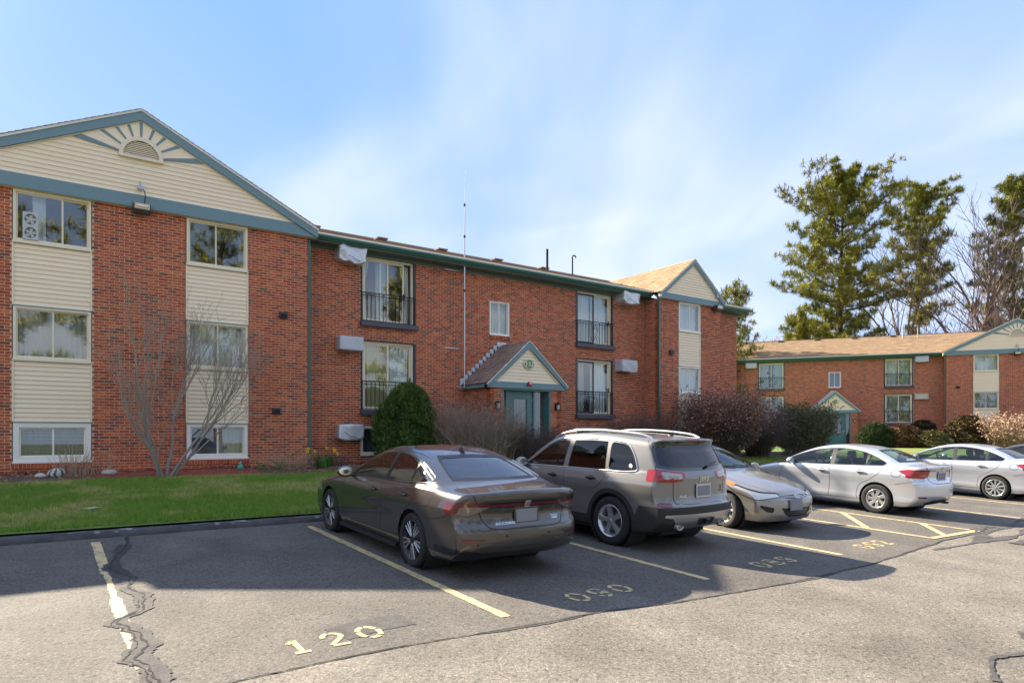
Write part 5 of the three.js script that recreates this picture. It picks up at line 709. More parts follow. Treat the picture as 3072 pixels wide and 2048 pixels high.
const CIVIC = {
  name: 'sedan', L: 4.556, hw: 0.878, H: 1.44, fa: 0.895, ra: 3.565, wy: 0.316, arch: 0.36, mid: 2.6, cowl: 1.15,
  top: [[0.02, 0.62], [0.15, 0.70], [0.4, 0.80], [0.8, 0.91], [1.0, 0.955], [1.10, 0.985], [1.4, 1.13], [1.75, 1.275], [2.05, 1.37], [2.35, 1.42], [2.65, 1.435], [3.0, 1.418], [3.35, 1.365], [3.6, 1.295], [3.85, 1.20], [4.05, 1.115], [4.2, 1.088], [4.4, 1.075], [4.52, 1.07]],
  belt: [[0, 0.62], [0.5, 0.80], [1.0, 0.885], [1.4, 0.91], [2.6, 0.945], [3.6, 0.99], [4.5, 1.0]],
  plan: [[0, 0.78], [0.35, 0.845], [0.9, 0.876], [1.5, 0.864], [2.6, 0.862], [3.2, 0.868], [3.6, 0.878], [4.1, 0.858], [4.556, 0.80]],
  sect: [[0.15, -0.09], [0.25, -0.05], [0.34, -0.028], [0.42, -0.032], [0.6, -0.022], [0.78, 0.0], [0.84, 0.0], [0.92, -0.014], [1.02, -0.05]],
  bot: [[0, 0.19], [0.3, 0.17], [1, 0.175], [4, 0.19], [4.3, 0.23], [4.556, 0.31]],
  front: [[0.1, 0.16], [0.25, 0.03], [0.45, 0.0], [0.6, 0.03], [0.68, 0.10], [0.76, 0.26]],
  rear: [[0.15, 4.25], [0.26, 4.40], [0.34, 4.50], [0.46, 4.553], [0.60, 4.556], [0.70, 4.545], [0.745, 4.50], [0.82, 4.475], [0.94, 4.485], [1.02, 4.52], [1.06, 4.53], [1.09, 4.50]],
  inset: 0.018, tumble: 0.40, tcurve: 0.44, kw: 0.24, kb: 0.26, crownH: 0.06, crownR: 0.07, crownD: 0.0, kf: 0.15, kf4: 0.32, kr: 0.11, kr4: 0.26, edge: 0.075, redge: 0.045,
  wheel: { R: 0.316, W: 0.195, rim: 0.196, style: 'swirl', rimMat: M.rimSilver }, mirror: [1.62, 0.945], handles: [[2.35, 0.845], [3.22, 0.872]], cab: { dash: [1.75, 0.86], f: 2.35, r: 3.1, y: 0.50, shelf: 1.0, shelfL: 0.55 },
  gaps: [[[1.42, 0.90], [1.30, 0.7], [1.30, 0.4], [1.36, 0.28]], [[2.52, 0.96], [2.53, 0.6], [2.50, 0.27]], [[3.68, 1.03], [3.62, 0.88], [3.42, 0.72], [3.20, 0.58], [3.14, 0.38], [3.16, 0.28]], [[1.36, 0.27], [3.16, 0.27]], [[3.86, 0.88], [3.90, 0.945], [3.98, 0.965], [4.05, 0.935], [4.06, 0.87], [4.0, 0.82], [3.91, 0.82], [3.86, 0.88]], [[3.95, 0.66], [4.2, 0.72], [4.42, 0.76]]],
  rgaps: [[[-0.60, 1.05], [-0.56, 0.95], [-0.50, 0.80], [-0.45, 0.73], [0, 0.70], [0.45, 0.73], [0.50, 0.80], [0.56, 0.95], [0.60, 1.05]]],
  tgaps: [[[0.55, 2.1], [0.575, 2.7], [0.545, 3.3]], [[0.60, 4.08], [0.62, 4.25], [0.62, 4.42]]],
  regions: ({ side, back, fore }) => {
    const dlo = side(smoothPoly([[1.12, 0.925], [1.45, 1.06], [1.8, 1.205], [2.1, 1.295], [2.4, 1.34], [2.7, 1.352], [3.05, 1.325], [3.35, 1.255], [3.62, 1.15], [3.74, 1.08], [3.70, 1.035], [3.5, 1.015], [2.6, 0.975], [1.7, 0.945]], 4)), ws = fore([[0, 1.0], [0.68, 1.01], [0.56, 1.26], [0.49, 1.375], [0, 1.395]], 2.3), bl = back([[0, 1.13], [0.60, 1.105], [0.56, 1.18], [0.47, 1.30], [0.40, 1.345], [0, 1.37]], 3.1);
    const lamp = uni(back([[0.46, 0.975], [0.62, 0.985], [0.95, 0.985], [0.95, 0.82], [0.62, 0.80], [0.50, 0.845]], 4.15), side([[3.98, 0.955], [4.20, 0.985], [4.6, 0.99], [4.6, 0.82], [4.28, 0.835], [4.1, 0.89]], 0.14));
    return [
      { name: 'side_window', mat: 'carGlass', g: dlo, inner: inset(dlo, 0.016), each: [{ g: zLess(1.46, 0.0) }, { g: band(1.50, 2.50, -0.1) }, { g: band(2.60, 3.30, -0.1) }, { g: band(3.33, 4, 0.25) }] }, { name: 'windscreen', mat: 'carGlass', g: ws, inner: inset(ws, 0.03) }, { name: 'rear_window', mat: 'carGlass', g: bl, inner: inset(bl, 0.03) },
      { name: 'tail_lamp', mat: 'clearLamp', g: isect(lamp, back([[0.55, 0.872], [0.80, 0.862], [0.82, 0.835], [0.55, 0.848]], 4.1)), push: 0.003 }, { name: 'tail_lamp', mat: 'red', g: lamp, push: 0.004 },
      { name: 'trunk_garnish', mat: 'chrome', g: back([[0, 0.965], [0.44, 0.962], [0.45, 0.935], [0, 0.938]], 4.2), push: 0.010 }, { name: 'reflector', mat: 'redDark', g: back([[0.60, 0.435], [0.78, 0.44], [0.78, 0.41], [0.60, 0.405]], 4.2), push: 0.004 }, { name: 'valance', mat: 'blackTrim', g: back([[0, 0.36], [0.40, 0.36], [0.55, 0.30], [0.5, 0.26], [0, 0.26]], 4.2) },
      { name: 'headlamp', mat: 'clearLamp', g: side([[0.02, 0.66], [0.3, 0.60], [0.62, 0.72], [0.66, 0.77], [0.3, 0.72]], 0.4), push: 0.003 }, { name: 'grille', mat: 'gloss', g: fore([[0, 0.62], [0.5, 0.60], [0.5, 0.54], [0, 0.52]], 0.4) },
    ];
  },
  extra: H => { hLogo(H, 0, 1.0, true, 0.06); platePart(H, 0, 0.845, true, M.satin); const t = onFace(H, text('CIVIC', 0.026, 0.003), -0.33, 0.995, true, M.chrome, 'lettering'); t.scale.x = 1.3; for (const s of [-1, 1]) part('exhaust_pipe', new THREE.CylinderGeometry(0.025, 0.025, 0.2, 12).rotateX(Math.PI / 2), M.satin, H.c, [0.45, 0.255, 4.36 - H.zc]); },
};
const groundAt = (u, v) => plane(u, v) + 0.004;
const putCar = (S, u, vRearAxle, facing = 1) => { const mid = (S.ra - S.fa) / 2, v = facing > 0 ? vRearAxle + mid : vRearAxle; return [u, groundAt(u, v), -v]; };
buildCar('accord', ACCORD, 'dark bronze grey sedan with twin spoke black wheels', putCar(ACCORD, 4.60, 7.36), 0, { body: paint([0.085, 0.077, 0.068], 0.6, 0.27), seatMat: M.seatTan });
buildCar('jeep', JEEP, 'mid grey sport utility vehicle with silver roof rails and black cladding', putCar(JEEP, 7.72, 7.28), 0.058, { body: paint([0.20, 0.192, 0.175], 0.35, 0.3), handle: M.blackTrim });
{ const m = (ELANTRA.ra - ELANTRA.fa) / 2; buildCar('elantra', ELANTRA, 'warm grey sedan parked nose out with amber cornered headlamps', [10.77, groundAt(10.77, 7.42 + m), -(7.42 + m)], Math.PI, { body: paint([0.30, 0.28, 0.25], 0.4, 0.3), steer: -0.25 }); }
const silver = paint([0.66, 0.68, 0.71], 0.55, 0.3);
buildCar('civic', CIVIC, 'silver sedan with swirled wheel covers beside the hatched bay', putCar(CIVIC, 15.42, 7.10), 0, { body: silver });
buildCar('civic', CIVIC, 'silver sedan with ten spoke alloy wheels', putCar(CIVIC, 21.46, 6.95), 0, { body: paint([0.60, 0.62, 0.66], 0.55, 0.3), wheel: { style: 'ten', R: 0.316, W: 0.205, rim: 0.216 } });
buildCar('civic', CIVIC, 'grey sedan parked beyond the silver sedan with alloy wheels', putCar(CIVIC, 27.4, 7.0), 0, { body: paint([0.10, 0.10, 0.10], 0.5, 0.3), wheel: { style: 'ten' } });
// ---------- planting ----------
function limb(s, a, b, r0, r1, n = 4, col) { // tapered round limb into a soup
  const d = [b[0] - a[0], b[1] - a[1], b[2] - a[2]], l = Math.hypot(...d) || 1, t = d.map(k => k / l), q = Math.abs(t[1]) < 0.9 ? [0, 1, 0] : [1, 0, 0];
  let u = [t[1] * q[2] - t[2] * q[1], t[2] * q[0] - t[0] * q[2], t[0] * q[1] - t[1] * q[0]]; const ul = Math.hypot(...u); u = u.map(k => k / ul); const w = [t[1] * u[2] - t[2] * u[1], t[2] * u[0] - t[0] * u[2], t[0] * u[1] - t[1] * u[0]];
  for (let i = 0; i < n; i++) { const A = i / n * 6.2832, B = (i + 1) / n * 6.2832, P = (o, r, an) => [0, 1, 2].map(k => o[k] + r * (u[k] * Math.cos(an) + w[k] * Math.sin(an))); const p0 = P(a, r0, A), p1 = P(a, r0, B), p2 = P(b, r1, B), p3 = P(b, r1, A), nm = an => [0, 1, 2].map(k => u[k] * Math.cos(an) + w[k] * Math.sin(an)), n0 = nm(A), n1 = nm(B);
    for (const [pt, nn] of [[p0, n0], [p1, n1], [p2, n1], [p0, n0], [p2, n1], [p3, n0]]) { s.p.push(...pt); s.n.push(...nn); s.uv.push(0, 0); if (col) s.c.push(...col); } }
}
const bark = (c, r = 0.95) => std(c, r);
M.barkPine = bark([0.075, 0.055, 0.045]); M.barkGrey = bark([0.16, 0.135, 0.11]); M.twig = bark([0.34, 0.25, 0.18]); M.twigDark = bark([0.13, 0.092, 0.078]); M.twigTan = bark([0.46, 0.33, 0.21]); M.twigGrey = bark([0.27, 0.235, 0.20]);
function tuftGeo(n, len, wid, spread, seed) { const s = new Soup(), r = rng(seed); for (let i = 0; i < n; i++) { const az = r() * 6.283, el = (r() - 0.25) * spread, d = [Math.cos(az) * Math.cos(el), Math.sin(el), Math.sin(az) * Math.cos(el)], L = len * (0.6 + 0.4 * r()), q = [-Math.sin(az) * wid, (r() - 0.5) * wid, Math.cos(az) * wid], o = d.map(k => k * len * 0.06); s.tri([o[0] - q[0], o[1] - q[1], o[2] - q[2]], [o[0] + q[0], o[1] + q[1], o[2] + q[2]], d.map(k => k * L)); } const g = s.build(); return g; }
function leafGeo(n, L, W, seed, droop = 0.3) { const s = new Soup(), r = rng(seed); for (let i = 0; i < n; i++) { const az = i / n * 6.283 + r(), el = 0.5 - droop - r() * 0.4, d = [Math.cos(az) * Math.cos(el), Math.sin(el), Math.sin(az) * Math.cos(el)], q = [-Math.sin(az) * W, 0, Math.cos(az) * W], l = L * (0.7 + 0.4 * r()), m = d.map(k => k * l * 0.5), t = d.map(k => k * l), mm = m.map((k, j) => k + (j === 1 ? 0.012 : 0)); s.tri([0, 0, 0], mm.map((k, j) => k - q[j]), t); s.tri([0, 0, 0], t, mm.map((k, j) => k + q[j])); } return s.build(); }
function scatter(name, geo, mat, list, parent, kind) { // list of {p,q,s,c}
  const m = new THREE.InstancedMesh(geo, mat, list.length), o = new THREE.Object3D(), k = new THREE.Color(); m.name = name;
  list.forEach((e, i) => { o.position.set(...e.p); o.rotation.set(...(e.r || [0, 0, 0])); o.scale.set(...(Array.isArray(e.s) ? e.s : [e.s, e.s, e.s])); o.updateMatrix(); m.setMatrixAt(i, o.matrix); k.setRGB(...e.c); m.setColorAt(i, k); });
  shade(m); parent.add(m); if (kind) m.userData.kind = kind; return m;
}
M.leafW = std([1, 1, 1], 0.75); M.needle = std([1, 1, 1], 0.7);
const pineTuft = tuftGeo(34, 0.42, 0.017, 2.4, 5);
function pine(label, u, v, H, o = {}) {
  const t = thing('pine_tree', label, 'tree', [u, o.y ?? 0.5, -v], 0, o.group), r = rng(o.seed || 1), s = new Soup(), L = [], lean = o.lean || 0, base = o.base ?? 0.3, R0 = o.r || H * 0.016, W = o.w || 0.2;
  const axis = h => [lean * h * (h / H) + 0.25 * Math.sin(h * 0.22 + (o.seed || 0)), h, 0.2 * Math.sin(h * 0.17 + 2)];
  for (let i = 0; i < 22; i++) { const a = H * i / 22, b = H * (i + 1) / 22; limb(s, axis(a), axis(b), R0 * (1 - 0.93 * i / 22), R0 * (1 - 0.93 * (i + 1) / 22), 8); }
  part('trunk', s.build(), M.barkPine, t); const bs = new Soup(), n = o.n || 84;
  for (let i = 0; i < n; i++) {
    const f = base + (1 - base) * (Math.floor(i / 4) * 4 + 1.2 * (i % 4) * 0.5 + r() * 1.2) / n, h = f * H, q = (f - base) / (1 - base), az = i * 2.399 + r() * 0.7; let len = H * W * (o.prof ? o.prof(q) : Math.pow(1 - q, 0.6) * (0.55 + 0.45 * Math.sin(Math.min(1, q * 2.2) * 1.57))) * (0.6 + 0.6 * r()) + 0.5; if (o.bias) len *= 1 + o.bias[2] * Math.max(0, Math.cos(az - o.bias[0])) * Math.exp(-(((q - o.bias[1]) / 0.10) ** 2));
    if (o.gap && o.gap(q, az, r)) continue;
    const up = 0.05 + 0.75 * q * q + 0.25 * r(), A = axis(h), N = Math.max(4, Math.round(len * 1.3)); let p = A, rad = Math.max(0.02, 0.028 * len * 0.55);
    for (let k = 1; k <= N; k++) {
      const f2 = k / N, x = [A[0] + Math.cos(az) * len * f2 + 0.25 * (r() - 0.5), A[1] + len * (up * f2 + 0.18 * f2 * f2 - 0.10 * f2 * (1 - q)), A[2] + Math.sin(az) * len * f2 + 0.25 * (r() - 0.5)]; limb(bs, p, x, rad * (1 - 0.8 * (k - 1) / N), rad * (1 - 0.8 * k / N), 4);
      if (f2 > 0.22 || q > 0.8) { const cnt = Math.round((o.dens || 7) * 1.3 * (0.5 + r())); for (let j = 0; j < cnt; j++) { const sp = 0.2 + 0.35 * (1 - f2) + len * 0.115, dx = (r() - 0.5) * 2 * sp, dz = (r() - 0.5) * 2 * sp, dy = (r() - 0.30) * 0.30 + 0.1, lit = 0.6 + 0.8 * r(), yel = r(); L.push({ p: [x[0] + dx, x[1] + dy, x[2] + dz], r: [(r() - 0.5) * 0.8, r() * 6.28, (r() - 0.5) * 0.8], s: (o.ts || 1) * (0.75 + 0.6 * r()), c: [(0.145 + 0.19 * yel) * lit, (0.175 + 0.135 * yel) * lit, (0.026 + 0.01 * yel) * lit] }); if (j % 3 === 0) limb(bs, x, [x[0] + dx, x[1] + dy, x[2] + dz], rad * 0.25, 0.008, 3); } }
      p = x;
    }
  }
  part('branch', bs.build(), M.barkPine, t).userData.kind = 'stuff'; scatter('crown', pineTuft, M.needle, L, t).userData.kind = 'stuff'; return t;
}
function bareTree(name, label, u, y, v, o) {
  const t = thing(name, label, o.cat || 'tree', [u, y, -v], 0, o.group), r = rng(o.seed), tr = new Soup(), br = new Soup(), tips = [];
  const grow = (p, d, len, rad, lv) => {
    const seg = lv === 0 ? 5 : lv < 3 ? 4 : 3; let q = p, dir = d.slice(), ra = rad; const pts = [];
    for (let i = 0; i < seg; i++) { const b = o.bend ?? 0.22; dir = dir.map(k => k + (r() - 0.5) * b); dir[1] += (o.up ?? 0.05); const l = Math.hypot(...dir); dir = dir.map(k => k / l); const n = q.map((k, j) => k + dir[j] * len / seg), rb = Math.max(o.min, ra * (1 - (o.taper ?? 0.5) / seg)); limb(lv <= (o.trunkLv ?? 0) ? tr : br, q, n, ra, rb, lv < 2 ? 7 : lv < 3 ? 4 : 3); q = n; ra = rb; pts.push([q, dir.slice(), ra]); }
    if (lv >= o.levels) { tips.push(q); return; }
    const k = o.kids[lv]; for (let i = 0; i < k; i++) { const at = i === 0 ? pts[pts.length - 1] : pts[Math.min(pts.length - 1, Math.floor((o.start ?? 0.25) * seg + r() * seg * (1 - (o.start ?? 0.25))))], sp = (o.spread[lv]) * (i === 0 ? 0.35 : 1), a = r() * 6.283, w = [Math.cos(a), r() * 0.5, Math.sin(a)], nd = at[1].map((c, j) => c + w[j] * sp); const l = Math.hypot(...nd); grow(at[0], nd.map(c => c / l), len * (o.ratio[lv]) * (0.7 + 0.5 * r()), Math.max(o.min, at[2] * (i === 0 ? 0.85 : 0.6)), lv + 1); }
  };
  for (const st of o.stems) grow(st[0], st[1], st[2], st[3], 0);
  part('trunk', tr.build(), o.bark || M.barkGrey, t); const b = part('branch', br.build(), o.twig || o.bark || M.barkGrey, t); b.userData.kind = 'stuff';
  if (o.buds) { const L = []; for (const q of tips) for (let i = 0; i < o.buds; i++) L.push({ p: q.map(k => k + (r() - 0.5) * o.budR), r: [r() * 6, r() * 6, r() * 6], s: 0.7 + 0.6 * r(), c: o.budC.map(k => k * (0.6 + 0.8 * r())) }); const m = scatter('bud', o.budGeo, M.leafW, L, t); m.userData.kind = 'stuff'; }
  return t;
}
// shrub of many thin stems
function twigBush(name, label, u, y, v, o) {
  const t = thing(name, label, 'shrub', [u, y, -v], 0, o.group), r = rng(o.seed), s = new Soup(), tips = [];
  for (let i = 0; i < o.n; i++) {
    const az = r() * 6.283, q = Math.sqrt(r()), b = [Math.cos(az) * q * o.foot, 0, Math.sin(az) * q * o.foot * (o.flat || 1)], out = o.out * (0.3 + 0.9 * r()), h = o.h * (0.55 + 0.5 * r()) * (1 - 0.25 * q); let p = b, ra = o.r * (0.6 + 0.7 * r()); const N = 6, wx = (r() - 0.5) * 0.3, wz = (r() - 0.5) * 0.3, az2 = az + (r() - 0.5) * 1.4;
    for (let k = 1; k <= N; k++) {
      const f = k / N, e = o.arch ? f * f * o.arch : 0, x = [b[0] + Math.cos(az2) * out * (o.foot * 0.5 + 0.4) * Math.pow(f, 1.3) + wx * Math.sin(f * 5) * 0.4 + (o.lean || 0) * f, h * (f - e * 0.55 * f), b[2] + (Math.sin(az2) * out * (o.foot * 0.5 + 0.4) * Math.pow(f, 1.3)) * (o.flat || 1) + wz * Math.sin(f * 4) * 0.4]; limb(s, p, x, ra, ra * 0.86, 3); ra *= 0.84;
      if (k > 1) for (let j = 0; j < (o.side ?? 2); j++) { const dl = o.h * (0.10 + 0.16 * r()), a = r() * 6.283, e2 = [x[0] + Math.cos(a) * dl * 0.7, x[1] + dl * (0.75 * r() + 0.05), x[2] + Math.sin(a) * dl * 0.7]; limb(s, x, e2, ra * 0.6, ra * 0.35, 3); tips.push(e2); if (r() < 0.5) { const e3 = [e2[0] + (r() - 0.5) * dl * 0.8, e2[1] + dl * 0.5 * r(), e2[2] + (r() - 0.5) * dl * 0.8]; limb(s, e2, e3, ra * 0.35, ra * 0.25, 3); tips.push(e3); } }
      p = x;
    } tips.push(p);
  }
  const m = part('twig', s.build(), o.mat, t); m.userData.kind = 'stuff';
  if (o.leaf) { const L = []; for (const q of tips) { if (o.leafY && q[1] < o.leafY * o.h * r()) continue; for (let i = 0; i < o.leaf; i++) { const w = 0.6 + 0.8 * r(), c = o.leafC[Math.floor(r() * o.leafC.length)]; L.push({ p: q.map(k => k + (r() - 0.5) * o.leafR), r: [r() * 6, r() * 6, r() * 6], s: (o.leafS || 1) * (0.6 + 0.7 * r()), c: c.map(k => k * w) }); } } scatter('foliage', o.leafG, M.leafW, L, t).userData.kind = 'stuff'; }
  return t;
}
const smallLeaf = (() => { const s = new Soup(); s.tri([0, 0, 0], [0.014, 0.022, 0.004], [0, 0.05, 0]); s.tri([0, 0, 0], [0, 0.05, 0], [-0.014, 0.022, 0.004]); return s.build(); })();
const bigLeaf = leafGeo(5, 0.12, 0.022, 3), fineTuft = tuftGeo(14, 0.09, 0.006, 2.6, 9);
// clipped or natural evergreen mound: leaf clusters through an outer shell over a twiggy core
function mound(name, label, u, y, v, o) {
  const t = thing(name, label, 'shrub', [u, y, -v], 0, o.group), r = rng(o.seed), L = [], sh = (az, f) => (o.shape(f)) * (0.62 + 0.76 * fbm(Math.cos(az) * 2.6 + 5, f * 4 + Math.sin(az) * 1.6, o.seed, 3));
  for (let i = 0; i < o.n; i++) { const f = Math.pow(r(), o.pow || 0.9), az = r() * 6.283, k = (0.64 + 0.50 * Math.pow(r(), 0.7)), R = sh(az, f) * k, w = 0.55 + 0.8 * r(), c = o.c[Math.floor(r() * o.c.length)]; L.push({ p: [Math.cos(az) * R * o.w, f * o.h * (0.97 + 0.06 * r()) + 0.03, Math.sin(az) * R * o.w * (o.flat || 1)], r: [(r() - 0.5) * 1.2, r() * 6.28, (r() - 0.5) * 1.2], s: o.s * (0.7 + 0.6 * r()), c: c.map(q => q * w) }); }
  const core = new THREE.SphereGeometry(1, 20, 16), pp = core.attributes.position; for (let i = 0; i < pp.count; i++) { const f = clamp((pp.getY(i) + 1) / 2), az = Math.atan2(pp.getZ(i), pp.getX(i)), R = sh(az, f) * 0.68; pp.setXYZ(i, Math.cos(az) * R * o.w, f * o.h * 0.93, Math.sin(az) * R * o.w * (o.flat || 1)); } core.computeVertexNormals();
  part('inner_growth', core, o.core || M.twig, t); scatter('foliage', o.g, M.leafW, L, t).userData.kind = 'stuff';
  const st = new Soup(); for (let i = 0; i < 6; i++) limb(st, [0.1 * (r() - 0.5), -0.15, 0.1 * (r() - 0.5)], [0.3 * (r() - 0.5), 0.5, 0.3 * (r() - 0.5)], 0.03, 0.02, 5); part('stem', st.build(), M.twigDark, t); return t;
}
// lawn: turf sheet and blades
const lawnTone = (u, v) => { const n = fbm(u * 0.7, v * 0.7, 71, 4), m = fbm(u * 2.3, v * 2.3, 72, 3); return [n, m]; };
const BED = u => 16.42 + 0.22 * (fbm(u * 0.8, 3, 73, 3) - 0.5) + 0.12 * Math.sin(u * 0.9);
{
  M.turf = std([1, 1, 1], 1, { vertexColors: true });
  const col = (u, v) => { const [n, m] = lawnTone(u, v), k = 0.7 + 0.6 * m; return [(0.11 + 0.08 * sst(0.5, 0.7, n)) * k, (0.18 + 0.01 * n) * k, 0.03 * k]; };
  const g1 = sheet(-40, 75, 0, 1, 230, 110, () => 0), p1 = g1.attributes.position, c1 = []; for (let i = 0; i < p1.count; i++) { const u = p1.getX(i), f = -p1.getZ(i), v = mix(KERB(u) + 0.20, 60, f * f); p1.setXYZ(i, u, groundY(u, v) + (v < KERB(u) + 0.4 ? 0.006 : -0.006), -v); c1.push(...col(u, v)); } g1.setAttribute('color', new THREE.Float32BufferAttribute(c1, 3)); g1.computeVertexNormals(); structure('lawn', g1, M.turf);
  const r = rng(301), L = [], add = (u, v, sc) => { const [n, m] = lawnTone(u, v), dry = sst(0.46, 0.72, n * 0.6 + m * 0.45) * (r() < 0.6 ? 1 : 0.25), w = 0.65 + 0.7 * r(); L.push({ p: [u, groundY(u, v) - 0.006, -v], r: [0, r() * 6.28, 0], s: [sc, sc * (0.7 + 0.6 * r()), sc], c: [mix(0.17, 0.44, dry) * w, mix(0.29, 0.40, dry) * w, mix(0.028, 0.14, dry) * w] }); };
  for (let i = 0; i < 46000; i++) { const u = -3.2 + 9.4 * r(), v = 11.33 + 5.3 * r(); if (v < KERB(u) + 0.13 + 0.16 * fbm(u * 6, 1, 5, 3) || v > BED(u) + 0.1 * (r() - 0.5)) continue; add(u, v, 1); }
  for (let i = 0; i < 16000; i++) { const u = 6.2 + 26 * r(), v = 11.4 + 5.0 * r(); if (v > BED(u)) continue; add(u, v, 1.25); }
  const s = new Soup(), q = rng(5); for (let i = 0; i < 9; i++) { const a = q() * 6.28, d = 0.035 * q(), x = Math.cos(a) * d, z = Math.sin(a) * d, h = 0.04 + 0.04 * q(), lx = (q() - 0.5) * 0.05, lz = (q() - 0.5) * 0.05, wx = 0.0036 * Math.cos(a * 3), wz = 0.0036 * Math.sin(a * 3); s.tri([x - wx, 0, z - wz], [x + wx, 0, z + wz], [x + lx, h, z + lz]); }
  const m = scatter('grass', s.build(), M.leafW, L, scene); m.userData = { kind: 'stuff', label: 'short spring grass of the lawn between kerb and building', category: 'grass' };
  // planting bed
  const bc = (u, v) => { const red = sst(0.5, 1.3, u) * (1 - sst(4.0, 4.6, u)) * sst(0.30, 0.55, fbm(u * 1.6, v * 3, 81, 3) + 0.15), k = 0.6 + 0.8 * fbm(u * 9, v * 9, 82, 3), c = [mix(0.12, 0.30, red), mix(0.078, 0.065, red), mix(0.05, 0.038, red)]; return c.map(q => q * k); };
  const g = sheet(-5, 32, 0, 1, 300, 14, () => 0); const p = g.attributes.position, cc = []; for (let i = 0; i < p.count; i++) { const u = p.getX(i), f = -p.getZ(i), v = mix(BED(u), 18.74, f), yy = groundY(u, v) + 0.006 + 0.05 * sst(0, 0.1, f) + 0.05 * (fbm(u * 5, v * 5, 83, 3) - 0.5) * sst(0, 0.1, f); p.setXYZ(i, u, yy, -v); cc.push(...bc(u, v)); } g.setAttribute('color', new THREE.Float32BufferAttribute(cc, 3)); g.computeVertexNormals(); structure('planting_bed', g, M.turf);
  const LL = [], bedY = (u, v) => groundY(u, v) + 0.055;
  for (let i = 0; i < 5200; i++) { const u = -3 + 14 * r(), v = mix(BED(u), 18.0, Math.pow(r(), 0.8)), red = u > 0.9 && u < 4.2 && r() < 0.75, w = 0.5 + 0.9 * r(); LL.push({ p: [u, bedY(u, v) + 0.015 * r(), -v], r: [1.2 + r(), r() * 6, r() * 2], s: red ? [0.5, 1.3, 0.5] : 0.7 + 1.1 * r(), c: red ? [0.34 * w, 0.075 * w, 0.04 * w] : [0.36 * w, 0.22 * w, 0.12 * w] }); }
  const lm = scatter('leaf_litter', smallLeaf, M.leafW, LL, scene); lm.userData = { kind: 'stuff', label: 'dead leaves and red bark mulch on the planting bed', category: 'leaves' };
}
// the multi-stemmed bare tree before the wide wing
bareTree('ornamental_tree', 'bare multi-stemmed ornamental tree in red mulch before the brick wall', 2.28, 0.93, 16.55, { seed: 14, levels: 4, kids: [6, 4, 4, 3], spread: [0.45, 0.6, 0.75, 0.85], ratio: [0.72, 0.66, 0.62, 0.6], min: 0.0030, bend: 0.36, up: 0.12, taper: 0.45, start: 0.3, bark: M.twigGrey, twig: bark([0.36, 0.29, 0.22]), buds: 1, budR: 0.02, budC: [0.20, 0.15, 0.06], budGeo: smallLeaf.clone().scale(0.4, 0.4, 0.4), stems: [[[-0.10, -0.1, 0], [-0.30, 1, 0.05], 1.7, 0.052], [[0.02, -0.1, 0.02], [0.55, 1, 0.1], 1.5, 0.038], [[0.08, -0.1, -0.02], [0.85, 1, -0.05], 1.5, 0.036], [[0.0, -0.1, -0.04], [0.15, 1, -0.2], 1.5, 0.038], [[-0.04, -0.1, 0.04], [-0.6, 1, 0.1], 1.0, 0.026]] });
mound('evergreen_shrub', 'dense conical evergreen shrub between patio door and entry', 8.72, 0.93, 17.55, { seed: 5, n: 8000, h: 2.22, w: 1.02, s: 2.3, flat: 0.8, g: fineTuft, c: [[0.075, 0.14, 0.025], [0.10, 0.175, 0.028], [0.055, 0.105, 0.026], [0.15, 0.20, 0.03]], core: std([0.075, 0.125, 0.025], 1), shape: f => 0.95 * Math.sqrt(Math.max(0, 1 - Math.pow(f, 2.1))) * Math.pow(f + 0.2, 0.12) });
twigBush('bare_shrub', 'broad tangle of bare tan twigs left of the entry door', 10.75, 0.93, 16.75, { seed: 21, n: 330, foot: 1.15, flat: 0.55, h: 2.45, out: 0.75, r: 0.014, arch: 0.35, side: 2, mat: M.twig });
twigBush('bare_shrub', 'low dark shrub of bare twigs before the entry door', 12.55, 0.93, 16.55, { seed: 22, n: 240, foot: 0.8, flat: 0.6, h: 1.25, out: 0.6, r: 0.011, side: 3, mat: M.twigDark, leaf: 1, leafG: smallLeaf, leafC: [[0.10, 0.06, 0.05]], leafR: 0.05, leafS: 0.7 });
twigBush('bare_shrub', 'spreading bare shrub below the patio doors right of the entry', 17.9, 0.93, 17.2, { seed: 23, n: 260, foot: 1.3, flat: 0.5, h: 1.75, out: 0.7, r: 0.011, side: 3, mat: M.twigDark, leaf: 1, leafG: smallLeaf, leafC: [[0.13, 0.10, 0.05], [0.09, 0.05, 0.04]], leafR: 0.05, leafS: 0.6 });
twigBush('leafy_shrub', 'large rounded shrub with withered dark red leaves by the building corner', 21.1, 0.80, 15.9, { seed: 24, n: 300, foot: 0.55, h: 3.0, out: 2.0, r: 0.013, arch: 0.25, side: 5, mat: M.twigDark, leaf: 2, leafG: smallLeaf, leafC: [[0.26, 0.12, 0.08], [0.20, 0.11, 0.08], [0.34, 0.19, 0.12]], leafR: 0.14, leafS: 1.7, leafY: 0.75 });
twigBush('bare_shrub', 'wide bare shrub between the red leaved shrub and the leaning green shrub', 24.3, 0.80, 16.6, { seed: 25, n: 300, foot: 0.4, h: 2.3, out: 1.7, r: 0.012, side: 4, mat: M.twigDark });
twigBush('leafy_shrub', 'leaning shrub with dull green foliage before number 110', 26.9, 0.80, 16.4, { seed: 26, n: 420, foot: 0.6, h: 2.25, out: 0.9, r: 0.009, lean: 0.55, side: 4, mat: M.twigGrey, leaf: 1, leafG: fineTuft, leafC: [[0.11, 0.125, 0.045], [0.16, 0.15, 0.06], [0.09, 0.10, 0.04]], leafR: 0.16, leafS: 1.2 });
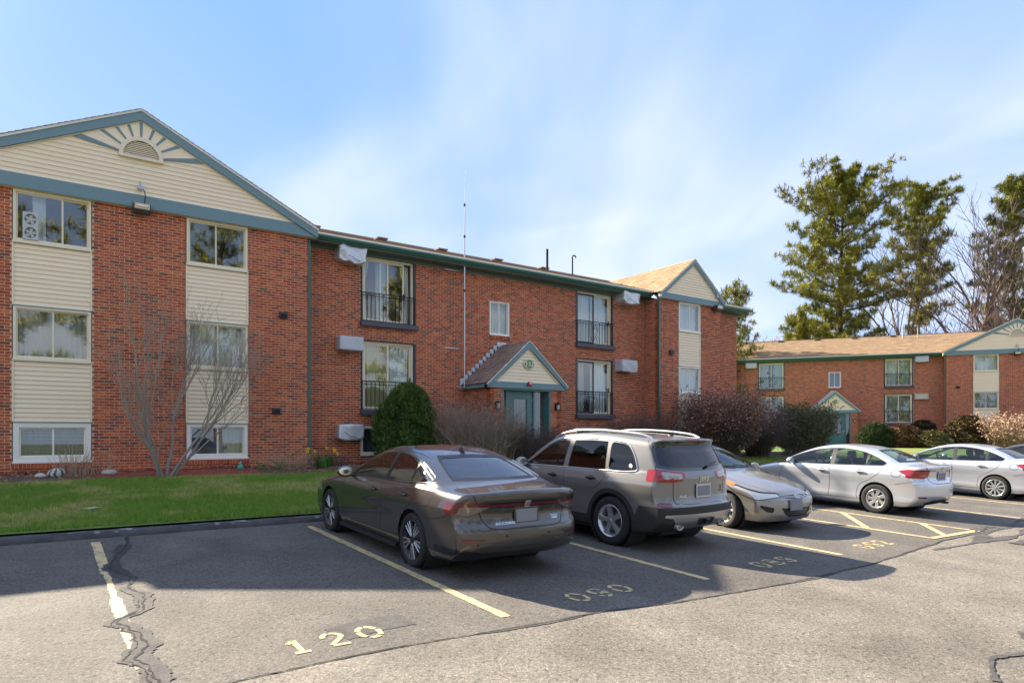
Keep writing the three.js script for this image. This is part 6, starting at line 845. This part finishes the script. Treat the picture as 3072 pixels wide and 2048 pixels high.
for (const [u, v, h, n, sd, lb] of [[0.55, 17.25, 0.75, 70, 31, 'clump of dry tan stalks below the wide white basement window'], [1.15, 17.2, 0.65, 26, 32, 'sparse dry stalks beside the wide white basement window'], [5.15, 17.0, 0.70, 80, 33, 'fan of dry arching stems left of the daffodils'], [6.55, 17.55, 0.5, 60, 34, 'low dry twiggy plant right of the daffodils']]) twigBush('dry_plant', lb, u, 0.95, v, { seed: sd, n, foot: 0.30, flat: 0.5, h, out: sd === 33 ? 1.3 : 0.35, r: 0.0075, arch: sd === 33 ? 0.4 : 0, side: sd < 33 ? 0 : 1, mat: sd === 34 ? M.twigDark : M.twigTan });
// daffodils, stones and small things
{
  const t = thing('daffodils', 'clump of yellow daffodils by the downspout', 'flowers', [6.02, 0.97, -17.0]), r = rng(41), s = new Soup();
  for (let i = 0; i < 120; i++) { const az = r() * 6.28, o = 0.18 * Math.sqrt(r()), l = 0.26 + 0.16 * r(), out = 0.10 + 0.22 * r(), p0 = [Math.cos(az) * o, 0, Math.sin(az) * o], p1 = [Math.cos(az) * (o + out * 0.4), l * 0.7, Math.sin(az) * (o + out * 0.4)], p2 = [Math.cos(az) * (o + out), l * (0.75 + 0.25 * r()), Math.sin(az) * (o + out)], w = [-Math.sin(az) * 0.009, 0, Math.cos(az) * 0.009], sub = (a, k) => a.map((q, j) => q + k * w[j]); s.quad(sub(p0, -1), sub(p0, 1), sub(p1, 1), sub(p1, -1)); s.tri(sub(p1, -1), sub(p1, 1), p2); }
  part('foliage', s.build(), std([0.07, 0.17, 0.025], 0.6), t).userData.kind = 'stuff'; const yel = std([0.80, 0.52, 0.01], 0.6), gst = std([0.09, 0.18, 0.03], 0.6);
  for (const [x, y, z] of [[-0.42, 0.50, 0.05], [-0.47, 0.42, 0.1], [-0.25, 0.43, 0.05], [0.06, 0.52, 0.05], [0.24, 0.44, 0.1], [0.33, 0.36, 0.12], [0.29, 0.47, 0.0]]) { part('flower_stem', tube([V(x * 0.4, 0, 0), V(x * 0.7, y * 0.6, z * 0.5), V(x, y, z)], 0.004, 5, 10), gst, t); const f = part('flower', leafGeo(6, 0.065, 0.02, 9, 0.2).rotateX(1.3), yel, t, [x, y, z]); part('trumpet', new THREE.CylinderGeometry(0.022, 0.014, 0.045, 10, 1, true).rotateX(1.3), yel, f, [0, 0.0, 0.02]); }
  for (const [u, v, k] of [[4.45, 16.95, 42], [4.85, 16.9, 43]]) { const g = new Soup(), q = rng(k); for (let i = 0; i < 34; i++) { const az = q() * 6.28, o = 0.10 * q(), l = 0.16 + 0.12 * q(), e = [Math.cos(az) * (o + 0.07), l, Math.sin(az) * (o + 0.07)], w = 0.007; g.tri([Math.cos(az) * o - w, 0, Math.sin(az) * o], [Math.cos(az) * o + w, 0, Math.sin(az) * o], e); } solo('bulb_sprout', g.build(), std([0.10, 0.19, 0.05], 0.7), 'small tuft of green bulb leaves in the mulch left of the daffodils', 'plant', 'bulb sprouts in the bed', [u, 0.97, -v]); }
  const stone = (x, z, w, h, seed, mat, label, stripes) => { const g = new THREE.SphereGeometry(1, 18, 12), p = g.attributes.position; for (let i = 0; i < p.count; i++) { const k = 0.88 + 0.24 * fbm(p.getX(i) * 1.4 + seed, p.getY(i) * 1.4 + p.getZ(i), seed, 3); p.setXYZ(i, p.getX(i) * k * w, p.getY(i) * k * h, p.getZ(i) * k * w * 0.8); } g.computeVertexNormals(); return solo('garden_stone', g, mat, label, 'stone', null, [x, 0.97 + h * 0.5, -z]); };
  const stripe = std([1, 1, 1], 0.8, { map: tex(128, (x, y) => { const b = Math.sin((x * 26 + 2 * fbm(x * 5, y * 5, 3, 3)) * 2) > 0.35; return b ? [0.30, 0.32, 0.28] : [0.72, 0.72, 0.68]; }) });
  stone(-0.02, 16.85, 0.10, 0.055, 3, std([0.55, 0.52, 0.46], 0.9), 'small pale stone beside the striped stone'); stone(0.25, 16.95, 0.17, 0.12, 5, stripe, 'white painted stone with dark stripes at the bed edge'); stone(1.22, 17.1, 0.16, 0.075, 7, std([0.42, 0.38, 0.32], 0.9), 'flat tan stone among the dry stalks');
  solo('garden_ornament', new THREE.LatheGeometry([[0, 0], [0.06, 0], [0.075, 0.05], [0.055, 0.12], [0.03, 0.15], [0.035, 0.19], [0, 0.22]].map(q => new THREE.Vector2(...q)), 18), phys([0.02, 0.30, 0.24], 0.3, { clearcoat: 0.6 }), 'small teal garden ornament against the foundation', 'ornament', null, [4.0, 0.97, -17.25]);
  { const g = new THREE.PlaneGeometry(0.34, 0.10, 12, 4), p = g.attributes.position; for (let i = 0; i < p.count; i++) p.setZ(i, 0.03 * fbm(p.getX(i) * 9, p.getY(i) * 14, 4, 3)); g.rotateX(-Math.PI / 2); g.computeVertexNormals(); const l = solo('plastic_litter', g, phys([0.55, 0.66, 0.72], 0.3, { clearcoat: 0.5 }), 'crumpled pale blue plastic scrap lying on the lawn', 'litter', null, [0.63, groundY(0.63, 12.9) + 0.03, -12.9]); l.rotation.y = 0.3; }
}
// wall fittings on the brick building
const XW = u => u, zW = -17.92 + 0.02, zM = -18.72 + 0.012;
function floodlight(u, y, z, label, turn = 0) {
  const t = thing('floodlight', label, 'lamp', [u, y, z], turn, 'floodlights under the gables'); const h = part('housing', ext([[0, 0], [0.20, -0.03], [0.25, 0.05], [0.24, 0.20], [0.0, 0.24]], -0.18, 0.18, [], 0.01).rotateY(-Math.PI / 2), std([0.05, 0.045, 0.04], 0.5), t); h.scale.x = 1;
  part('lens', bx(-0.155, 0.155, 0.065, 0.195, 0.235, 0.262), phys([0.60, 0.50, 0.28], 0.12, { clearcoat: 1 }), t); part('lamp_tube', new THREE.CylinderGeometry(0.022, 0.022, 0.22, 12).rotateZ(Math.PI / 2), M.white, t, [0, 0.13, 0.268]); part('bracket', bx(-0.05, 0.05, 0.05, 0.18, -0.06, 0.01), M.iron, t);
  part('conduit', tube([V(0.06, 0.23, 0.10), V(0.07, 0.42, 0.16), V(0.04, 0.55, 0.14), V(-0.04, 0.58, 0.14)], 0.010, 6, 20), M.iron, t); part('photocell', merge([bx(-0.09, 0.02, 0.55, 0.63, 0.08, 0.18), new THREE.CylinderGeometry(0.022, 0.022, 0.13, 10).translate(-0.03, 0.68, 0.13)]), M.zinc, t); return t;
}
floodlight(1.91, 7.03, zW + 0.05, 'boxy floodlight with amber lens under the wide sunburst gable of number 132'); floodlight(23.15, 7.0, zW + 0.05, 'floodlight under the narrow steep gable'); 
{ const n = V(Math.sin(B2.turn), 0, Math.cos(B2.turn)), x = V(Math.cos(B2.turn), 0, -Math.sin(B2.turn)), p = B2.pos.clone().addScaledVector(x, 10.96).addScaledVector(n, 0.87); floodlight(p.x, 7.03, p.z, 'floodlight under the sunburst gable of number 110', B2.turn); }
// window air conditioners wrapped for winter
M.tarp = phys([0.62, 0.64, 0.67], 0.32, { metalness: 0.35, clearcoat: 0.3 }); M.tarpDull = std([0.52, 0.53, 0.54], 0.55, { metalness: 0.15 }); M.cord = std([0.02, 0.02, 0.022], 0.8);
function wrappedUnit(u, y, w, h, d, crumple, mat, label, seed, frame, tilt = 0) {
  const t = thing('air_conditioner', label, 'air conditioner', frame ? frame.p.toArray() : [u, y, zM], frame ? frame.turn : 0, 'covered air conditioners through the walls'); let g = new THREE.BoxGeometry(w, h, d, 30, 20, 12), p = g.attributes.position; const hw = w / 2, hh = h / 2, hd = d / 2, rr = 0.05; for (let i = 0; i < p.count; i++) { const cx = clamp(p.getX(i), -hw + rr, hw - rr), cy = clamp(p.getY(i), -hh + rr, hh - rr), cz = clamp(p.getZ(i), -hd, hd - rr), v = V(p.getX(i) - cx, p.getY(i) - cy, p.getZ(i) - cz), l = v.length(); if (l > 1e-6) v.multiplyScalar(rr / l); p.setXYZ(i, cx + v.x, cy + v.y, cz + v.z); }
  for (let i = 0; i < p.count; i++) { const x = p.getX(i), yy = p.getY(i), z = p.getZ(i), n1 = Math.abs(fbm(x * 3.2 + yy * 1.5 + seed, yy * 2.2 + z * 2, seed, 2) - 0.5) * 2, n2 = fbm(x * 11, yy * 9 + seed, seed + 4, 2) - 0.5, k = crumple * (0.075 * (0.5 - n1) + 0.012 * n2); p.setXYZ(i, x + k * 0.5 * Math.sign(x), yy + k * (yy < 0 ? 1.3 : 0.5) - crumple * 0.05 * (yy < 0 ? Math.cos(x / w * 3) : 0), z + k * (z > 0 ? 1 : 0)); } g.deleteAttribute('normal'); g.deleteAttribute('uv'); g = mergeVertices(g, 1e-4); g.computeVertexNormals();
  const c = part('cover', g, mat, t, [0, 0, d / 2 - 0.02]); if (tilt) c.rotation.z = tilt; 
  if (crumple > 0.6) for (const q of [[0.36, -0.42]]) part('cord', tube([V(-w / 2 - 0.01, h * q[0], d * 0.5), V(-w * 0.2, h * (q[0] * 0.4 + q[1] * 0.6), d + 0.01), V(w * 0.25, h * q[1], d + 0.012), V(w / 2 + 0.01, h * q[1] * 0.7, d * 0.5)], 0.006, 5, 24), M.cord, t);
  part('wall_sleeve', frameRing(-w / 2 + 0.02, w / 2 - 0.02, -h / 2 + 0.02, h / 2 - 0.02, 0.03, -0.02, 0.06), M.zinc, t); return t;
}
wrappedUnit(7.34, 7.06, 0.80, 0.46, 0.42, 1.3, M.tarp, 'crumpled silver air conditioner cover hung under the gutter beside the downspout', 3, null, -0.08); wrappedUnit(7.34, 4.48, 0.74, 0.42, 0.36, 0.15, M.tarpDull, 'smooth boxed air conditioner cover left of the lower patio door', 5); wrappedUnit(7.33, 1.91, 0.76, 0.44, 0.36, 0.7, M.tarp, 'silver wrapped air conditioner beside the basement window and evergreen shrub', 7);
wrappedUnit(18.62, 7.10, 0.88, 0.42, 0.50, 1.3, M.tarp, 'crumpled silver air conditioner cover beside the narrow wing', 9, null, -0.05); wrappedUnit(18.58, 4.47, 0.82, 0.46, 0.44, 0.5, M.tarpDull, 'pale wrapped air conditioner right of the lower far patio door of number 132', 11);
{
  const n = V(Math.sin(B2.turn), 0, Math.cos(B2.turn)), x = V(Math.cos(B2.turn), 0, -Math.sin(B2.turn)), at = (lx, y) => ({ p: B2.pos.clone().addScaledVector(x, lx).addScaledVector(n, 0.012).setY(y), turn: B2.turn });
  wrappedUnit(0, 0, 0.82, 0.42, 0.42, 0.4, M.tarpDull, 'wrapped air conditioner under the eave beside the wide wing of number 110', 13, at(5.62, 7.05)); wrappedUnit(0, 0, 0.80, 0.42, 0.40, 0.2, M.tarpDull, 'wrapped air conditioner under the eave of number 110 behind the red leaved shrub', 15, at(-5.65, 7.0));
  const f = at(5.62, 4.45), t = thing('air_conditioner', 'bare air conditioner with tan frame beside the patio door of number 110', 'air conditioner', f.p.toArray(), f.turn); part('housing', frameRing(-0.42, 0.42, -0.20, 0.20, 0.05, 0, 0.22), std([0.62, 0.48, 0.28], 0.7), t); part('grille_panel', bx(-0.37, 0.37, -0.15, 0.15, 0.15, 0.17), M.zinc, t); for (let i = 0; i < 9; i++) part('louvre', bx(-0.36, 0.36, -0.14 + i * 0.032, -0.125 + i * 0.032, 0.171, 0.195), M.white, t);
}
// house numbers, alarm, entry lamps, aerial mast
M.signGreen = std([0.075, 0.19, 0.04], 0.5); M.signCream = std([0.75, 0.72, 0.50], 0.5);
function numberSign(str, pos, turn, label) { const t = thing('house_number_sign', label, 'sign', pos, turn); part('plaque', ext(arc(0, 0, 0.205, 0.15, 0, 360, 40), 0, 0.02, [], 0.005), M.signGreen, t); part('rim', ext(arc(0, 0, 0.21, 0.155, 0, 360, 40), 0.004, 0.026, [arc(0, 0, 0.188, 0.133, 0, 360, 40)]), M.signCream, t); part('numerals', text(str, 0.155, 0.010, font), M.signCream, t, [0, 0, 0.021]); return t; }
const pF = -17.22 + 0.03; numberSign('132', [12.83, 4.10, pF + 0.04], 0, 'oval green number sign on the porch gable beside the tall aerial mast');
{ const t = thing('fire_alarm', 'small red fire alarm strobe on the porch beam', 'alarm', [12.83, 3.46, pF + 0.055]); part('box', ext(ring(-0.08, 0.08, -0.065, 0.065), 0, 0.06, [], 0.01), std([0.45, 0.015, 0.015], 0.4), t); part('strobe', ext(ring(-0.045, 0.03, -0.02, 0.05), 0.061, 0.10, [], 0.012), phys([0.7, 0.55, 0.55], 0.15, { clearcoat: 1 }), t); }
function entryLamp(pos, turn, label) { const t = thing('wall_lantern', label, 'lamp', pos, turn, 'lanterns beside the entry doors'); part('back_plate', bx(-0.05, 0.05, -0.12, 0.10, 0, 0.02), M.iron, t); part('arm', tube([V(0, 0.05, 0.02), V(0, 0.13, 0.06), V(0, 0.14, 0.10)], 0.012, 6, 12), M.iron, t); part('roof', new THREE.ConeGeometry(0.105, 0.09, 4).rotateY(Math.PI / 4), M.iron, t, [0, 0.11, 0.11]); part('glass', new THREE.CylinderGeometry(0.06, 0.045, 0.16, 4).rotateY(Math.PI / 4), phys([0.75, 0.75, 0.72], 0.15, { clearcoat: 0.6 }), t, [0, -0.015, 0.11]); part('base', bx(-0.06, 0.06, -0.115, -0.095, 0.05, 0.17), M.iron, t); for (const a of [0, 1, 2, 3]) part('rib', rod(V(0.062 * Math.cos(a * 1.571 + 0.785), 0.065, 0.11 + 0.062 * Math.sin(a * 1.571 + 0.785)), V(0.05 * Math.cos(a * 1.571 + 0.785), -0.1, 0.11 + 0.05 * Math.sin(a * 1.571 + 0.785)), 0.006), M.iron, t); return t; }
entryLamp([11.60, 2.75, -17.205], 0, 'black lantern on the pier behind the bare twigs at door 132'); entryLamp([14.0, 2.75, -17.205], 0, 'black lantern on the right brick pier of the entry porch at door 132');
{
  const n = V(Math.sin(B2.turn), 0, Math.cos(B2.turn)), x = V(Math.cos(B2.turn), 0, -Math.sin(B2.turn)), at = (lx, y, o) => B2.pos.clone().addScaledVector(x, lx).addScaledVector(n, o).setY(y).toArray();
  numberSign('110', at(0.04, 4.10, 1.58), B2.turn, 'oval green number sign on the porch gable of the building with the tan roof'); entryLamp(at(1.27, 2.75, 1.515), B2.turn, 'black lantern on the brick pier of the entry porch at door 110');
}
{ // tall thin mast clamped to the wall beside the porch roof
  const t = thing('aerial_mast', 'tall thin metal aerial mast bracketed to the brick wall beside the porch roof', 'antenna', [11.13, 3.36, -18.35]); part('mast', merge([rod(V(0, 0, 0), V(0, 4.9, 0), 0.024, 0.022, 8), rod(V(0, 4.85, 0), V(0.01, 5.9, 0), 0.016, 0.014, 8), rod(V(0.01, 5.85, 0), V(0.03, 7.0, 0), 0.008, 0.004, 6)]), M.alu, t);
  for (const y of [1.27, 3.80]) { part('bracket', merge([bx(-0.02, 0.02, y - 0.02, y + 0.02, -0.37, 0.02), bx(-0.55, 0.02, y - 0.015, y + 0.015, -0.36, -0.33)]), M.alu, t); } part('coupling', merge([3.1, 4.85, 5.87].map(y => new THREE.CylinderGeometry(0.032, 0.032, 0.08, 10).translate(0, y, 0))), M.iron, t); part('foot', bx(-0.3, 0.05, -0.02, 0.02, -0.02, 0.02), M.alu, t);
}
{ // twin fan standing in the open half of the top window
  const t = thing('window_fan', 'white twin window fan standing in the top window under the sunburst gable', 'fan', [-0.20, 6.09, -17.91]), w = std([0.50, 0.50, 0.47], 0.6); part('case', ext(ring(-0.14, 0.14, 0, 0.60), -0.008, 0.045, [arc(0, 0.155, 0.105, 0.115, 0, 360, 28), arc(0, 0.445, 0.105, 0.115, 0, 360, 28)], 0.006), w, t); part('back', bx(-0.13, 0.13, 0.01, 0.59, -0.006, 0.0), std([0.16, 0.16, 0.16], 0.8), t);
  for (const y of [0.155, 0.445]) { for (let k = 0; k < 5; k++) part('blade', ext([[-0.012, 0.02], [0.03, 0.03], [0.045, 0.095], [0.0, 0.10], [-0.02, 0.07]], 0.012, 0.018).rotateZ(k * 1.2566), std([0.62, 0.62, 0.60], 0.6), t, [0, y, 0]); part('hub', new THREE.CylinderGeometry(0.032, 0.032, 0.03, 16).rotateX(Math.PI / 2), w, t, [0, y, 0.02]); for (const r of [0.05, 0.08]) part('guard_ring', new THREE.TorusGeometry(r, 0.003, 5, 24), w, t, [0, y, 0.034]); }
}
// ---------- trees ----------
const curvePine = curve([[0, 0.72], [0.15, 0.9], [0.45, 1.0], [0.65, 0.92], [0.82, 0.72], [0.93, 0.45], [1, 0.12]]);
const atPx = (px, d) => { const r = (px - 1536) / 1992, c = Math.cos(YAW), s = Math.sin(YAW); return [d * (s + c * r), d * (c - s * r)]; };
pine('tall broad white pine with one long limb reaching past its crown, behind number 110', 68.9, 37.0, 28.4, { seed: 3, base: 0.22, w: 0.20, n: 80, dens: 11, ts: 1.35, r: 0.55, y: 0.3, bias: [-2.53, 0.58, 0.95], prof: q => curvePine(q) * (0.8 + 0.3 * Math.sin(q * 19)) });
pine('dark slender pine with a high crown beside the bare trees', ...atPx(2762, 75), 28.2, { seed: 8, base: 0.34, w: 0.145, n: 74, dens: 8, ts: 1.45, r: 0.45, y: 0.3, prof: q => (q > 0.62 ? 0.9 * Math.sin((q - 0.62) / 0.38 * 2.7 + 0.4) : 0.75) + 0.05, gap: (q, a, r) => q < 0.6 && r() < 0.45 });
pine('pine at the far end of the roof with bare trees before it', ...atPx(3048, 72), 28.4, { seed: 12, base: 0.25, w: 0.16, n: 80, dens: 6, ts: 1.45, r: 0.45, y: 0.3 });
pine('thin pine showing behind the end of number 132', ...atPx(2205, 52), 12.6, { seed: 17, base: 0.35, w: 0.15, n: 36, dens: 4, ts: 1.0, r: 0.2, y: 0.3 });
pine('small bright pine low behind the roof of number 110', ...atPx(2405, 66), 12.5, { seed: 19, base: 0.15, w: 0.27, n: 50, dens: 7, ts: 1.3, r: 0.22, y: 0.3 });
const bareFar = { levels: 4, kids: [5, 4, 4, 4], spread: [0.7, 0.8, 0.9, 0.9], ratio: [0.62, 0.62, 0.58, 0.55], min: 0.016, bend: 0.22, up: 0.05, taper: 0.4, start: 0.35, bark: bark([0.13, 0.10, 0.08]), twig: bark([0.17, 0.125, 0.10]) };
bareTree('bare_tree', 'tall bare broadleaf tree standing between the two dark pines', atPx(2918, 68)[0], 0.3, atPx(2918, 68)[1], { ...bareFar, seed: 33, stems: [[[0, 0, 0], [0.05, 1, 0], 11, 0.36], [[0, 3, 0], [0.2, 1, 0.1], 8, 0.2]], kids: [6, 4, 4, 4] });
bareTree('bare_tree', 'bare forked tree with two thin trunks before the slender pine', atPx(2692, 70)[0], 0.3, atPx(2692, 70)[1], { ...bareFar, seed: 35, stems: [[[0, 0, 0], [0.02, 1, 0.05], 11, 0.24], [[0.6, 0, 0.4], [0.22, 1, -0.1], 11, 0.2]], kids: [4, 4, 4, 3] });
bareTree('bare_tree', 'bare leaning tree with wide limbs over the gable of number 110', atPx(3010, 66)[0], 0.3, atPx(3010, 66)[1], { ...bareFar, seed: 37, stems: [[[0, 0, 0], [0.35, 1, 0.2], 10, 0.32], [[0, 2, 0], [-0.2, 1, 0.1], 10, 0.22]], kids: [5, 4, 4, 4] });
bareTree('bare_tree', 'pale brushy saplings tangled above the ridge of number 110', atPx(2860, 63)[0], 0.3, atPx(2860, 63)[1], { ...bareFar, seed: 39, twig: bark([0.34, 0.20, 0.14]), bark: bark([0.26, 0.17, 0.12]), kids: [5, 4, 4, 3], stems: [[[0, 0, 0], [0.1, 1, 0], 7, 0.10], [[1, 0, 1], [-0.1, 1, 0], 7, 0.09], [[-1.4, 0, -1], [0.15, 1, 0.1], 6, 0.09], [[2.2, 0, 2], [0.1, 1, 0.1], 6, 0.08]] });
bareTree('bare_tree', 'small bare brown tree seen past the end wall of number 132', atPx(2245, 58)[0], 0.3, atPx(2245, 58)[1], { ...bareFar, seed: 43, twig: bark([0.20, 0.12, 0.10]), stems: [[[0, 0, 0], [0.1, 1, 0], 4.6, 0.16], [[1.5, 0, -1], [0.2, 1, 0], 4.0, 0.12]] });
bareTree('bare_tree', 'low bare brush behind the roof between the bright pine and the forked tree', atPx(2650, 66)[0], 0.3, atPx(2650, 66)[1], { ...bareFar, seed: 45, twig: bark([0.24, 0.17, 0.10]), stems: [[[0, 0, 0], [0.1, 1, 0], 5, 0.12], [[2, 0, -1.5], [-0.1, 1, 0], 5, 0.12], [[-1.5, 0, 1.2], [-0.1, 1, 0.1], 5, 0.1]] });
// shrubs in front of number 110
{
  const at = (px, d) => { const r = (px - 1536) / 1992, c = Math.cos(YAW), s = Math.sin(YAW); return [d * (s + c * r), d * (c - s * r)]; }, rh = (label, px, d, w, h, seed, c, n = 900, g = bigLeaf, s = 1.5) => { const [u, v] = at(px, d); mound('evergreen_shrub', label, u, groundY(u, v) - 0.03, v, { seed, n, h, w, s, g, c, core: std(c[0], 1), shape: f => Math.sqrt(Math.max(0, 1 - Math.pow(Math.abs(f - 0.35) / 0.66, 2))) }); };
  rh('clipped dark green shrub beside the porch of number 110', 2628, 43.5, 0.95, 1.55, 61, [[0.035, 0.065, 0.014], [0.05, 0.08, 0.016]], 2600, fineTuft, 1.9);
  rh('rhododendron with bronze leaves below the patio doors of number 110', 2712, 43, 0.95, 1.45, 62, [[0.22, 0.115, 0.05], [0.12, 0.07, 0.035], [0.26, 0.15, 0.07]], 1100);
  rh('yellow green rhododendron beside the bronze one', 2800, 42, 0.90, 1.05, 63, [[0.22, 0.20, 0.07], [0.30, 0.24, 0.10], [0.12, 0.13, 0.04]], 1100);
  rh('dark brown leaved shrub against the wall left of the downspout of number 110', 2768, 44.3, 0.9, 1.75, 64, [[0.07, 0.05, 0.025], [0.05, 0.05, 0.02]], 900);
  rh('tall rhododendron with golden leaf tips right of the downspout of number 110', 2905, 42, 1.05, 2.05, 65, [[0.10, 0.065, 0.03], [0.26, 0.19, 0.07], [0.06, 0.05, 0.02]], 1500);
  rh('bronze leaved shrub below the downspout of number 110', 2862, 42.5, 0.8, 1.3, 66, [[0.09, 0.055, 0.03], [0.06, 0.04, 0.02]], 800);
  const [u, v] = at(3030, 40.5); twigBush('leafy_shrub', 'shrub of pale curled tan leaves before the wide wing of number 110', u, groundY(u, v), v, { seed: 67, n: 170, foot: 0.8, h: 2.6, out: 1.2, r: 0.012, arch: 0.3, side: 4, mat: M.twigTan, leaf: 2, leafG: smallLeaf, leafC: [[0.42, 0.27, 0.18], [0.34, 0.21, 0.13], [0.25, 0.15, 0.10]], leafR: 0.16, leafS: 2.4 });
}
// the pines across the road that the windows mirror
[[-3, -27, 26], [5, -25, 23], [13, -28, 26], [23, -27, 19], [34, -31, 22], [-14, -30, 22]].forEach(([u, v, h], i) => pine('white pine across the drive facing the brick building', u, v, h, { seed: 70 + i, base: 0.14, w: 0.23, n: 44, dens: 3, ts: 2.1, r: 0.4, y: -0.8, group: 'pines across the drive' }));
renderer.render(scene, camera);
